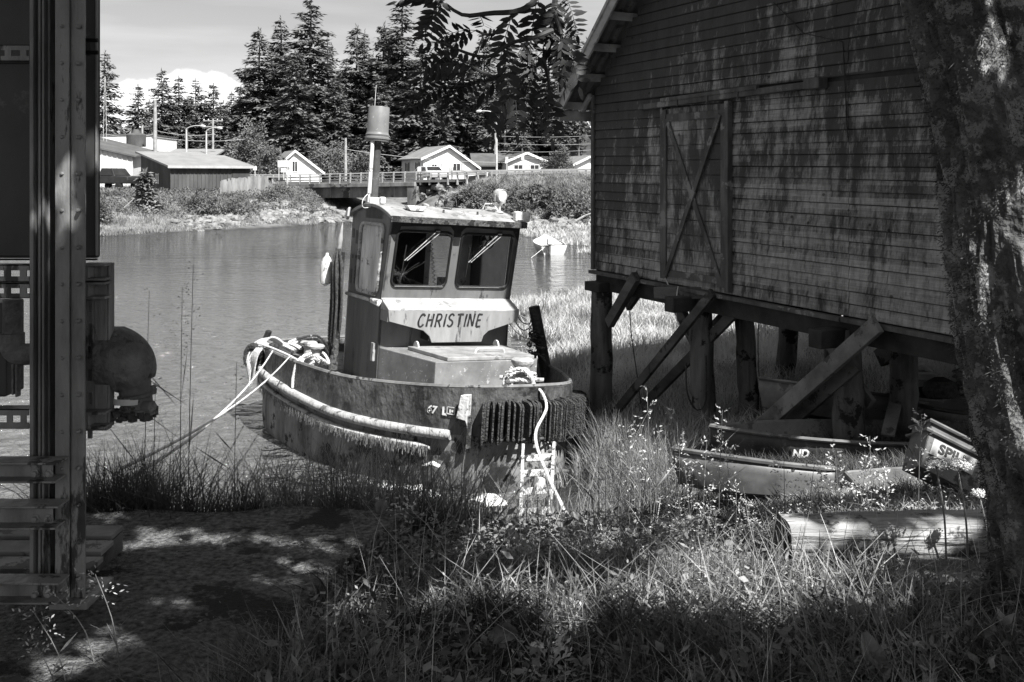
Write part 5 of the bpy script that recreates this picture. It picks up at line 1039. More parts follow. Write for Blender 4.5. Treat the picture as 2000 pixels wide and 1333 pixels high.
for k, x, y, D, lb in ((3, 292, 196, 130, 'low spruce between the lone short one and the pointed one'), (3, 333, 192, 132, 'low spruce in the gap right of the pointed spruce'), (3, 366, 190, 132, 'low spruce just left of the left street lamp top'), (3, 400, 192, 132, 'low spruce between the two left street lamps'), (3, 436, 196, 132, 'low spruce right of the crossarm pole'), (3, 468, 186, 132, 'low spruce against the left end of the big stand')):
    spruce(k, x, y, D, lb, GL, fat=1.25)
GB = 'bare trunked spruces behind the houses at right'
for i, (x, y, D, ft) in enumerate(((958, 120, 118, 1), (1000, 110, 121, 1.1), (1020, 130, 115, .9), (1048, 105, 120, 1), (1090, 120, 116, 1), (1105, 140, 121, 1.1), (1130, 110, 119, 1), (1160, 90, 122, 1))):
    spruce(4, x, y, D, ['bare trunked spruce left of the tall street lamp pole', 'bare trunked spruce just right of the tall street lamp pole', 'slender bare trunked spruce above the low brown house', 'bare trunked spruce above the right end of the low brown house', 'bare trunked spruce behind the pale bushy tree', 'bare trunked spruce right of the pale bushy tree', 'bare trunked spruce left of the barn corner', 'bare trunked spruce touching the barn corner'][i], GB, fat=ft)
def blob_mesh(seed, rx, ry, rz_, n, leaf, gaps=.5, low=-.2):
    g = np.random.default_rng(seed); C = []; 
    ncl = 26; cc = unit(g.normal(0, 1, (ncl, 3)))*g.uniform(.35, .95, (ncl, 1)); cc[:, 2] = np.abs(cc[:, 2])*1.3-.25; cr = g.uniform(.22, .42, ncl)
    k = g.integers(0, ncl, n); d = unit(g.normal(0, 1, (n, 3))); rr0 = cr[k]*g.uniform(.55, 1.05, n)**.5; C = cc[k]+d*rr0[:, None]
    C = C[C[:, 2] > low]; d = unit(C+g.normal(0, .5, C.shape)); d[:, 2] -= .25
    P_ = C*np.array([rx, ry, rz_])+np.array([0, 0, rz_*.35]); nn = g.normal(0, .7, C.shape)+np.array([.2, -.3, .8])
    return leafquads(P_, d, nn, g.uniform(.6, 1.3, len(C))*leaf, g.uniform(.5, 1, len(C))*leaf*.75)
def broad(name, x, ybase, D, rx, rz_, seed, label, mat='broadleaf', n=3000, leaf=.2, cat='tree', grp=None, ry=None, tr=True, zb=None):
    X = (x-1000)/F*D; zb = hz(X, D)-.05 if zb is None else zb
    t = empty(name, (X, D, zb), (0, 0, 0), label, cat, grp); V, Q = blob_mesh(seed, rx, ry or rx, rz_, n, leaf)
    me_o = npmesh('crown' if cat == 'tree' else 'foliage', V+np.array([X, D, zb+(rz_*.25 if tr else 0)]), Q, mat, t)
    mb = MB(); r_ = random.Random(seed)
    for k in range(5): a = r_.uniform(0, 6.28); mb.tube([(0, 0, -.2), (.2*rx*math.cos(a), .2*rx*math.sin(a), .5*rz_), (.6*rx*math.cos(a), .6*rx*math.sin(a), 1.1*rz_)], [.05*rz_*.5+.02, .03, .012], 5)
    mb.build('trunk' if cat == 'tree' else 'stems', 'far_bark', t); return t
broad('broadleaf_tree', 480, 0, 104, 2.6, 4.0, 11, 'pale leafy tree left of the big spruces above the dark shed roof', n=5200, leaf=.3)
broad('broadleaf_tree', 520, 0, 100, 1.9, 2.2, 12, 'low leafy tree just left of the small white gable cottage', n=3200, leaf=.28)
broad('broadleaf_tree', 640, 0, 112, 2.8, 3.2, 13, 'leafy tree behind the small white gable cottage', n=4200, leaf=.3)
broad('broadleaf_tree', 900, 0, 121, 3.0, 4.0, 14, 'leafy tree behind the roof ridge of the white house', n=4600, leaf=.3)
broad('broadleaf_tree', 1090, 0, 92, 1.5, 1.9, 15, 'pale bushy tree between the brown house and the barn', n=3600, leaf=.2)
broad('broadleaf_tree', 700, 0, 108, 2.4, 2.6, 16, 'leafy tree behind the guyed pole right of the cottage', n=3600, leaf=.28)
GS = 'shrubs on the left bank'
broad('shrub', 388, 0, 72.5, 1.25, 1.3, 21, 'pointed leafy shrub at the front corner of the dark shed', n=2600, leaf=.15, cat='shrub', grp=GS, tr=False)
broad('shrub', 425, 0, 73, 1.25, 1.0, 22, 'round dark shrub in the middle of the bank shrubs', n=2200, leaf=.15, cat='shrub', grp=GS, tr=False)
broad('shrub', 470, 0, 74.5, 1.35, 1.1, 23, 'round dark shrub below the board fence', n=2200, leaf=.15, cat='shrub', grp=GS, tr=False)
broad('shrub', 200, 0, 66, .9, 1.5, 24, 'tall shrub half hidden by the steel post', n=2000, leaf=.15, cat='shrub', grp=GS, tr=False)
broad('shrub', 525, 0, 80, 1.2, .8, 25, 'low shrub at the left end of the bridge', n=1800, leaf=.15, cat='shrub', grp=GS, tr=False)
broad('shrub', 545, 0, 84, 1.1, .7, 26, 'small shrub against the left bridge abutment', n=1600, leaf=.14, cat='shrub', grp=GS, tr=False)
V, Q = spruce_mesh(77, 2.6, 1.0, .02, 2.2); V = V*1; X = (283-1000)/F*71
t = empty('young_spruce', (X, 71, hz(X, 71)-.1), (0, 0, 0), 'small young spruce standing alone on the left bank before the dark shed', 'tree'); 
g_ = np.random.default_rng(5); npmesh('crown', V*.98+np.array([X, 71, hz(X, 71)-.1]), Q, 'needles_pale', t); trunk_mb(2.4, .05).build('trunk', 'far_bark', t)
GR = 'shrubs on the road bank at right'
for i, x in enumerate((812, 842, 868, 893, 918, 944, 968, 992, 1018, 1042, 1068, 1094, 1120, 1146)):
    D = 76.5-.030*(x-800)+1.2*math.sin(i*2.2); broad('shrub', x, 0, D, .95+.25*math.sin(i*1.7), .75+.25*math.cos(i*1.3), 60+i, ['low ferny shrub at the right bridge abutment', 'ferny shrub under the short guardrail', 'ferny shrub left of the searchlight', 'spreading shrub above the cabin horn', 'dense shrub left below the guardrail start', 'dense shrub right behind the searchlight rod', 'shrub directly behind the searchlight', 'shrub just right of the searchlight', 'shrub above the cabin floodlight', 'low dark shrub between floodlight and rowboat', 'dark shrub up the bank left of the rowboat', 'dark shrub up the bank above the rowboat', 'dark shrub up the bank right of the rowboat', 'last dark shrub before the barn corner'][i], n=1700, leaf=.22, cat='shrub', grp=GR, tr=False, mat='needles' if i % 2 else 'broadleaf')
# ferns and scrub filling the bank between the shrubs
def scrub(name, poly, n, size, mat, p=1.):
    B = scatter(poly, n, WZ+.05); k = len(B); a = rng.uniform(0, 6.28, k); d = np.stack([np.cos(a), np.sin(a), rng.uniform(.1, 1.2, k)], 1)
    B[:, 2] += rng.uniform(0, size*1.6, k); V, Q = leafquads(B, d, rng.normal(0, .6, (k, 3))+np.array([0, -.3, .7]), rng.uniform(.6, 1.4, k)*size, rng.uniform(.2, .5, k)*size); return tag(npmesh(name, V, Q, mat), kind='stuff')
scrub('bank_scrub', [(-6, 76), (-1.5, 68), (4, 66), (12, 62), (14, 63), (6, 69), (0, 73.2), (-5, 79)], 13000, .22, 'broadleaf')
scrub('left_bank_scrub', [(-30, 66), (-22, 71), (-15.5, 82), (-17, 90), (-26, 78), (-32, 74)], 14000, .22, 'broadleaf')
# forest floor mass far behind
B = scatter([(-38, 130), (60, 130), (90, 150), (-44, 150)], 34000); B[:, 2] += rng.uniform(0, 1, len(B))**1.2*np.where(B[:, 0] < -32, 3.2, 12.5); k = len(B)
V, Q = leafquads(B, rng.normal(0, 1, (k, 3)), rng.normal(0, 1, (k, 3))+np.array([0, -.6, .6]), rng.uniform(.5, 1.3, k), rng.uniform(.3, .8, k)); tag(npmesh('forest', V, Q, 'needles'), kind='stuff')
# ------------------------------------------------------------------ buildings of the far shore
gm('wall_white', .62, .76, 1.5, .7); gm('wall_grey', .3, .4, 1.5, .7); gm('wall_dark', .028, .06, 1.2, .8, stretch=(1, 1, .3)); gm('wall_dark_front', .05, .09, 1.2, .8, stretch=(1, 1, .3)); gm('metal_roof', .19, .25, .8, .5); gm('dark_roof', .07, .11, .8, .6); gm('wall_pale', .5, .62, 1.5, .7); gm('window_dark', .015, .03, 1, .15, spec=.8); gm('brown_wall', .05, .09, 1, .8)
def house(name, x0, x1, D0, dep, rotd, eave_z, ridge_z, base_z, wall, roof, label, cat='house', gable_front=True, over=.5, el=None, rf=.5, wins=(), groove=0., corr=False, roofmode='gable'):
    """front wall between two points, local x along it, local y going back"""
    a = Vector(((x0-1000)/F*D0, D0, base_z)); t = empty(name, a, (0, 0, R(rotd)), label, cat)
    # width so that the right end lands at x1
    c, s_ = math.cos(R(rotd)), math.sin(R(rotd)); r_ = (x1-1000)/F; W_ = (r_*a.y-a.x)/(c-s_*r_); eh, rh = eave_z-base_z, ridge_z-base_z
    th = .15
    if roofmode == 'gable' and gable_front:
        el_ = eh if el is None else el-base_z; xr = W_*rf; prof = [(0, 0, -1), (W_, 0, -1), (W_, 0, eh), (xr, 0, rh), (0, 0, el_)]; mb = MB(); mb.prism(prof, (0, dep, 0)); mb.build('wall', wall, t)
        for sg in (0, 1):
            f = (lambda x: x) if not sg else (lambda x: W_-x); ez = eh if sg else el_; hw_ = W_-xr if sg else xr; sl = (rh-ez)/hw_
            mb = MB(); mb.prism([(f(-over), -over, ez-sl*over+.03), (xr, -over, rh+.03), (xr, -over, rh+.03+th), (f(-over), -over, ez-sl*over+.03+th)], (0, dep+2*over, 0)); mb.build('roof', roof, t)
            mb = MB(); mb.prism([(f(-over), -over-.03, ez-sl*over-.05), (xr, -over-.03, rh-.05), (xr, -over-.03, rh+th+.06), (f(-over), -over-.03, ez-sl*over+th+.06)], (0, .03, 0)); mb.build('bargeboard', 'wall_white', t)
    elif roofmode == 'gable':
        mb = MB(); mb.prism([(0, 0, -1), (0, dep, -1), (0, dep, eh), (0, dep/2, rh), (0, 0, eh)], (W_, 0, 0)); mb.build('wall', wall, t); sl = (rh-eh)/(dep/2)
        for sg in (0, 1):
            f = (lambda y: y) if not sg else (lambda y: dep-y); mb = MB(); mb.prism([(-over, f(-over), eh-sl*over+.03), (-over, f(dep/2), rh+.03), (-over, f(dep/2), rh+.03+th), (-over, f(-over), eh-sl*over+.03+th)], (W_+2*over, 0, 0)); mb.build('roof', roof, t)
    elif roofmode == 'mono':     # low at the front, high at the back
        mb = MB(); mb.prism([(0, 0, -1), (0, dep, -1), (0, dep, rh), (0, 0, eh)], (W_, 0, 0)); mb.build('wall', wall, t)
        sl = (rh-eh)/dep; mb = MB(); mb.prism([(-over, -over, eh-sl*over+.02), (-over, dep+over, rh+sl*over+.02), (-over, dep+over, rh+sl*over+.02+th), (-over, -over, eh-sl*over+.02+th)], (W_+2*over, 0, 0)); mb.build('roof', roof, t)
        mb = MB(); mb.box((W_/2, -over-.02, eh-sl*over+.06), (W_+2*over, .04, .2)); mb.build('fascia', 'wall_grey', t)
    else:
        mb = MB(); mb.box((W_/2, dep/2, rh/2-.5), (W_, dep, rh+1)); mb.build('wall', wall, t); mb = MB(); mb.box((W_/2, dep/2, rh+.06), (W_+.3, dep+.3, .12)); mb.build('roof', 'dark_roof', t)
    if groove:
        mb = MB(); n = int(W_/groove)
        for i in range(n+1): mb.box((i*W_/n, -.03, (eh-1)/2), (.05, .05, eh+1-.05))
        mb.build('wall_ribs', wall, t)
    for (u, z0, ww, hh, *ex) in wins:
        side = ex and ex[0] == 'side'; fr = 'wall_white'; C_ = (lambda a_, b_, o_: (-o_, a_, b_)) if side else (lambda a_, b_, o_: (a_, -o_, b_)); uu = u*(dep if side else W_)
        S_ = (lambda a_, b_, c_: (b_, a_, c_)) if side else (lambda a_, b_, c_: (a_, b_, c_))
        mb = MB(); mb.box(C_(uu, z0+hh/2, .02), S_(ww, .04, hh)); wn_ = mb.build('window', 'window_dark', t); mb = MB()
        for q in (-1, 1): mb.box(C_(uu+q*ww/2, z0+hh/2, .04), S_(.07, .05, hh+.14)); mb.box(C_(uu, z0+hh/2+q*hh/2, .045), S_(ww+.14, .05, .07))
        mb.box(C_(uu, z0+hh/2, .045), S_(.04, .04, hh)); mb.build('frame', fr, wn_)
        if 'sh' in ex:
            for q in (-1, 1): mb = MB(); mb.box(C_(uu+q*(ww/2+.22), z0+hh/2, .04), S_(.28, .05, hh+.1)); mb.build('shutter', 'wall_dark_front' if side else 'wall_grey', wn_)
    return t, W_, dep, eh, rh
# dark shed with the wide pale roof (front wall and left wall meet at the near corner)
t, W_, dp, eh, rh = house('metal_shed', 333, 452, 77, 6.4, 40, .62, 1.72, -1.5, 'wall_dark_front', 'metal_roof', 'dark walled metal shed with a wide pale low roof on the left bank', 'shed', roofmode='mono', over=.35, groove=.3, wins=((.42, .85, .55, .7, 'side'),))
t, W_, dp, eh, rh = house('open_shed', 454, 488, 82.2, 5.4, 40, .62, 1.5, -1.4, 'wall_dark', 'metal_roof', 'open fronted lean-to joined to the right end of the dark shed', 'shed', roofmode='mono', over=.3)
a_ = P(140, 380, 84); t2 = empty('ribbed_building', (a_.x, 84, -1.5), (0, 0, R(6)), 'pale ribbed metal building half hidden behind the steel post', 'building'); W2 = 4.95
mb = MB(); mb.prism([(0, 0, -1), (W2, 0, -1), (W2, 0, 3.05), (0, 0, 4.2)], (0, 8, 0)); mb.build('wall', 'wall_pale', t2)
mb = MB(); mb.prism([(-.3, -.3, 4.28), (W2+.4, -.3, 2.98), (W2+.4, 8.3, 3.5), (-.3, 8.3, 4.9)], (0, 0, .14)); mb.build('roof', 'dark_roof', t2)
mb = MB(); 
for i in range(13): x = W2*i/12; mb.box((x, -.03, (4.15-1.15*i/12-1)/2), (.07, .05, 4.15-1.15*i/12+1))
mb.build('wall_ribs', 'wall_pale', t2); mb = MB(); mb.box((3.55, -.03, .95), (.75, .08, .5)); w2_ = mb.build('window', 'window_dark', t2); mb = MB(); mb.box((3.55, -.08, .95), (.05, .04, .5)); mb.box((3.55, -.08, .68), (.85, .04, .06)); mb.box((3.55, -.08, 1.22), (.85, .04, .06)); mb.build('frame', 'wall_white', w2_)
t3, *_ = house('flat_building', 120, 296, 100, 9, 3, 4.0, 4.0, -1.2, 'wall_white', 'dark_roof', 'white flat roofed building behind the ribbed metal building', 'building', roofmode='flat')
mb = MB(); mb.lathe(P(266, 287, 95), [(.9, 0), (.9, 1.1), (.75, 1.25), (.4, 1.3), (.3, 1.6), (.2, 1.65)], 18); tag(mb.build('roof_vent', 'brown_wall', smooth=True), 'squat round tank on the roof before the white flat building', 'tank')
house('long_roof_building', 320, 408, 98, 6, 5, 1.6, 2.5, -1.0, 'wall_grey', 'metal_roof', 'low building whose pale roof shows behind the dark shed roof', 'building', roofmode='mono', over=.4)
house('cottage', 556, 628, 101, 6, 22, .25, 2.34, -1.4, 'wall_white', 'metal_roof', 'small white gable cottage behind the left end of the bridge', wins=((.27, 1.7, .55, 1.1),), over=.3, el=1.45, rf=.27)
mb = MB(); mb.tube([P(547, 305, 103), P(547, 286, 103)], [.18, .1], 8); tag(mb.build('chimney_pipe', 'dark_roof'), 'thin chimney pipe above the small cottage roof', 'chimney')
house('white_house', 827, 930, 106, 8, 23, .85, 3.0, -1.5, 'wall_white', 'metal_roof', 'white house with a broad gable and shutters behind the bridge end', wins=((.20, 2.1, .6, .55, 'f', 'sh'), (.62, 1.85, .9, .9, 'f', 'sh'), (.25, 1.9, .8, .9, 'side', 'sh'), (.72, 1.9, .8, .9, 'side', 'sh')), over=.4, el=1.75, rf=.47)
for i, x in enumerate((867, 880)):
    q = P(x, 323, 105.5+.35*i); mb = MB(); mb.box(q, (.55, .3, .5), Matrix.Rotation(R(20), 3, 'Z')); a_ = mb.build('heat_pump', 'wall_white', bevel=.03); tag(a_, ['left heat pump box on the gable wall of the white house', 'right heat pump box on the gable wall of the white house'][i], 'heat pump', 'heat pumps on the white house')
house('brown_house', 992, 1064, 108, 8, 12, 1.45, 2.3, -1.4, 'wall_pale', 'dark_roof', 'low house with a dark roof and pale gable right of the street lamp', wins=((.28, 2.0, 1.0, .5), (.72, 2.0, 1.0, .5)), over=.4)
house('garage', 930, 996, 111, 6, 6, 1.1, 2.3, -1.3, 'brown_wall', 'dark_roof', 'dark open garage joined to the left of the low pale gable house', 'garage', gable_front=False, over=.5)
house('far_house', 1124, 1185, 104, 7, 12, 1.1, 1.9, -1.2, 'wall_white', 'metal_roof', 'white house showing just left of the barn corner', over=.4)
house('hill_house', 1106, 1165, 120, 7, 8, 4.2, 7.5, -1, 'brown_wall', 'dark_roof', 'dark gabled house high among the trees beside the barn corner', over=.5)
# board fence, signs
fb = MB(); r_ = random.Random(3); q0_, q1_ = P(432, 372, 78), P(522, 362, 84)
for i in range(46):
    p = q0_.lerp(q1_, i/45); h_ = 1.0+r_.uniform(-.15, .1); fb.box(p+Vector((0, 0, h_/2-.35)), (.17, .03, h_+.3), Matrix.Rotation(R(35), 3, 'Z'))
ft = empty('board_fence', q0_, (0, 0, 0), 'weathered upright board fence right of the dark shed', 'fence'); fb.build('boards', 'weathered_timber', ft, world=True); mb = MB(); mb.beam(q0_+Vector((0, .1, .3)), q1_+Vector((0, .1, .3)), .1, .06, (0, 1, 0)); mb.build('rail', 'weathered_timber', ft, world=True)
def sign(x, y0, y1, yb, D, ww, label, legs=1):
    a, b = P(x, y0, D), P(x, y1, D); z = P(x, yb, D).z; t = empty('road_sign', (a.x, D, z), (0, 0, 0), label, 'sign', 'signs by the bridge'); mb = MB(); mb.box(((a.x), D, (a.z+b.z)/2), (ww, .03, a.z-b.z)); mb.build('panel', 'wall_white', t, world=True)
    for k in range(legs): xx = a.x+(k-(legs-1)/2)*ww*.8; mb = MB(); mb.beam((xx, D+.04, a.z), (xx, D+.04, z), .07, .07); mb.build('leg', 'galv', t, world=True)
sign(553, 314, 327, 352, 89, .95, 'two legged white notice sign at the left end of the bridge', 2); sign(554, 329, 337, 352, 88.8, .5, 'smaller white panel below the two legged notice sign', 1); sign(498, 325, 333, 350, 88, .3, 'small square sign right of the lean-to roof', 1)
sign(819, 327, 337, 352, 84, .3, 'small sign post in front of the white house'); sign(990, 307, 318, 333, 84, .22, 'narrow sign post left of the pale gable'); sign(1021, 303, 313, 333, 84, .22, 'narrow sign post right of the pale gable')
# poles, street lamps and wires
def pole(x, y0, y1, D, r_, label, mat='pale_bark', arm=None, cross=False, grp='utility poles'):
    a, b = P(x, y0, D), P(x, y1, D); a.x = b.x; t = empty('utility_pole', b, (0, 0, 0), label, 'pole', grp); mb = MB(); mb.tube([b-Vector((0, 0, 1.5)), b.lerp(a, .5), a], [r_*1.1, r_, r_*.8], 10); mb.build('post', mat, t, smooth=True, world=True)
    if cross:
        for z in (.25, .9): mb = MB(); mb.beam(a+Vector((-1.1, 0, -z)), a+Vector((1.1, 0, -z)), .1, .1); mb.build('crossarm', mat, t, world=True)
        mb = MB()
        for k in (-1, -.5, .5, 1): mb.lathe(a+Vector((k, 0, -.2)), [(.05, 0), (.07, .08), (.03, .16)], 8)
        mb.build('insulators', 'galv', t, world=True)
    return t
def lamp(x, y0, y1, D, xl, yl, label):
    a, b, c = P(x, y0, D), P(x, y1, D), P(xl, yl, D); a.x = b.x; t = empty('street_lamp', b, (0, 0, 0), label, 'street lamp', 'street lamps by the road'); mb = MB(); mb.tube([b-Vector((0, 0, 1)), a], [.11, .07], 10); mb.build('post', 'galv', t, smooth=True, world=True)
    mb = MB(); mb.tube(resample([a-Vector((0, 0, .4)), a+Vector((0, 0, .1)), a.lerp(c, .5)+Vector((0, 0, .18)), c], .2), .04, 6); mb.build('arm', 'galv', t, smooth=True, world=True)
    d = 1 if c.x > a.x else -1; mb = MB(); mb.lathe(c-Vector((.05*d, 0, 0)), [(.03, 0), (.12, .12), (.15, .3), (.12, .52), (.04, .6)], 12, (d, 0, -.12)); mb.build('lamp_head', 'galv', t, smooth=True, world=True); return t
pole(303, 196, 300, 92, .17, 'tall bare wooden pole rising behind the dark shed roof'); pole(278, 246, 275, 112, .12, 'short pole end right of the left edge spruce'); pole(366, 250, 300, 104, .07, 'thin dark pole left of the left street lamp', 'far_bark')
pole(416, 232, 290, 110, .12, 'pole with crossarms above the right street lamp of the left bank', cross=True); pole(675, 270, 342, 100, .14, 'guyed pole between the cottage and the exhaust stack'); pole(986, 256, 325, 118, .14, 'pole just right of the tall street lamp')
pole(967, 240, 320, 114, .10, 'slim pole just left of the tall street lamp')
mb = MB(); 
for dx_ in (-.16, .16): mb.tube([P(205, 286, 90)+Vector((dx_, 0, 0)), P(205, 150, 90)+Vector((dx_*.25, 0, 0))], .02, 4)
for k in range(14): q = P(205, 286-k*9.5, 90); w_ = .16*(1-.75*k/14); mb.tube([q+Vector((-w_, 0, 0)), q+Vector((w_*.95, 0, .4))], .012, 3)
tag(mb.build('radio_mast', 'galv'), 'thin lattice radio mast in front of the left edge spruce', 'mast')
lamp(364, 254, 300, 100, 391, 246, 'left street lamp of the pair above the dark shed roof'); lamp(403, 258, 300, 101, 424, 250, 'right street lamp of the pair above the dark shed roof'); lamp(970, 226, 331, 96, 941, 217, 'tall street lamp behind the guardrail near the houses'); lamp(279, 262, 280, 120, 252, 248, 'far street lamp behind the white flat building')
WG = 'overhead wires'
def wire(a, b, s_, label, r_=.022):
    mb = MB(); mb.tube([Vector(a).lerp(Vector(b), i/16)-Vector((0, 0, s_*4*(i/16)*(1-i/16))) for i in range(17)], r_, 4); tag(mb.build('overhead_wire', 'wire_pale'), label, 'wire', WG)
gm('wire_pale', .3, .4, 4, .5)
for i, (y0, y1) in enumerate(((266, 262), (280, 279), (296, 289), (305, 301), (307, 307))):
    wire(P(972, y0, 100), P(1240, y1-3, 88), .25, ['topmost', 'second', 'third', 'fourth', 'lowest'][i]+' overhead wire between the street lamp and the barn corner')
for i, (x0, y0, x1, y1) in enumerate(((303, 255, 420, 262), (303, 268, 480, 272), (205, 262, 303, 262), (675, 276, 575, 320), (675, 276, 640, 322), (675, 280, 645, 335), (675, 292, 990, 318))):
    wire(P(x0, y0, 96), P(x1, y1, 100), .3, ['upper wire right of the bare wooden pole', 'lower wire right of the bare wooden pole', 'wire left of the bare wooden pole', 'upper guy wire left of the guyed pole', 'middle guy wire left of the guyed pole', 'steep guy wire at the foot of the guyed pole', 'long wire from the guyed pole toward the garage'][i])
# vehicles
gm('car_paint', .5, .6, 2, .3, spec=.6); gm('truck_paint', .015, .03, 2, .3, spec=.6); gm('tyre', .015, .03, 5, .8); gm('shrink_wrap', .6, .75, 3, .5)
def car(loc, rz_, label, mat, pickup=False):
    t = empty('parked_car' if not pickup else 'pickup_truck', loc, (0, 0, rz_), label, 'car' if not pickup else 'truck')
    Lh, Wd = 4.5, 1.8
    low = [(-2.2, .35), (2.15, .35), (2.25, .6), (2.15, .85), (1.0, .98), (-2.1, 1.0), (-2.25, .8)] if not pickup else [(-2.4, .5), (2.3, .5), (2.4, .8), (2.35, 1.05), (1.2, 1.12), (-2.4, 1.12), (-2.45, .8)]
    mb = MB(); mb.prism([(x, -Wd/2, z) for x, z in low], (0, Wd, 0)); mb.build('body', mat, t, bevel=.08)
    cab = [(.95, .97), (.35, 1.42), (-1.5, 1.45), (-2.1, 1.0)] if not pickup else [(1.0, 1.1), (.55, 1.7), (-.6, 1.72), (-.75, 1.1)]
    mb = MB(); k = len(cab); vs = []
    for x, z in cab: ins = .0 if z < 1.2 else .18; vs += [(x, -Wd/2+.04+ins, z), (x, Wd/2-.04-ins, z)]
    fs = [(0, 2, 4, 6), (1, 7, 5, 3)]+[(2*i, 2*i+1, 2*((i+1) % k)+1, 2*((i+1) % k)) for i in range(k)]; mb.add(vs, fs); mb.build('cabin', mat, t, bevel=.04)
    (xa, za), (xb, zb_) = cab[0], cab[1]; d = Vector((xb-xa, 0, zb_-za)); n_ = Vector((d.z, 0, -d.x)).normalized()*.02
    mb = MB(); mb.add([Vector((xa, -Wd/2+.14, za))+d*.1+n_, Vector((xa, Wd/2-.14, za))+d*.1+n_, Vector((xb, Wd/2-.28, zb_))-d*.1+n_, Vector((xb, -Wd/2+.28, zb_))-d*.1+n_], [(0, 1, 2, 3)]); mb.build('windscreen', 'window_dark', t)
    for sg in (-1, 1):
        mb = MB(); z0, z1 = cab[0][1]+.06, cab[1][1]-.07; y0, y1 = sg*(Wd/2-.04), sg*(Wd/2-.19); x0_, x1_ = cab[0][0]-.2, cab[3][0]+.25
        mb.add([(x0_, y0*1.0+sg*.012, z0), (x1_, y0+sg*.012, z0), (cab[2][0]+.1, y1+sg*.03, z1), (cab[1][0]-.1, y1+sg*.03, z1)], [(0, 1, 2, 3)]); mb.build('side_glass', 'window_dark', t)
        mb = MB(); mb.box((2.22, sg*.62, .7), (.06, .32, .16)); mb.build('headlight', 'wall_white', t, bevel=.02)
        for x in (-1.4, 1.4):
            mb = MB(); mb.lathe((x, sg*(Wd/2-.12), .34), [(.2, -.1), (.33, -.1), (.34, 0), (.33, .1), (.2, .12)], 16, (0, sg, 0)); mb.build('wheel', 'tyre', t, smooth=True)
    return t
q = P(842, 345, 94); car((q.x, 94, -.62), R(-62), 'white car on the road at the right end of the bridge', 'car_paint'); q = P(222, 365, 79); car((q.x, 79, hz(q.x, 79)), R(-25), 'black pickup truck before the pale ribbed building', 'truck_paint', True); q = P(952, 338, 100); car((q.x, 104, -1.0), R(170), 'dark car half hidden behind the guardrail by the garage', 'truck_paint')
# dead sticks on the left bank and logs at the water line
for i, (x0, y0, x1, y1, D) in enumerate(((228, 425, 262, 388, 69), (330, 436, 352, 425, 71), (1125, 432, 1160, 415, 62), (560, 425, 578, 412, 80), (632, 430, 650, 420, 83))):
    mb = MB(); mb.tube([P(x0, y0, D), P((x0+x1)/2, (y0+y1)/2-2, D), P(x1, y1, D)], [.09, .07, .03], 6); tag(mb.build('driftwood', 'pale_bark', smooth=True), ['bleached dead branch leaning on the left bank', 'short bleached log at the waterline below the shed', 'long pale log on the stones beside the barn corner', 'pale stick among the rubble left of the bridge', 'pale stick at the tip of the rubble point'][i], 'driftwood', 'driftwood along the banks')
# ------------------------------------------------------------------ foreground
def gpt(x, y, z0=None):
    """ground point seen at pixel"""
    D = 5.
    for _ in range(30):
        X = (x-1000)/F*D; z = hz(X, D) if z0 is None else z0; D = .5*D+.5*(-z*F/(y-HY))
    return Vector(((x-1000)/F*D, D, z))
# --- logs
gm('log_wood', .12, .42, 6, .85, stretch=(.09, 1, 1), bump=1., bscale=26, third=(.07, 3.2, .57), detail=9); gm('log_end', .03, .1, 9, .9, bump=.6)
def log(p, q, r, sq, seed, name, label, mat='log_wood'):
    p, q = Vector(p), Vector(q); d, a, b = frame(q-p); n, m = 28, 40; mb = MB(); vs = []
    for i in range(m):
        c = p.lerp(q, i/(m-1))
        for k in range(n):
            t = 2*math.pi*k/n; f = (abs(math.cos(t))**sq+abs(math.sin(t))**sq)**(-1/sq); rr0 = r*f*(1+.07*noise.noise(Vector((i*.16, math.cos(t)*1.2, math.sin(t)*1.2+seed)))+.03*noise.noise(Vector((i*.5, t*2, seed))))
            vs.append(c+(a*math.cos(t)+b*math.sin(t))*rr0)
    fs = [(i*n+k, i*n+(k+1) % n, (i+1)*n+(k+1) % n, (i+1)*n+k) for i in range(m-1) for k in range(n)]+[tuple(range(n-1, -1, -1)), tuple((m-1)*n+k for k in range(n))]
    mb.add(vs, fs); return tag(mb.build(name, mat, smooth=True, ang=50), label, 'log', 'logs by the mossy tree')
log((1.47, 5.38, -1.985), (3.6, 5.5, -1.97), .128, 5, 3, 'squared_log', 'thick squared log lying with its cut end left of the mossy tree')
log((1.30, 4.95, -2.12), (3.4, 4.9, -2.06), .095, 2, 8, 'fallen_log', 'low pale log half buried in grass in front of the squared log')
mb = MB(); mb.lathe((1.465, 5.38, -1.985), [(.02, 0), (.115, 0), (.125, -.012), (.11, -.02), (.02, -.022)], 16, (1, 0, 0)); tag(mb.build('bark_slab', 'log_end', smooth=True), 'dark rotten slab of bark on the cut end of the squared log', 'bark')
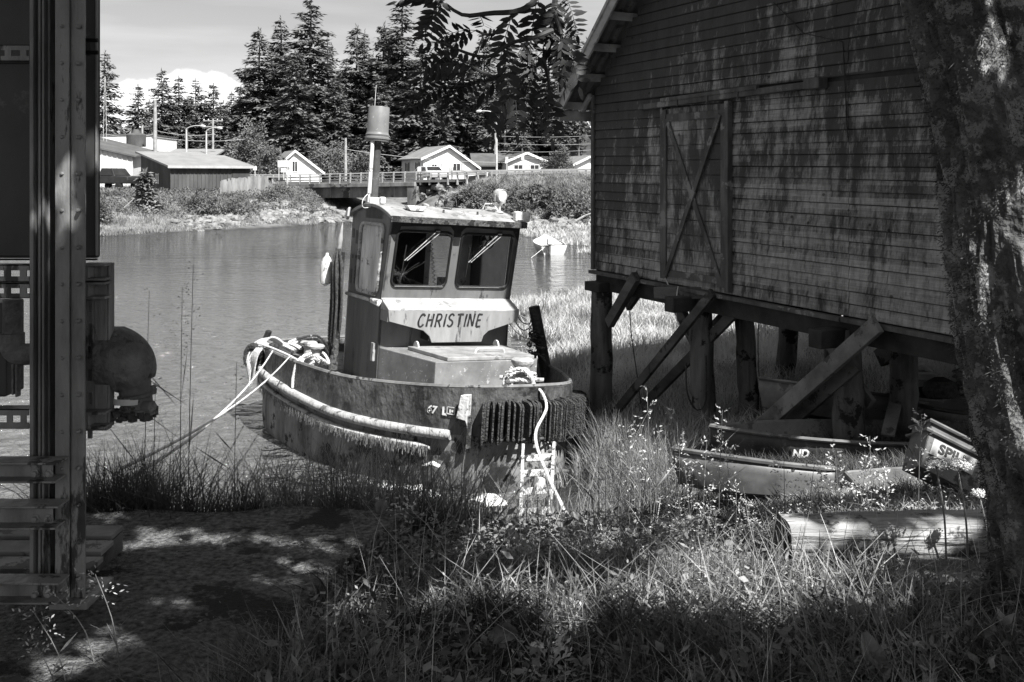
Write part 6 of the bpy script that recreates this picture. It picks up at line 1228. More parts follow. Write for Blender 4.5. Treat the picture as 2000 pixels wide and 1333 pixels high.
# --- mossy trunk
def bark_mat():
    m = gm('mossy_bark', .06, .17, 6, .9, bump=1., bscale=22, third=(.30, 9, .51), detail=10); return m
bark_mat(); gm('moss', .025, .12, 6, .95, trans=.2); gm('leaf_dark', .04, .11, 4, .6, trans=.1)
mt_ = empty('mossy_tree', (2.16, 3.9, -1.95), (0, 0, 0), 'big moss covered tree trunk filling the right edge of the view', 'tree')
ctr = [Vector(v) for v in ((2.30, 3.9, -2.1), (2.25, 3.9, -1.7), (2.14, 3.9, -1.1), (2.01, 3.9, -.5), (1.93, 3.9, .1), (1.77, 3.88, .75), (1.5, 3.8, 1.6), (1.35, 3.7, 2.6), (1.3, 3.4, 4.2))]
ctr = resample(ctr, .028); vs = []; n = 150; m_ = len(ctr); TN = []; TP = []
for i, c in enumerate(ctr):
    u = i/(m_-1)
    for k in range(n):
        t = 2*math.pi*k/n; q = Vector((math.cos(t), math.sin(t), 0)); base = .275+.10*max(0, 1-u*7)-.10*u
        nn = noise.noise(Vector((q.x*1.6, q.y*1.6, c.z*.9)))*.22+noise.noise(Vector((q.x*4, q.y*4, c.z*2.2)))*.16-abs(noise.noise(Vector((q.x*7, q.y*7, c.z*4))))*.13+noise.noise(Vector((q.x*16, q.y*16, c.z*9)))*.06
        v = c+q*base*(1+nn); vs.append(v); TP.append(v); TN.append(q)
fs = [(i*n+k, i*n+(k+1) % n, (i+1)*n+(k+1) % n, (i+1)*n+k) for i in range(m_-1) for k in range(n)]
mb = MB(); mb.add(vs, fs); mb.build('trunk', 'mossy_bark', mt_, smooth=True, world=True, ang=80)
mb = MB(); rr_ = random.Random(3)
for k in range(9): a = rr_.uniform(0, 6.28); z = 2.2+k*.25; c = Vector((1.35, 3.6, z)); e = c+Vector((math.cos(a)*1.8, math.sin(a)*1.4+.2, 1.2)); e.y = min(e.y, 5.2); mb.tube(resample([c, c.lerp(e, .5)+Vector((0, 0, .25)), e], .2), [.06]*1 and .035, 7)
mb.build('limbs', 'mossy_bark', mt_, smooth=True, world=True)
TP = np.array([v[:] for v in TP]); TN = np.array([v[:] for v in TN]); N_ = 300000
ii = rng.integers(0, len(TP), N_); pz = TP[ii]; nn = TN[ii]
dens = np.array([noise.noise(Vector((a*2.6, b*2.6, c*1.5))) + .35*noise.noise(Vector((a*8, b*8, c*6))) for a, b, c in pz[:, :3]])
left = -nn[:, 0]*.55-.05
keep = (dens+left > .12); pz, nn = pz[keep], nn[keep]; k = len(pz); hang_ = rng.uniform(0, 1, k)
d = nn*rng.uniform(.2, 1, (k, 1))+np.column_stack([rng.normal(0, .5, k), rng.normal(0, .5, k), -rng.uniform(-.1, 1.3, k)])
pz = pz+rng.normal(0, .012, pz.shape)
V, Q = leafquads(pz-nn*.006, d, rng.normal(0, 1, (k, 3)), rng.uniform(.007, .016, k)*(1+2*(hang_ > .96)), rng.uniform(.002, .005, k)); npmesh('moss', V, Q, 'moss', mt_)
# --- rowan: trunk behind the camera, boughs and unseen crown shaped to dapple the foreground
rw = empty('rowan_tree', (3.3, -1.8, -1.7), (0, 0, 0), 'rowan whose dark leafy twigs hang in from the top beside the barn roof', 'tree')
mb = MB(); mb.tube([(3.3, -1.8, -2), (3.25, -1.7, 0), (3.1, -1.5, 1.6), (3.0, -1.2, 3)], [.2, .16, .14, .1], 12); mb.build('trunk', 'mossy_bark', rw, smooth=True, world=True)
HOLES = []  # gaps kept free of crown leaves where sun spots should land
for x, y, r_, z0 in ((430, 1052, .20, -1.665), (320, 1030, .12, -1.665), (282, 1062, .13, -1.665), (205, 1012, .13, -1.665), (525, 1052, .14, -1.665), (600, 1062, .16, -1.665), (665, 1058, .18, -1.665), (60, 955, .22, -1.665), (345, 1175, .08, -1.665), (700, 1010, .2, None), (760, 1000, .2, None), (740, 1200, .12, None), (960, 1040, .2, None), (1080, 1100, .14, None), (1160, 1060, .18, None), (1240, 1130, .12, None), (1290, 1050, .18, None), (900, 1190, .12, None), (1400, 1010, .2, None), (1120, 1010, .2, None), (1010, 1100, .14, None), (930, 1090, .12, None), (1520, 1200, .14, None), (1250, 1010, .18, None), (1010, 1190, .10, None), (790, 1090, .14, None), (850, 1040, .2, None), (1110, 1220, .1, None), (560, 1150, .10, None), (640, 1230, .10, None), (1380, 1230, .1, None),
                     (1370, 1090, .26, None), (1440, 1150, .26, None), (1330, 1170, .18, None), (1200, 1200, .14, None), (1560, 1150, .22, None), (1690, 1150, .24, None), (1820, 1130, .2, None), (1640, 1240, .1, None), (900, 1110, .12, None), (1060, 1280, .12, None), (230, 1190, .10, -1.5), (150, 1230, .10, -1.5), (1300, 1260, .10, None), (1480, 1260, .1, None)):
    g = gpt(x, y, z0); t = (g.z+1.8)/S.z; HOLES.append((g.x-S.x*t, g.y-S.y*t, r_*(.5 if z0 == -1.665 else 1)))
for x, y, D, r_ in ((1560, 1060, 5.3, .13), (1650, 1030, 5.3, .10), (1760, 1060, 5.3, .12), (1850, 1040, 5.3, .16), (1440, 960, 6.3, .22), (1330, 900, 7.0, .22), (1560, 930, 6.2, .2), (1680, 900, 6.2, .28), (1800, 930, 6.0, .35), (1900, 930, 6, .3), (1250, 960, 6.5, .25), (1480, 850, 7, .15), (1350, 1000, 5.8, .25), (1170, 940, 6.6, .15), (990, 960, 7.2, .4), (1060, 950, 8, .6), (1080, 880, 9, .8), (860, 960, 8, .5), (700, 930, 7.8, .3), (135, 360, 3.7, .10), (1960, 420, 3.7, .12), (1890, 150, 3.7, .13), (1970, 800, 3.7, .10), (1880, 560, 3.7, .1)):
    g = P(x, y, D); t = (g.z+1.8)/S.z; HOLES.append((g.x-S.x*t, g.y-S.y*t, r_))
HOLES = np.array(HOLES)
ncl = 50000; G = np.column_stack([rng.uniform(-7.2, 4.6, ncl), rng.uniform(-.5, 8.6, ncl)])
ds = np.linalg.norm(G[:, None]-HOLES[None, :, :2], axis=2)-HOLES[None, :, 2]
ok = ds.min(1) > .09; ok &= ~((G[:, 1] > 7.4) & (G[:, 0] > -1.2) & (rng.uniform(0, 1, ncl) < .7)); ok &= (G[:, 1] < 8.2-.25*np.abs(G[:, 0]+2))
G = G[ok]; zc = rng.uniform(2.3, 4.8, len(G)); zc = np.maximum(zc, .0); tt = (zc+1.8)/S.z
CC = np.column_stack([G[:, 0]+S.x*tt, G[:, 1]+S.y*tt, zc]); CC = CC[CC[:, 2] > .5+.21*np.maximum(CC[:, 1], 0)]
reps = 6; C = np.repeat(CC, reps, 0)+rng.normal(0, .045, (len(CC)*reps, 3)); k = len(C)
V, Q = leafquads(C, rng.normal(0, 1, (k, 3))-np.array([0, 0, .35]), rng.normal(0, .6, (k, 3))+np.array(S), rng.uniform(.10, .17, k), rng.uniform(.06, .10, k)); npmesh('crown', V, Q, 'leaf_dark', rw)
mb = MB(); rr_ = random.Random(5)
for j in range(30):
    e = Vector(CC[rr_.randrange(len(CC))]); s0 = Vector((3.05, -1.3, rr_.uniform(1.6, 3.0))); md = s0.lerp(e, .5)+Vector((0, 0, .5)); pts = resample([s0, md, e], .35)
    mb.tube(pts, [.032*(1-i/len(pts))+.006 for i in range(len(pts))], 6)
mb.build('boughs', 'mossy_bark', rw, smooth=True, world=True)
# the twigs that hang into view
DT = 3.0; gm('leaf_shade', .025, .06, 4, .6, trans=.12); gm('twig', .03, .08, 8, .8); Cs, Ds, Ns, Ls, Ws = [], [], [], [], []  # hanging leaves get a darker copy: their shade is put into the colour
g_ = np.random.default_rng(21)
def pinnate(p, d, L_, up_):
    """one rowan leaf: paired leaflets along a drooping rachis"""
    d = Vector(d).normalized(); s_ = d.cross(Vector(up_)).normalized(); nr = s_.cross(d).normalized(); pts = []; nP = 7; q = Vector(p); dd = d.copy()
    for i in range(nP+1):
        pts.append(q.copy()); dd = (dd+Vector((0, 0, -.10))).normalized(); q = q+dd*L_/nP
        if i >= 1:
            for sg in (-1, 1):
                ll = L_*.30*(.75+.5*math.sin(math.pi*i/(nP+1))); e = (s_*sg+dd*.42+Vector(g_.normal(0, .09, 3))-Vector((0, 0, .15))).normalized(); Cs.append(pts[-1][:]); Ds.append(e[:]); Ns.append((nr+Vector(g_.normal(0, .22, 3)))[:]); Ls.append(ll); Ws.append(ll*.36)
    Cs.append(q[:]); Ds.append(dd[:]); Ns.append(nr[:]); Ls.append(L_*.3); Ws.append(L_*.1); return pts
mb = MB(); mbr = MB()
TW = [((1075, -60), (1045, 0), (1012, 22), (960, 26), (905, 30), (870, 8)), ((1090, -60), (1082, 20), (1070, 100), (1045, 130), (985, 148), (930, 162), (880, 165)), ((1078, 60), (1040, 75), (1000, 84), (950, 112), (890, 96), (868, 84)), ((1085, 30), (1095, 60), (1098, 90)), ((1010, 25), (985, 45), (960, 70), (930, 60)), ((1060, 115), (1070, 150), (1072, 175)), ((900, -40), (875, -10), (860, 5)), ((1100, -50), (1110, -10), (1095, 10)), ((985, 148), (960, 150), (920, 130)), ((1030, 138), (1010, 165), (1000, 180)), ((925, 164), (880, 172), (845, 168))]
for j, tw_ in enumerate(TW):
    dd = DT+.12*math.sin(j*2.1); pts = resample([P(x, y, dd+.05*math.sin(i*1.7+j)) for i, (x, y) in enumerate(tw_)], .03); k = len(pts); r0 = .010 if j < 2 else .006
    mb.tube(pts, [r0*(1-.7*i/k)+.0015 for i in range(k)], 6)
    stp = 3 if j else 4
    for i in range(3, k, stp):
        for rpt in range(2):
            if g_.uniform() < .38: continue
            tdir = (pts[min(i+1, k-1)]-pts[i-1]).normalized(); a = g_.uniform(-1, 1); d = Vector((g_.uniform(-1, .8), g_.uniform(-.5, .4), g_.uniform(-.9, .35)))+tdir*.8
            rp = pinnate(pts[i], d, g_.uniform(.10, .155), (g_.uniform(-.4, .4), -.75, .6)); mbr.tube(rp, .0012, 3)
    rp = pinnate(pts[-1], (pts[-1]-pts[-3])+Vector((0, 0, -.005)), .14, (0, -.8, .6)); mbr.tube(rp, .0012, 3)
tg = mb.build('hanging_twigs', 'twig', rw, smooth=True, world=True); mbr.build('leaf_stalks', 'twig', tg, world=True)
def ovals(C, D, Nn, ln, wd):
    D = unit(D); s_ = unit(np.cross(D, Nn)); ln = ln[:, None]; wd = wd[:, None]*.5
    V = np.stack([C, C+D*ln*.28+s_*wd*.92, C+D*ln*.68+s_*wd*.82, C+D*ln, C+D*ln*.68-s_*wd*.82, C+D*ln*.28-s_*wd*.92], 1).reshape(-1, 3); b = (np.arange(len(C))*6)[:, None]
    return V, np.concatenate([b+np.array([0, 1, 2, 5]), b+np.array([5, 2, 3, 4])], 0)
V, Q = ovals(np.array(Cs), np.array(Ds), np.array(Ns), np.array(Ls), np.array(Ws)); npmesh('leaflets', V, Q, 'leaf_shade', tg)
# faint twig in front of the gable at the top
# --- steel rack at the left
gm('rack_steel', .14, .34, 5, .6, metal=.25, stretch=(1, 1, .25), third=(.06, 5, .56, 1), bump=.4, spec=.4); gm('rack_dark', .03, .07, 1.6, .5, stretch=(1, 1, .6), third=(.10, 1.7, .58), spec=.4); gm('pipe_grey', .09, .2, 7, .7, bump=.7, third=(.04, 11, .60)); gm('black_gap', .008, .012, 3, .9)
rk = empty('equipment_rack', P(110, 1195, 3.85), (0, 0, 0), 'tall steel channel rack with dark panel and pipe elbow at the left edge', 'equipment rack')
def pb(mb, x0, y0, x1, y1, D, th):
    a, b = P(x0, y0, D), P(x1, y1, D); return mb.box(((a.x+b.x)/2, D+th/2, (a.z+b.z)/2), (abs(b.x-a.x), th, abs(a.z-b.z)))
def part(name, mat, rects, D, th, bevel=.003, par=None):
    mb = MB()
    for r_ in rects: pb(mb, *r_, D, th)
    return mb.build(name, mat, par or rk, world=True, bevel=bevel)
YT, YB = -60, 1192
part('post', 'rack_steel', [(107, YT, 135, 1180)], 3.70, .012); part('post', 'rack_steel', [(138, YT, 165, 1172)], 3.715, .012)
mb = MB()
for i in range(17):
    for x in (121, 152): mb.lathe(P(x, -20+72*i, 3.70), [(.009, .012), (.009, 0), (.005, -.006), (.002, -.007)], 6, (0, 1, 0))
mb.build('post_bolts', 'rack_steel', rk, world=True); part('post_web', 'rack_steel', [(133.5, YT, 140, 1178)], 3.727, .12, .0); part('post_flange', 'rack_steel', [(107, YT, 166, 1165)], 3.85, .012)
for x0, x1, D in ((57, 65, 3.72), (73, 79, 3.735), (81, 86, 3.73), (92, 97, 3.76)): part('channel_post', 'rack_steel', [(x0, YT, x1, YB-20)], D, .045, .004)
part('gap_backing', 'black_gap', [(60, YT, 105, YB-25)], 3.80, .02, 0)  # near-black sheet added: the shade in the gaps is put into its colour
mb = MB(); a, b = P(-160, YT-40, 4.1), P(190, 505, 4.1); mb.box(((a.x+b.x)/2, 4.12, (a.z+b.z)/2), (b.x-a.x, .04, a.z-b.z)); pn = mb.build('panel', 'rack_dark', rk, world=True, bevel=.012)
part('panel_seam', 'rack_steel', [(186, YT, 188.5, 500)], 4.09, .02, .001); part('panel_seam', 'black_gap', [(-60, 121, 57, 124)], 4.085, .02, .001); part('panel_seam', 'black_gap', [(-60, 506, 187, 509)], 4.085, .02, .001)
def slotted(x0, x1, y0, y1, D, step, name='slotted_strut'):
    h_ = y1-y0; R_ = [(x0, y0, x1, y0+h_*.32), (x0, y1-h_*.32, x1, y1)]; x = x1-step*.18
    while x > x0: R_.append((x-step*.42, y0+h_*.32, x, y1-h_*.32)); x -= step
    mb = MB()
    for r_ in R_: pb(mb, *r_, D, .006)
    pb(mb, x0, y0, x1, y0+1.5, D, .07); pb(mb, x0, y1-1.5, x1, y1, D, .07); return mb.build(name, 'rack_steel', rk, world=True)
slotted(-60, 57, 88, 120, 3.78, 30); slotted(-60, 57, 518, 551, 3.80, 31); slotted(-60, 57, 554, 583, 3.80, 31); slotted(-60, 56, 800, 838, 3.84, 27)
part('side_strut', 'rack_steel', [(184, 515, 209, 842), (209, 515, 214, 836)], 3.86, .05, .003); 
mb = MB(); y = 520
pb(mb, 166, 515, 171, 842, 3.86, .05); pb(mb, 179, 515, 184, 842, 3.86, .05)
while y < 840: pb(mb, 171, y, 179, y+22, 3.862, .01); y += 45
mb.build('slotted_strut', 'rack_steel', rk, world=True); part('slot_backing', 'black_gap', [(167, 516, 186, 841)], 3.92, .02, 0)  # near-black sheet added to stand in for the dark inside the slots
for y in (516, 552, 806): part('cross_channel', 'rack_steel', [(158, y, 205, y+5), (158, y+28, 205, y+33), (158, y+5, 173, y+28)], 3.80, .07, .002)
mb = MB()
for y in (79, 103): mb.tube([P(160, y, 3.8), P(191, y, 3.8)], .008, 8)
pb(mb, 162, 75, 168, 107, 3.79, .04); mb.build('clamp', 'black_gap', rk, world=True)
# elbow fitting
mb = MB(); mb.tube([P(205, 700, 3.95), P(238, 700, 3.95)], .125, 32); n_ = 32; pv = P(238, 765, 3.95); vs = []
for i in range(15):
    th = R(66)*i/14; d_ = (64-29*(i/14)**1.1)/F*3.95; c = pv+Vector((math.sin(th), 0, math.cos(th)))*d_
    for k in range(n_):
        a = 2*math.pi*k/n_; vs.append(c+Vector((math.sin(th), 0, math.cos(th)))*math.cos(a)*(d_-.004)+Vector((0, 1, 0))*math.sin(a)*(d_*.6+.045))
mb.add(vs, [(i*n_+k, i*n_+(k+1) % n_, (i+1)*n_+(k+1) % n_, (i+1)*n_+k) for i in range(14) for k in range(n_)]); el = mb.build('pipe_elbow', 'pipe_grey', rk, smooth=True, world=True, ang=50)
mb = MB(); mb.tube([P(236, 640, 3.95), P(234, 772, 3.95)], .004, 5); mb.lathe(P(240, 705, 3.95), [(.118, -.01), (.124, -.008), (.124, .008), (.118, .01)], 28, (1, .0, -.04)); mb.build('elbow_seam', 'pipe_grey', el, smooth=True, world=True)
ax = Vector((.12, 0, -1)); mb = MB(); mb.lathe(P(261, 738, 3.95), [(.064, 0), (.062, .06), (.070, .064), (.070, .075), (.062, .08), (.062, .118), (.074, .122), (.076, .15), (.05, .152)], 24, ax); pe = mb.build('pipe_spout', 'pipe_grey', rk, smooth=True, world=True, ang=40)
rr_ = random.Random(6); mb = MB()
for j in range(60): a = rr_.uniform(0, 6.28); c = P(260, 806, 3.95)+Vector((.08*math.cos(a), .08*math.sin(a), rr_.uniform(-.015, .012))); mb.box(c, (rr_.uniform(.01, .03), rr_.uniform(.01, .03), rr_.uniform(.008, .025)), Matrix.Rotation(rr_.uniform(0, 3), 3, 'Z'))
mb.build('barnacles', 'log_end', pe, world=True)
mb = MB(); mb.lathe(P(292, 795, 3.90), [(.015, -.02), (.026, -.02), (.026, .015), (.015, .02)], 6, (1, -.5, .1)); mb.lathe(P(300, 770, 3.88), [(.012, 0), (.014, .03), (.004, .035)], 8); mb.build('cam_fitting', 'pipe_grey', pe, world=True, bevel=.003)
mb = MB(); c = P(256, 779, 3.95); vs = []
for i in range(9):
    a = -2.35+.2*i; vs += [c+Vector((.0735*math.cos(a), .0735*math.sin(a), .012)), c+Vector((.0735*math.cos(a), .0735*math.sin(a), -.012))]
mb.add(vs, [(2*i, 2*i+1, 2*i+3, 2*i+2) for i in range(8)]); mb.build('pipe_label', 'white_plastic', pe, world=True)
mb = MB(); mb.tube([P(24, 585, 3.95), P(24, 660, 3.95)], .036, 16); mb.lathe(P(24, 655, 3.95), [(.036, .01), (.046, .008), (.046, -.06), (.036, -.065)], 16); mb.tube(resample([P(24, 660, 3.95), P(24, 682, 3.95), P(38, 692, 3.95), P(58, 692, 3.95), P(80, 692, 3.95)], .01), .043, 16); mb.build('conduit', 'pipe_grey', rk, smooth=True, world=True, ang=50)
part('junction_box', 'rack_dark', [(-60, 592, 12, 776)], 3.95, .15, .008); part('junction_box_edge', 'pipe_grey', [(22, 712, 26, 772), (29, 712, 34, 776)], 3.93, .03, .002)
for y, h_, x1 in ((905, 40, 113), (990, 46, 113), (1140, 42, 116)):
    D = 3.60; mb = MB(); pb(mb, -80, y, x1, y+4, D, .09); pb(mb, -80, y+h_-4, x1-6, y+h_, D, .09); pb(mb, -80, y+4, x1-10, y+h_-4, D+.06, .006)
    st_ = mb.build('base_channel', 'rack_steel', rk, world=True, bevel=.002)
    mb = MB()
    for x in (70, 96): mb.lathe(P(x, y+h_/2, D+.06), [(.012, 0), (.018, -.002), (.018, -.006), (.011, -.007), (.011, -.018), (.004, -.02)], 6, (0, 1, 0))
    mb.build('bolt', 'rack_steel', st_, world=True)
part('foot_plate', 'rack_steel', [(95, 1180, 170, 1192)], 3.66, .25, .003)
pa = empty('pallet', (-2.3, 4.15, -1.66), (0, 0, 0), 'worn wooden pallet lying on the concrete behind the steel rack', 'pallet')
for j, y in enumerate((3.98, 4.16, 4.34)): mb = MB(); mb.beam((-2.9, y, -1.56), (-1.66-.03*j, y, -1.56), .13, .02, (0, 0, 1)); mb.build('deck_board', 'fresh_plank', pa, world=True, bevel=.003)
for x in (-2.85, -2.3, -1.74): mb = MB(); mb.beam((x, 3.93, -1.615), (x, 4.4, -1.615), .04, .08, (0, 0, 1)); mb.build('bearer', 'dark_plank', pa, world=True)
# --- foreground grass
LOGZ = [(1.1, 4.55), (3.6, 4.5), (3.6, 5.75), (1.2, 5.75)]
grass('near_grass', [(-.8, 2.4), (3.6, 2.4), (3.8, 3.9), (-.75, 4.0)], 15000, .34, .010, 'near_grass', 1.1, clump=1.7, tilt=.62)
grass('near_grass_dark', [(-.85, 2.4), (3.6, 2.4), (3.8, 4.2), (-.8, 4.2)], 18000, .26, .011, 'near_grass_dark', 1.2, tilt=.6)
grass('near_grass', [(-.72, 3.9), (1.1, 3.9), (3.4, 3.8), (3.4, 4.1), (1.1, 4.3), (1.0, 6.2), (-.3, 6.2), (-.7, 4.8)], 17000, .19, .010, 'near_grass', 1.2, clump=1.9, tilt=.6)
grass('bank_top_grass', [(-.6, 4.9), (1.0, 4.9), (1.1, 5.8), (4.2, 5.8), (4.4, 8.4), (-.1, 8.4)], 18000, .16, .010, 'near_grass', 1.1, clump=1.7, tilt=.5)
grass('near_grass', [(-1.15, 2.2), (-.7, 2.2), (-.7, 3.6), (-.95, 3.6)], 1800, .22, .007, 'near_grass', .9, tilt=.4)
# leafy weeds: upright stems carrying small leaves, tangled through the grass
def leafy(name, poly, n, hmax, mat, lf=.03, clump=1.6):
    B = scatter(poly, n, clump=clump); n = len(B); m_ = 9; h = rng.uniform(.35, 1, n)*hmax; a = rng.uniform(0, 6.28, n); ln = rng.uniform(.1, .6, n)*h
    u = (np.arange(m_)+.8)/m_; C = B[:, None, :]+np.stack([np.cos(a)[:, None]*ln[:, None]*u**1.5, np.sin(a)[:, None]*ln[:, None]*u**1.5, h[:, None]*u+0*u], 2); C = C.reshape(-1, 3); k = len(C); b = rng.uniform(0, 6.28, k)
    D = np.column_stack([np.cos(b), np.sin(b), rng.uniform(-.3, .7, k)]); V1 = leafquads(C, D, rng.normal(0, .45, (k, 3))+np.array([0, 0, 1]), rng.uniform(.5, 1.2, k)*lf, rng.uniform(.25, .5, k)*lf)
    tag(npmesh(name, *V1, mat), kind='stuff')
leafy('leafy_weeds', [(-.75, 2.5), (3.5, 2.5), (3.5, 4.0), (1.1, 4.2), (1.0, 6), (-.3, 6), (-.7, 4.4)], 5200, .24, 'near_grass', .034)
leafy('leafy_weeds', [(-.3, 5.4), (1.1, 5.9), (4, 5.9), (4.2, 7.0), (.3, 7.0)], 1500, .13, 'near_grass', .034)
leafy('pale_weeds', [(-.6, 3.4), (1.2, 3.4), (1.1, 6), (3.6, 6.0), (3.9, 6.8), (-.1, 6.8)], 700, .26, 'dry_grass', .022, 0)
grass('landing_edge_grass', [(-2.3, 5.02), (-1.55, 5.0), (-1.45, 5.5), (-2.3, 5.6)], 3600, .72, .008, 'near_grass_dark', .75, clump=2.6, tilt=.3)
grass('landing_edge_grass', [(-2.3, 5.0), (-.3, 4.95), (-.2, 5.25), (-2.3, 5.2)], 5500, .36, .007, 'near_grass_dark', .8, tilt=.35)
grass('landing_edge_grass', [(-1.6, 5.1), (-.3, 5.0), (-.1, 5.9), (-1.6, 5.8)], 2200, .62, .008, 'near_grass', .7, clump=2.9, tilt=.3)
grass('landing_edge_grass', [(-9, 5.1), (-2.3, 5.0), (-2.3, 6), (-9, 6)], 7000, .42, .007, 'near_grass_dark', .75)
grass('mud_bank_grass', [(-2.2, 5.8), (.4, 5.8), (.8, 9.8), (-1.2, 9.6)], 7000, .38, .008, 'near_grass', .7, clump=2.2, zmin=-3.85)
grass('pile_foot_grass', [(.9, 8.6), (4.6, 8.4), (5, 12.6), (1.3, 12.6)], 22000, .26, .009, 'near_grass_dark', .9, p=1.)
grass('reed_grass', [(-1.6, 5.8), (-.5, 5.6), (.2, 6.4), (.3, 7.6), (-1.6, 7.8)], 800, .7, .010, 'near_grass', .5, clump=2.4, zmin=-3.85)
grass('reed_grass', [(-1.6, 7.2), (.6, 7.2), (.9, 10.6), (-1.3, 10.2)], 1300, .75, .011, 'near_grass', .5, clump=2.2, zmin=-3.85)
grass('tug_side_grass', [(.75, 9.0), (1.7, 9.0), (1.6, 13), (1.15, 13)], 4500, .7, .010, 'near_grass', .5)
# dry pale stems and low broad leaves in the grass
B = scatter([(-.8, 2.6), (3.4, 2.6), (3.4, 4.5), (1, 4.6), (1, 6), (-.5, 4.8)], 900); V, Q = blades(B, rng.uniform(.2, .5, len(B)), rng.uniform(.003, .006, len(B)), .5, 3, .6); tag(npmesh('dry_stems', V, Q, 'dry_grass'), kind='stuff')
B = scatter([(-.8, 2.6), (3.4, 2.6), (3.4, 4.0), (1.1, 4.1), (1.1, 5.6), (0, 5.6), (-.5, 4.8)], 5200, clump=1.5); k = len(B); B[:, 2] += rng.uniform(.02, .26, k); a = rng.uniform(0, 6.28, k)
V, Q = leafquads(B, np.column_stack([np.cos(a), np.sin(a), rng.uniform(-.3, .8, k)]), rng.normal(0, .4, (k, 3))+np.array([0, 0, 1]), rng.uniform(.025, .07, k), rng.uniform(.010, .03, k)); tag(npmesh('ground_cover', V, Q, 'near_grass'), kind='stuff')
k = 1500; px_ = rng.uniform(-3.5, -.9, k); py_ = rng.uniform(2.4, 4.95, k); V, Q = leafquads(np.column_stack([px_, py_, np.full(k, -1.655)]), np.column_stack([rng.normal(0, 1, (k, 2)), rng.uniform(0, .4, k)]), np.array([[0, 0, 1.]])+rng.normal(0, .3, (k, 3)), rng.gamma(2, .007, k), rng.gamma(2, .004, k)); tag(npmesh('leaf_litter', V, Q, 'near_grass'), kind='stuff')
# --- single plants
gm('seed_head', .42, .62, 20, .8, trans=.25); gm('stem_green', .12, .25, 6, .7); gm('umbel_white', .62, .8, 20, .8, trans=.2); gm('seed_dark', .03, .08, 20, .8)
def seedgrass(p, h, lean, label, grp, mat='seed_head', full=1., style='panicle', stemmat='stem_green'):
    p = Vector(p); t = empty('grass_stalk' if style != 'weed' else 'weed_stalk', p, (0, 0, 0), label, 'plant', grp); g = np.random.default_rng(int(abs(p.x)*977+p.y*131)+1)
    top = p+Vector((lean, g.uniform(-.05, .05), h)); pts = resample([p-Vector((0, 0, .05)), p.lerp(top, .5)+Vector((-lean*.18, 0, 0)), top], .05); k = len(pts); mb = MB(); mb.tube(pts, [.0032*(1-.6*i/k) for i in range(k)], 4); mb.build('stem', stemmat, t, smooth=True, world=True)
    C, D_, Nn, LN, WD = [], [], [], [], []; hs = h*(.30 if style == 'panicle' else .55); n_ = int(26*full)
    for i in range(n_):
        u = i/n_; q = pts[-1].lerp(pts[max(0, int(k*(1-hs/h)))], u); sp = .035+.055*math.sin(math.pi*min(1, u*1.1)) if style == 'panicle' else .05+.06*u
        a = g.uniform(0, 6.28); e = Vector((math.cos(a), math.sin(a), g.uniform(-.1, .9))).normalized(); tip = q+e*sp*g.uniform(.4, 1.1)
        for s0 in range(3 if style == 'panicle' else 4): 
            C.append((q.lerp(tip, .45+.28*s0))[:]); dd = e+Vector(g.normal(0, .5, 3)); D_.append(dd[:]); Nn.append(g.normal(0, 1, 3)); LN.append(g.uniform(.010, .02) if style == 'panicle' else g.uniform(.014, .032)); WD.append(g.uniform(.004, .007) if style == 'panicle' else g.uniform(.007, .013))
    V, Q = leafquads(np.array(C), np.array(D_), np.array(Nn), np.array(LN), np.array(WD)); npmesh('seed_head', V, Q, mat, t)
    C, D_ = [], []
    for i in range(5): q = pts[int(k*g.uniform(.1, .6))]; a = g.uniform(0, 6.28); C.append(q[:]); D_.append((math.cos(a), math.sin(a), .8))
    V, Q = leafquads(np.array(C), np.array(D_), g.normal(0, 1, (5, 3)), h*.28, .009); npmesh('leaf', V, Q, 'near_grass', t); return t
ORD = ['first', 'second', 'third', 'fourth', 'fifth', 'sixth', 'seventh', 'eighth', 'ninth', 'tenth', 'eleventh', 'twelfth', 'thirteenth', 'fourteenth', 'fifteenth', 'sixteenth']
def row(xs, label, grp, D, **kw):
    for i, (x, y) in enumerate(xs):
        dD = D+.35*math.sin(i*2.3+x*.1); top = P(x, y, dD); gx_, gy_ = top.x-.04, dD; zb = hz(gx_, gy_); seedgrass((gx_, gy_, zb), top.z-zb, .05*math.sin(i*1.9), f'{ORD[i]} from the left of the {label}', grp, **kw)
row([(1182, 850), (1215, 905), (1244, 835), (1285, 760), (1312, 800), (1338, 850), (1362, 905), (1385, 860), (1415, 800), (1442, 870)], 'seeding weed stalks in front of the barn piles', 'seeding stalks before the barn piles', 6.4, style='weed')
row([(1195, 930), (1262, 900), (1300, 950), (1348, 960), (1378, 990), (1450, 945), (1490, 985)], 'short sunlit stalks left of the squared log', 'sunlit stalks left of the squared log', 5.7, full=1.2)
row([(1548, 900), (1590, 905), (1618, 935), (1652, 880), (1690, 900), (1716, 855), (1752, 900), (1806, 812)], 'sunlit stalks standing behind the squared log', 'sunlit stalks behind the squared log', 5.9, full=1.1, style='weed')
row([(1090, 1010), (1180, 1040), (1250, 1060), (1390, 1050), (1120, 1120), (1300, 1120)][:4], 'tall stalks in the dark grass below the ladder', 'stalks below the ladder', 4.6, full=.8)
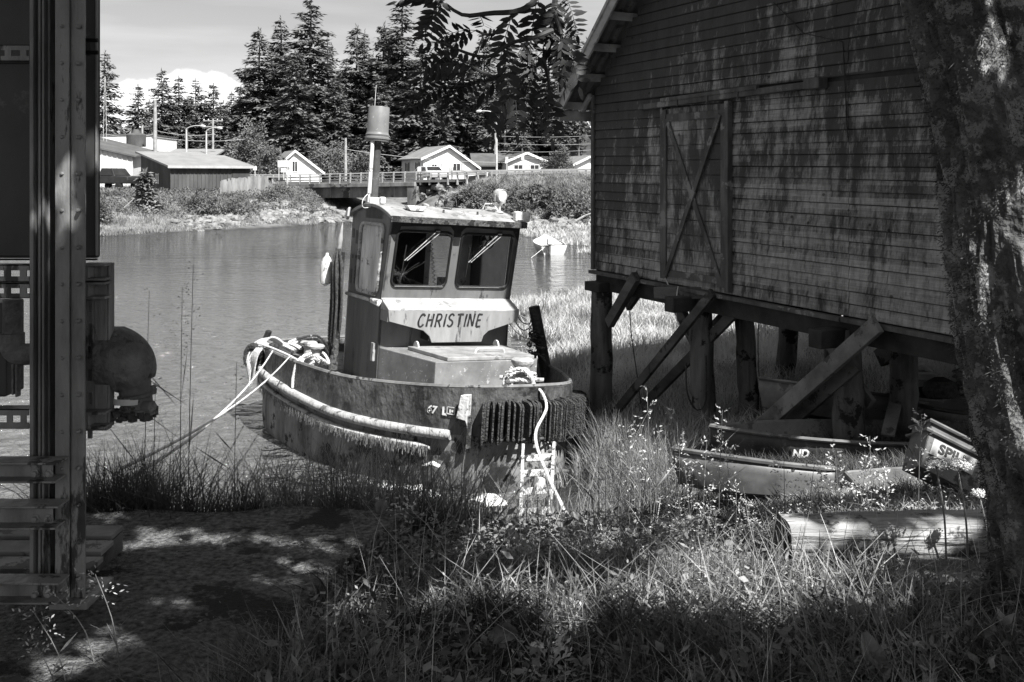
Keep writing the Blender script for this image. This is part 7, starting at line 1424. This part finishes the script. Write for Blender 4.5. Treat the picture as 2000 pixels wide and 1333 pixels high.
def umbel(x, y, D, r_, label):
    top = P(x, y, D); b = Vector((top.x+.05, D, hz(top.x+.05, D))); t = empty('umbel_flower', b, (0, 0, 0), label, 'flower', 'white umbel flowers by the log'); mb = MB(); j = top-Vector((0, 0, r_*.9)); mb.tube(resample([b, b.lerp(j, .5)+Vector((.015, 0, 0)), j], .06), .005, 6)
    g = np.random.default_rng(int(x)); ends = []
    for i in range(26):
        a = i*2.4; q = r_*math.sqrt(i/26); e = top+Vector((q*math.cos(a), q*math.sin(a), -.012-.25*q*q/r_)); mb.tube([j, e], .0013, 3); ends.append(e)
    mb.build('stem', 'stem_green', t, world=True); C = np.array([(e+Vector(g.normal(0, .007, 3)))[:] for e in ends for _ in range(14)]); k = len(C)
    V, Q = leafquads(C, g.normal(0, 1, (k, 3))+np.array([0, 0, .4]), g.normal(0, .5, (k, 3))+np.array([0, -.3, 1]), .011, .009); npmesh('florets', V, Q, 'umbel_white', t)
umbel(1871, 897, 5.0, .072, 'largest flat white umbel flower against the SPILL tub'); umbel(1829, 900, 5.05, .045, 'smaller white umbel flower left of the largest one'); umbel(1912, 958, 5.1, .03, 'small white umbel flower low beside the mossy trunk')
def lone(x, y, yb, D, label, **kw):
    top = P(x, y, D); zb = min(hz(top.x, D), P(x, yb, D).z) if D > 5 else hz(top.x, D); zb = max(zb, -1.67) if top.x < -.9 and D < 5 else zb
    return seedgrass((top.x-kw.pop('lx', 0), D, zb), top.z-zb, kw.pop('ln', .02), label, None, **kw)
lone(366, 518, 950, 5.3, 'tallest dark grass stalk standing against the bright water', mat='seed_dark', full=.8, stemmat='seed_dark'); lone(352, 560, 950, 5.35, 'side stalk just left of the tallest dark grass stalk', mat='seed_dark', full=.5, stemmat='seed_dark')
lone(279, 570, 950, 5.5, 'thin bare dark stalk left of the tallest grass stalk', mat='seed_dark', full=.15, stemmat='seed_dark'); lone(457, 708, 950, 5.5, 'dark grass stalk rising before the mooring lines', mat='seed_dark', full=.5, stemmat='seed_dark'); lone(300, 742, 950, 5.4, 'dark grass stalk just right of the pipe elbow', mat='seed_dark', full=.4, stemmat='seed_dark')
lone(238, 1128, 1333, 3.3, 'pale drooping grass head near the foot of the steel rack', full=.7, ln=-.1); lone(140, 1195, 1333, 3.15, 'pale bent grass head at the lower left', full=.6, ln=-.12); lone(120, 1262, 1333, 3.05, 'lowest pale grass head in the lower left corner', full=.6, ln=-.1); lone(190, 1170, 1333, 3.4, 'pale arching grass head left of the drooping one', full=.5, ln=-.15)
lone(1062, 1250, 1333, 3.1, 'pale leafy weed tip at the bottom centre', full=1.2, style='weed'); lone(738, 975, 1100, 4.9, 'pale budding weed at the corner of the concrete landing', full=.6, style='weed'); lone(800, 985, 1100, 4.8, 'second pale budding weed right of the landing corner', full=.6, style='weed')
def bigleaf(x, y, D, ln, wd, d, label, mat='near_grass'):
    p = P(x, y, D); t = empty('dock_plant', p, (0, 0, 0), label, 'plant', 'broad leaved plants'); d = Vector(d).normalized(); s_ = d.cross(Vector((0, 1, .2))).normalized(); vs, fs = [], []
    for i in range(9):
        u = i/8; c = p+d*ln*u+Vector((0, 0, -.25*ln*u*u)); w_ = wd*math.sin(math.pi*min(1, u*.93+.05))**.7*(1+.08*math.sin(i*2.3)); vs += [c-s_*w_, c+Vector((0, .015, -.01)), c+s_*w_]
    for i in range(8): q = i*3; fs += [(q, q+1, q+4, q+3), (q+1, q+2, q+5, q+4)]
    mb = MB(); mb.add(vs, fs); mb.build('leaf', mat, t, smooth=True, world=True); mb = MB(); mb.tube([p+Vector((.01, 0, -.12)), p, p+d*ln*.5+Vector((0, -.002, -.06*ln))], .003, 5); mb.build('stalk', 'stem_green', t, world=True); return t
gm('dead_leaf', .2, .34, 8, .7)
bigleaf(1688, 1235, 3.1, .22, .035, (.35, -.1, -.9), 'long broad leaf hanging at the lower right', 'dead_leaf'); bigleaf(1010, 1240, 3.3, .1, .04, (-.8, 0, .2), 'round leaf low in the bottom centre'); bigleaf(740, 1003, 4.9, .1, .03, (.2, 0, .8), 'pale curled leaf at the landing corner', 'dead_leaf')
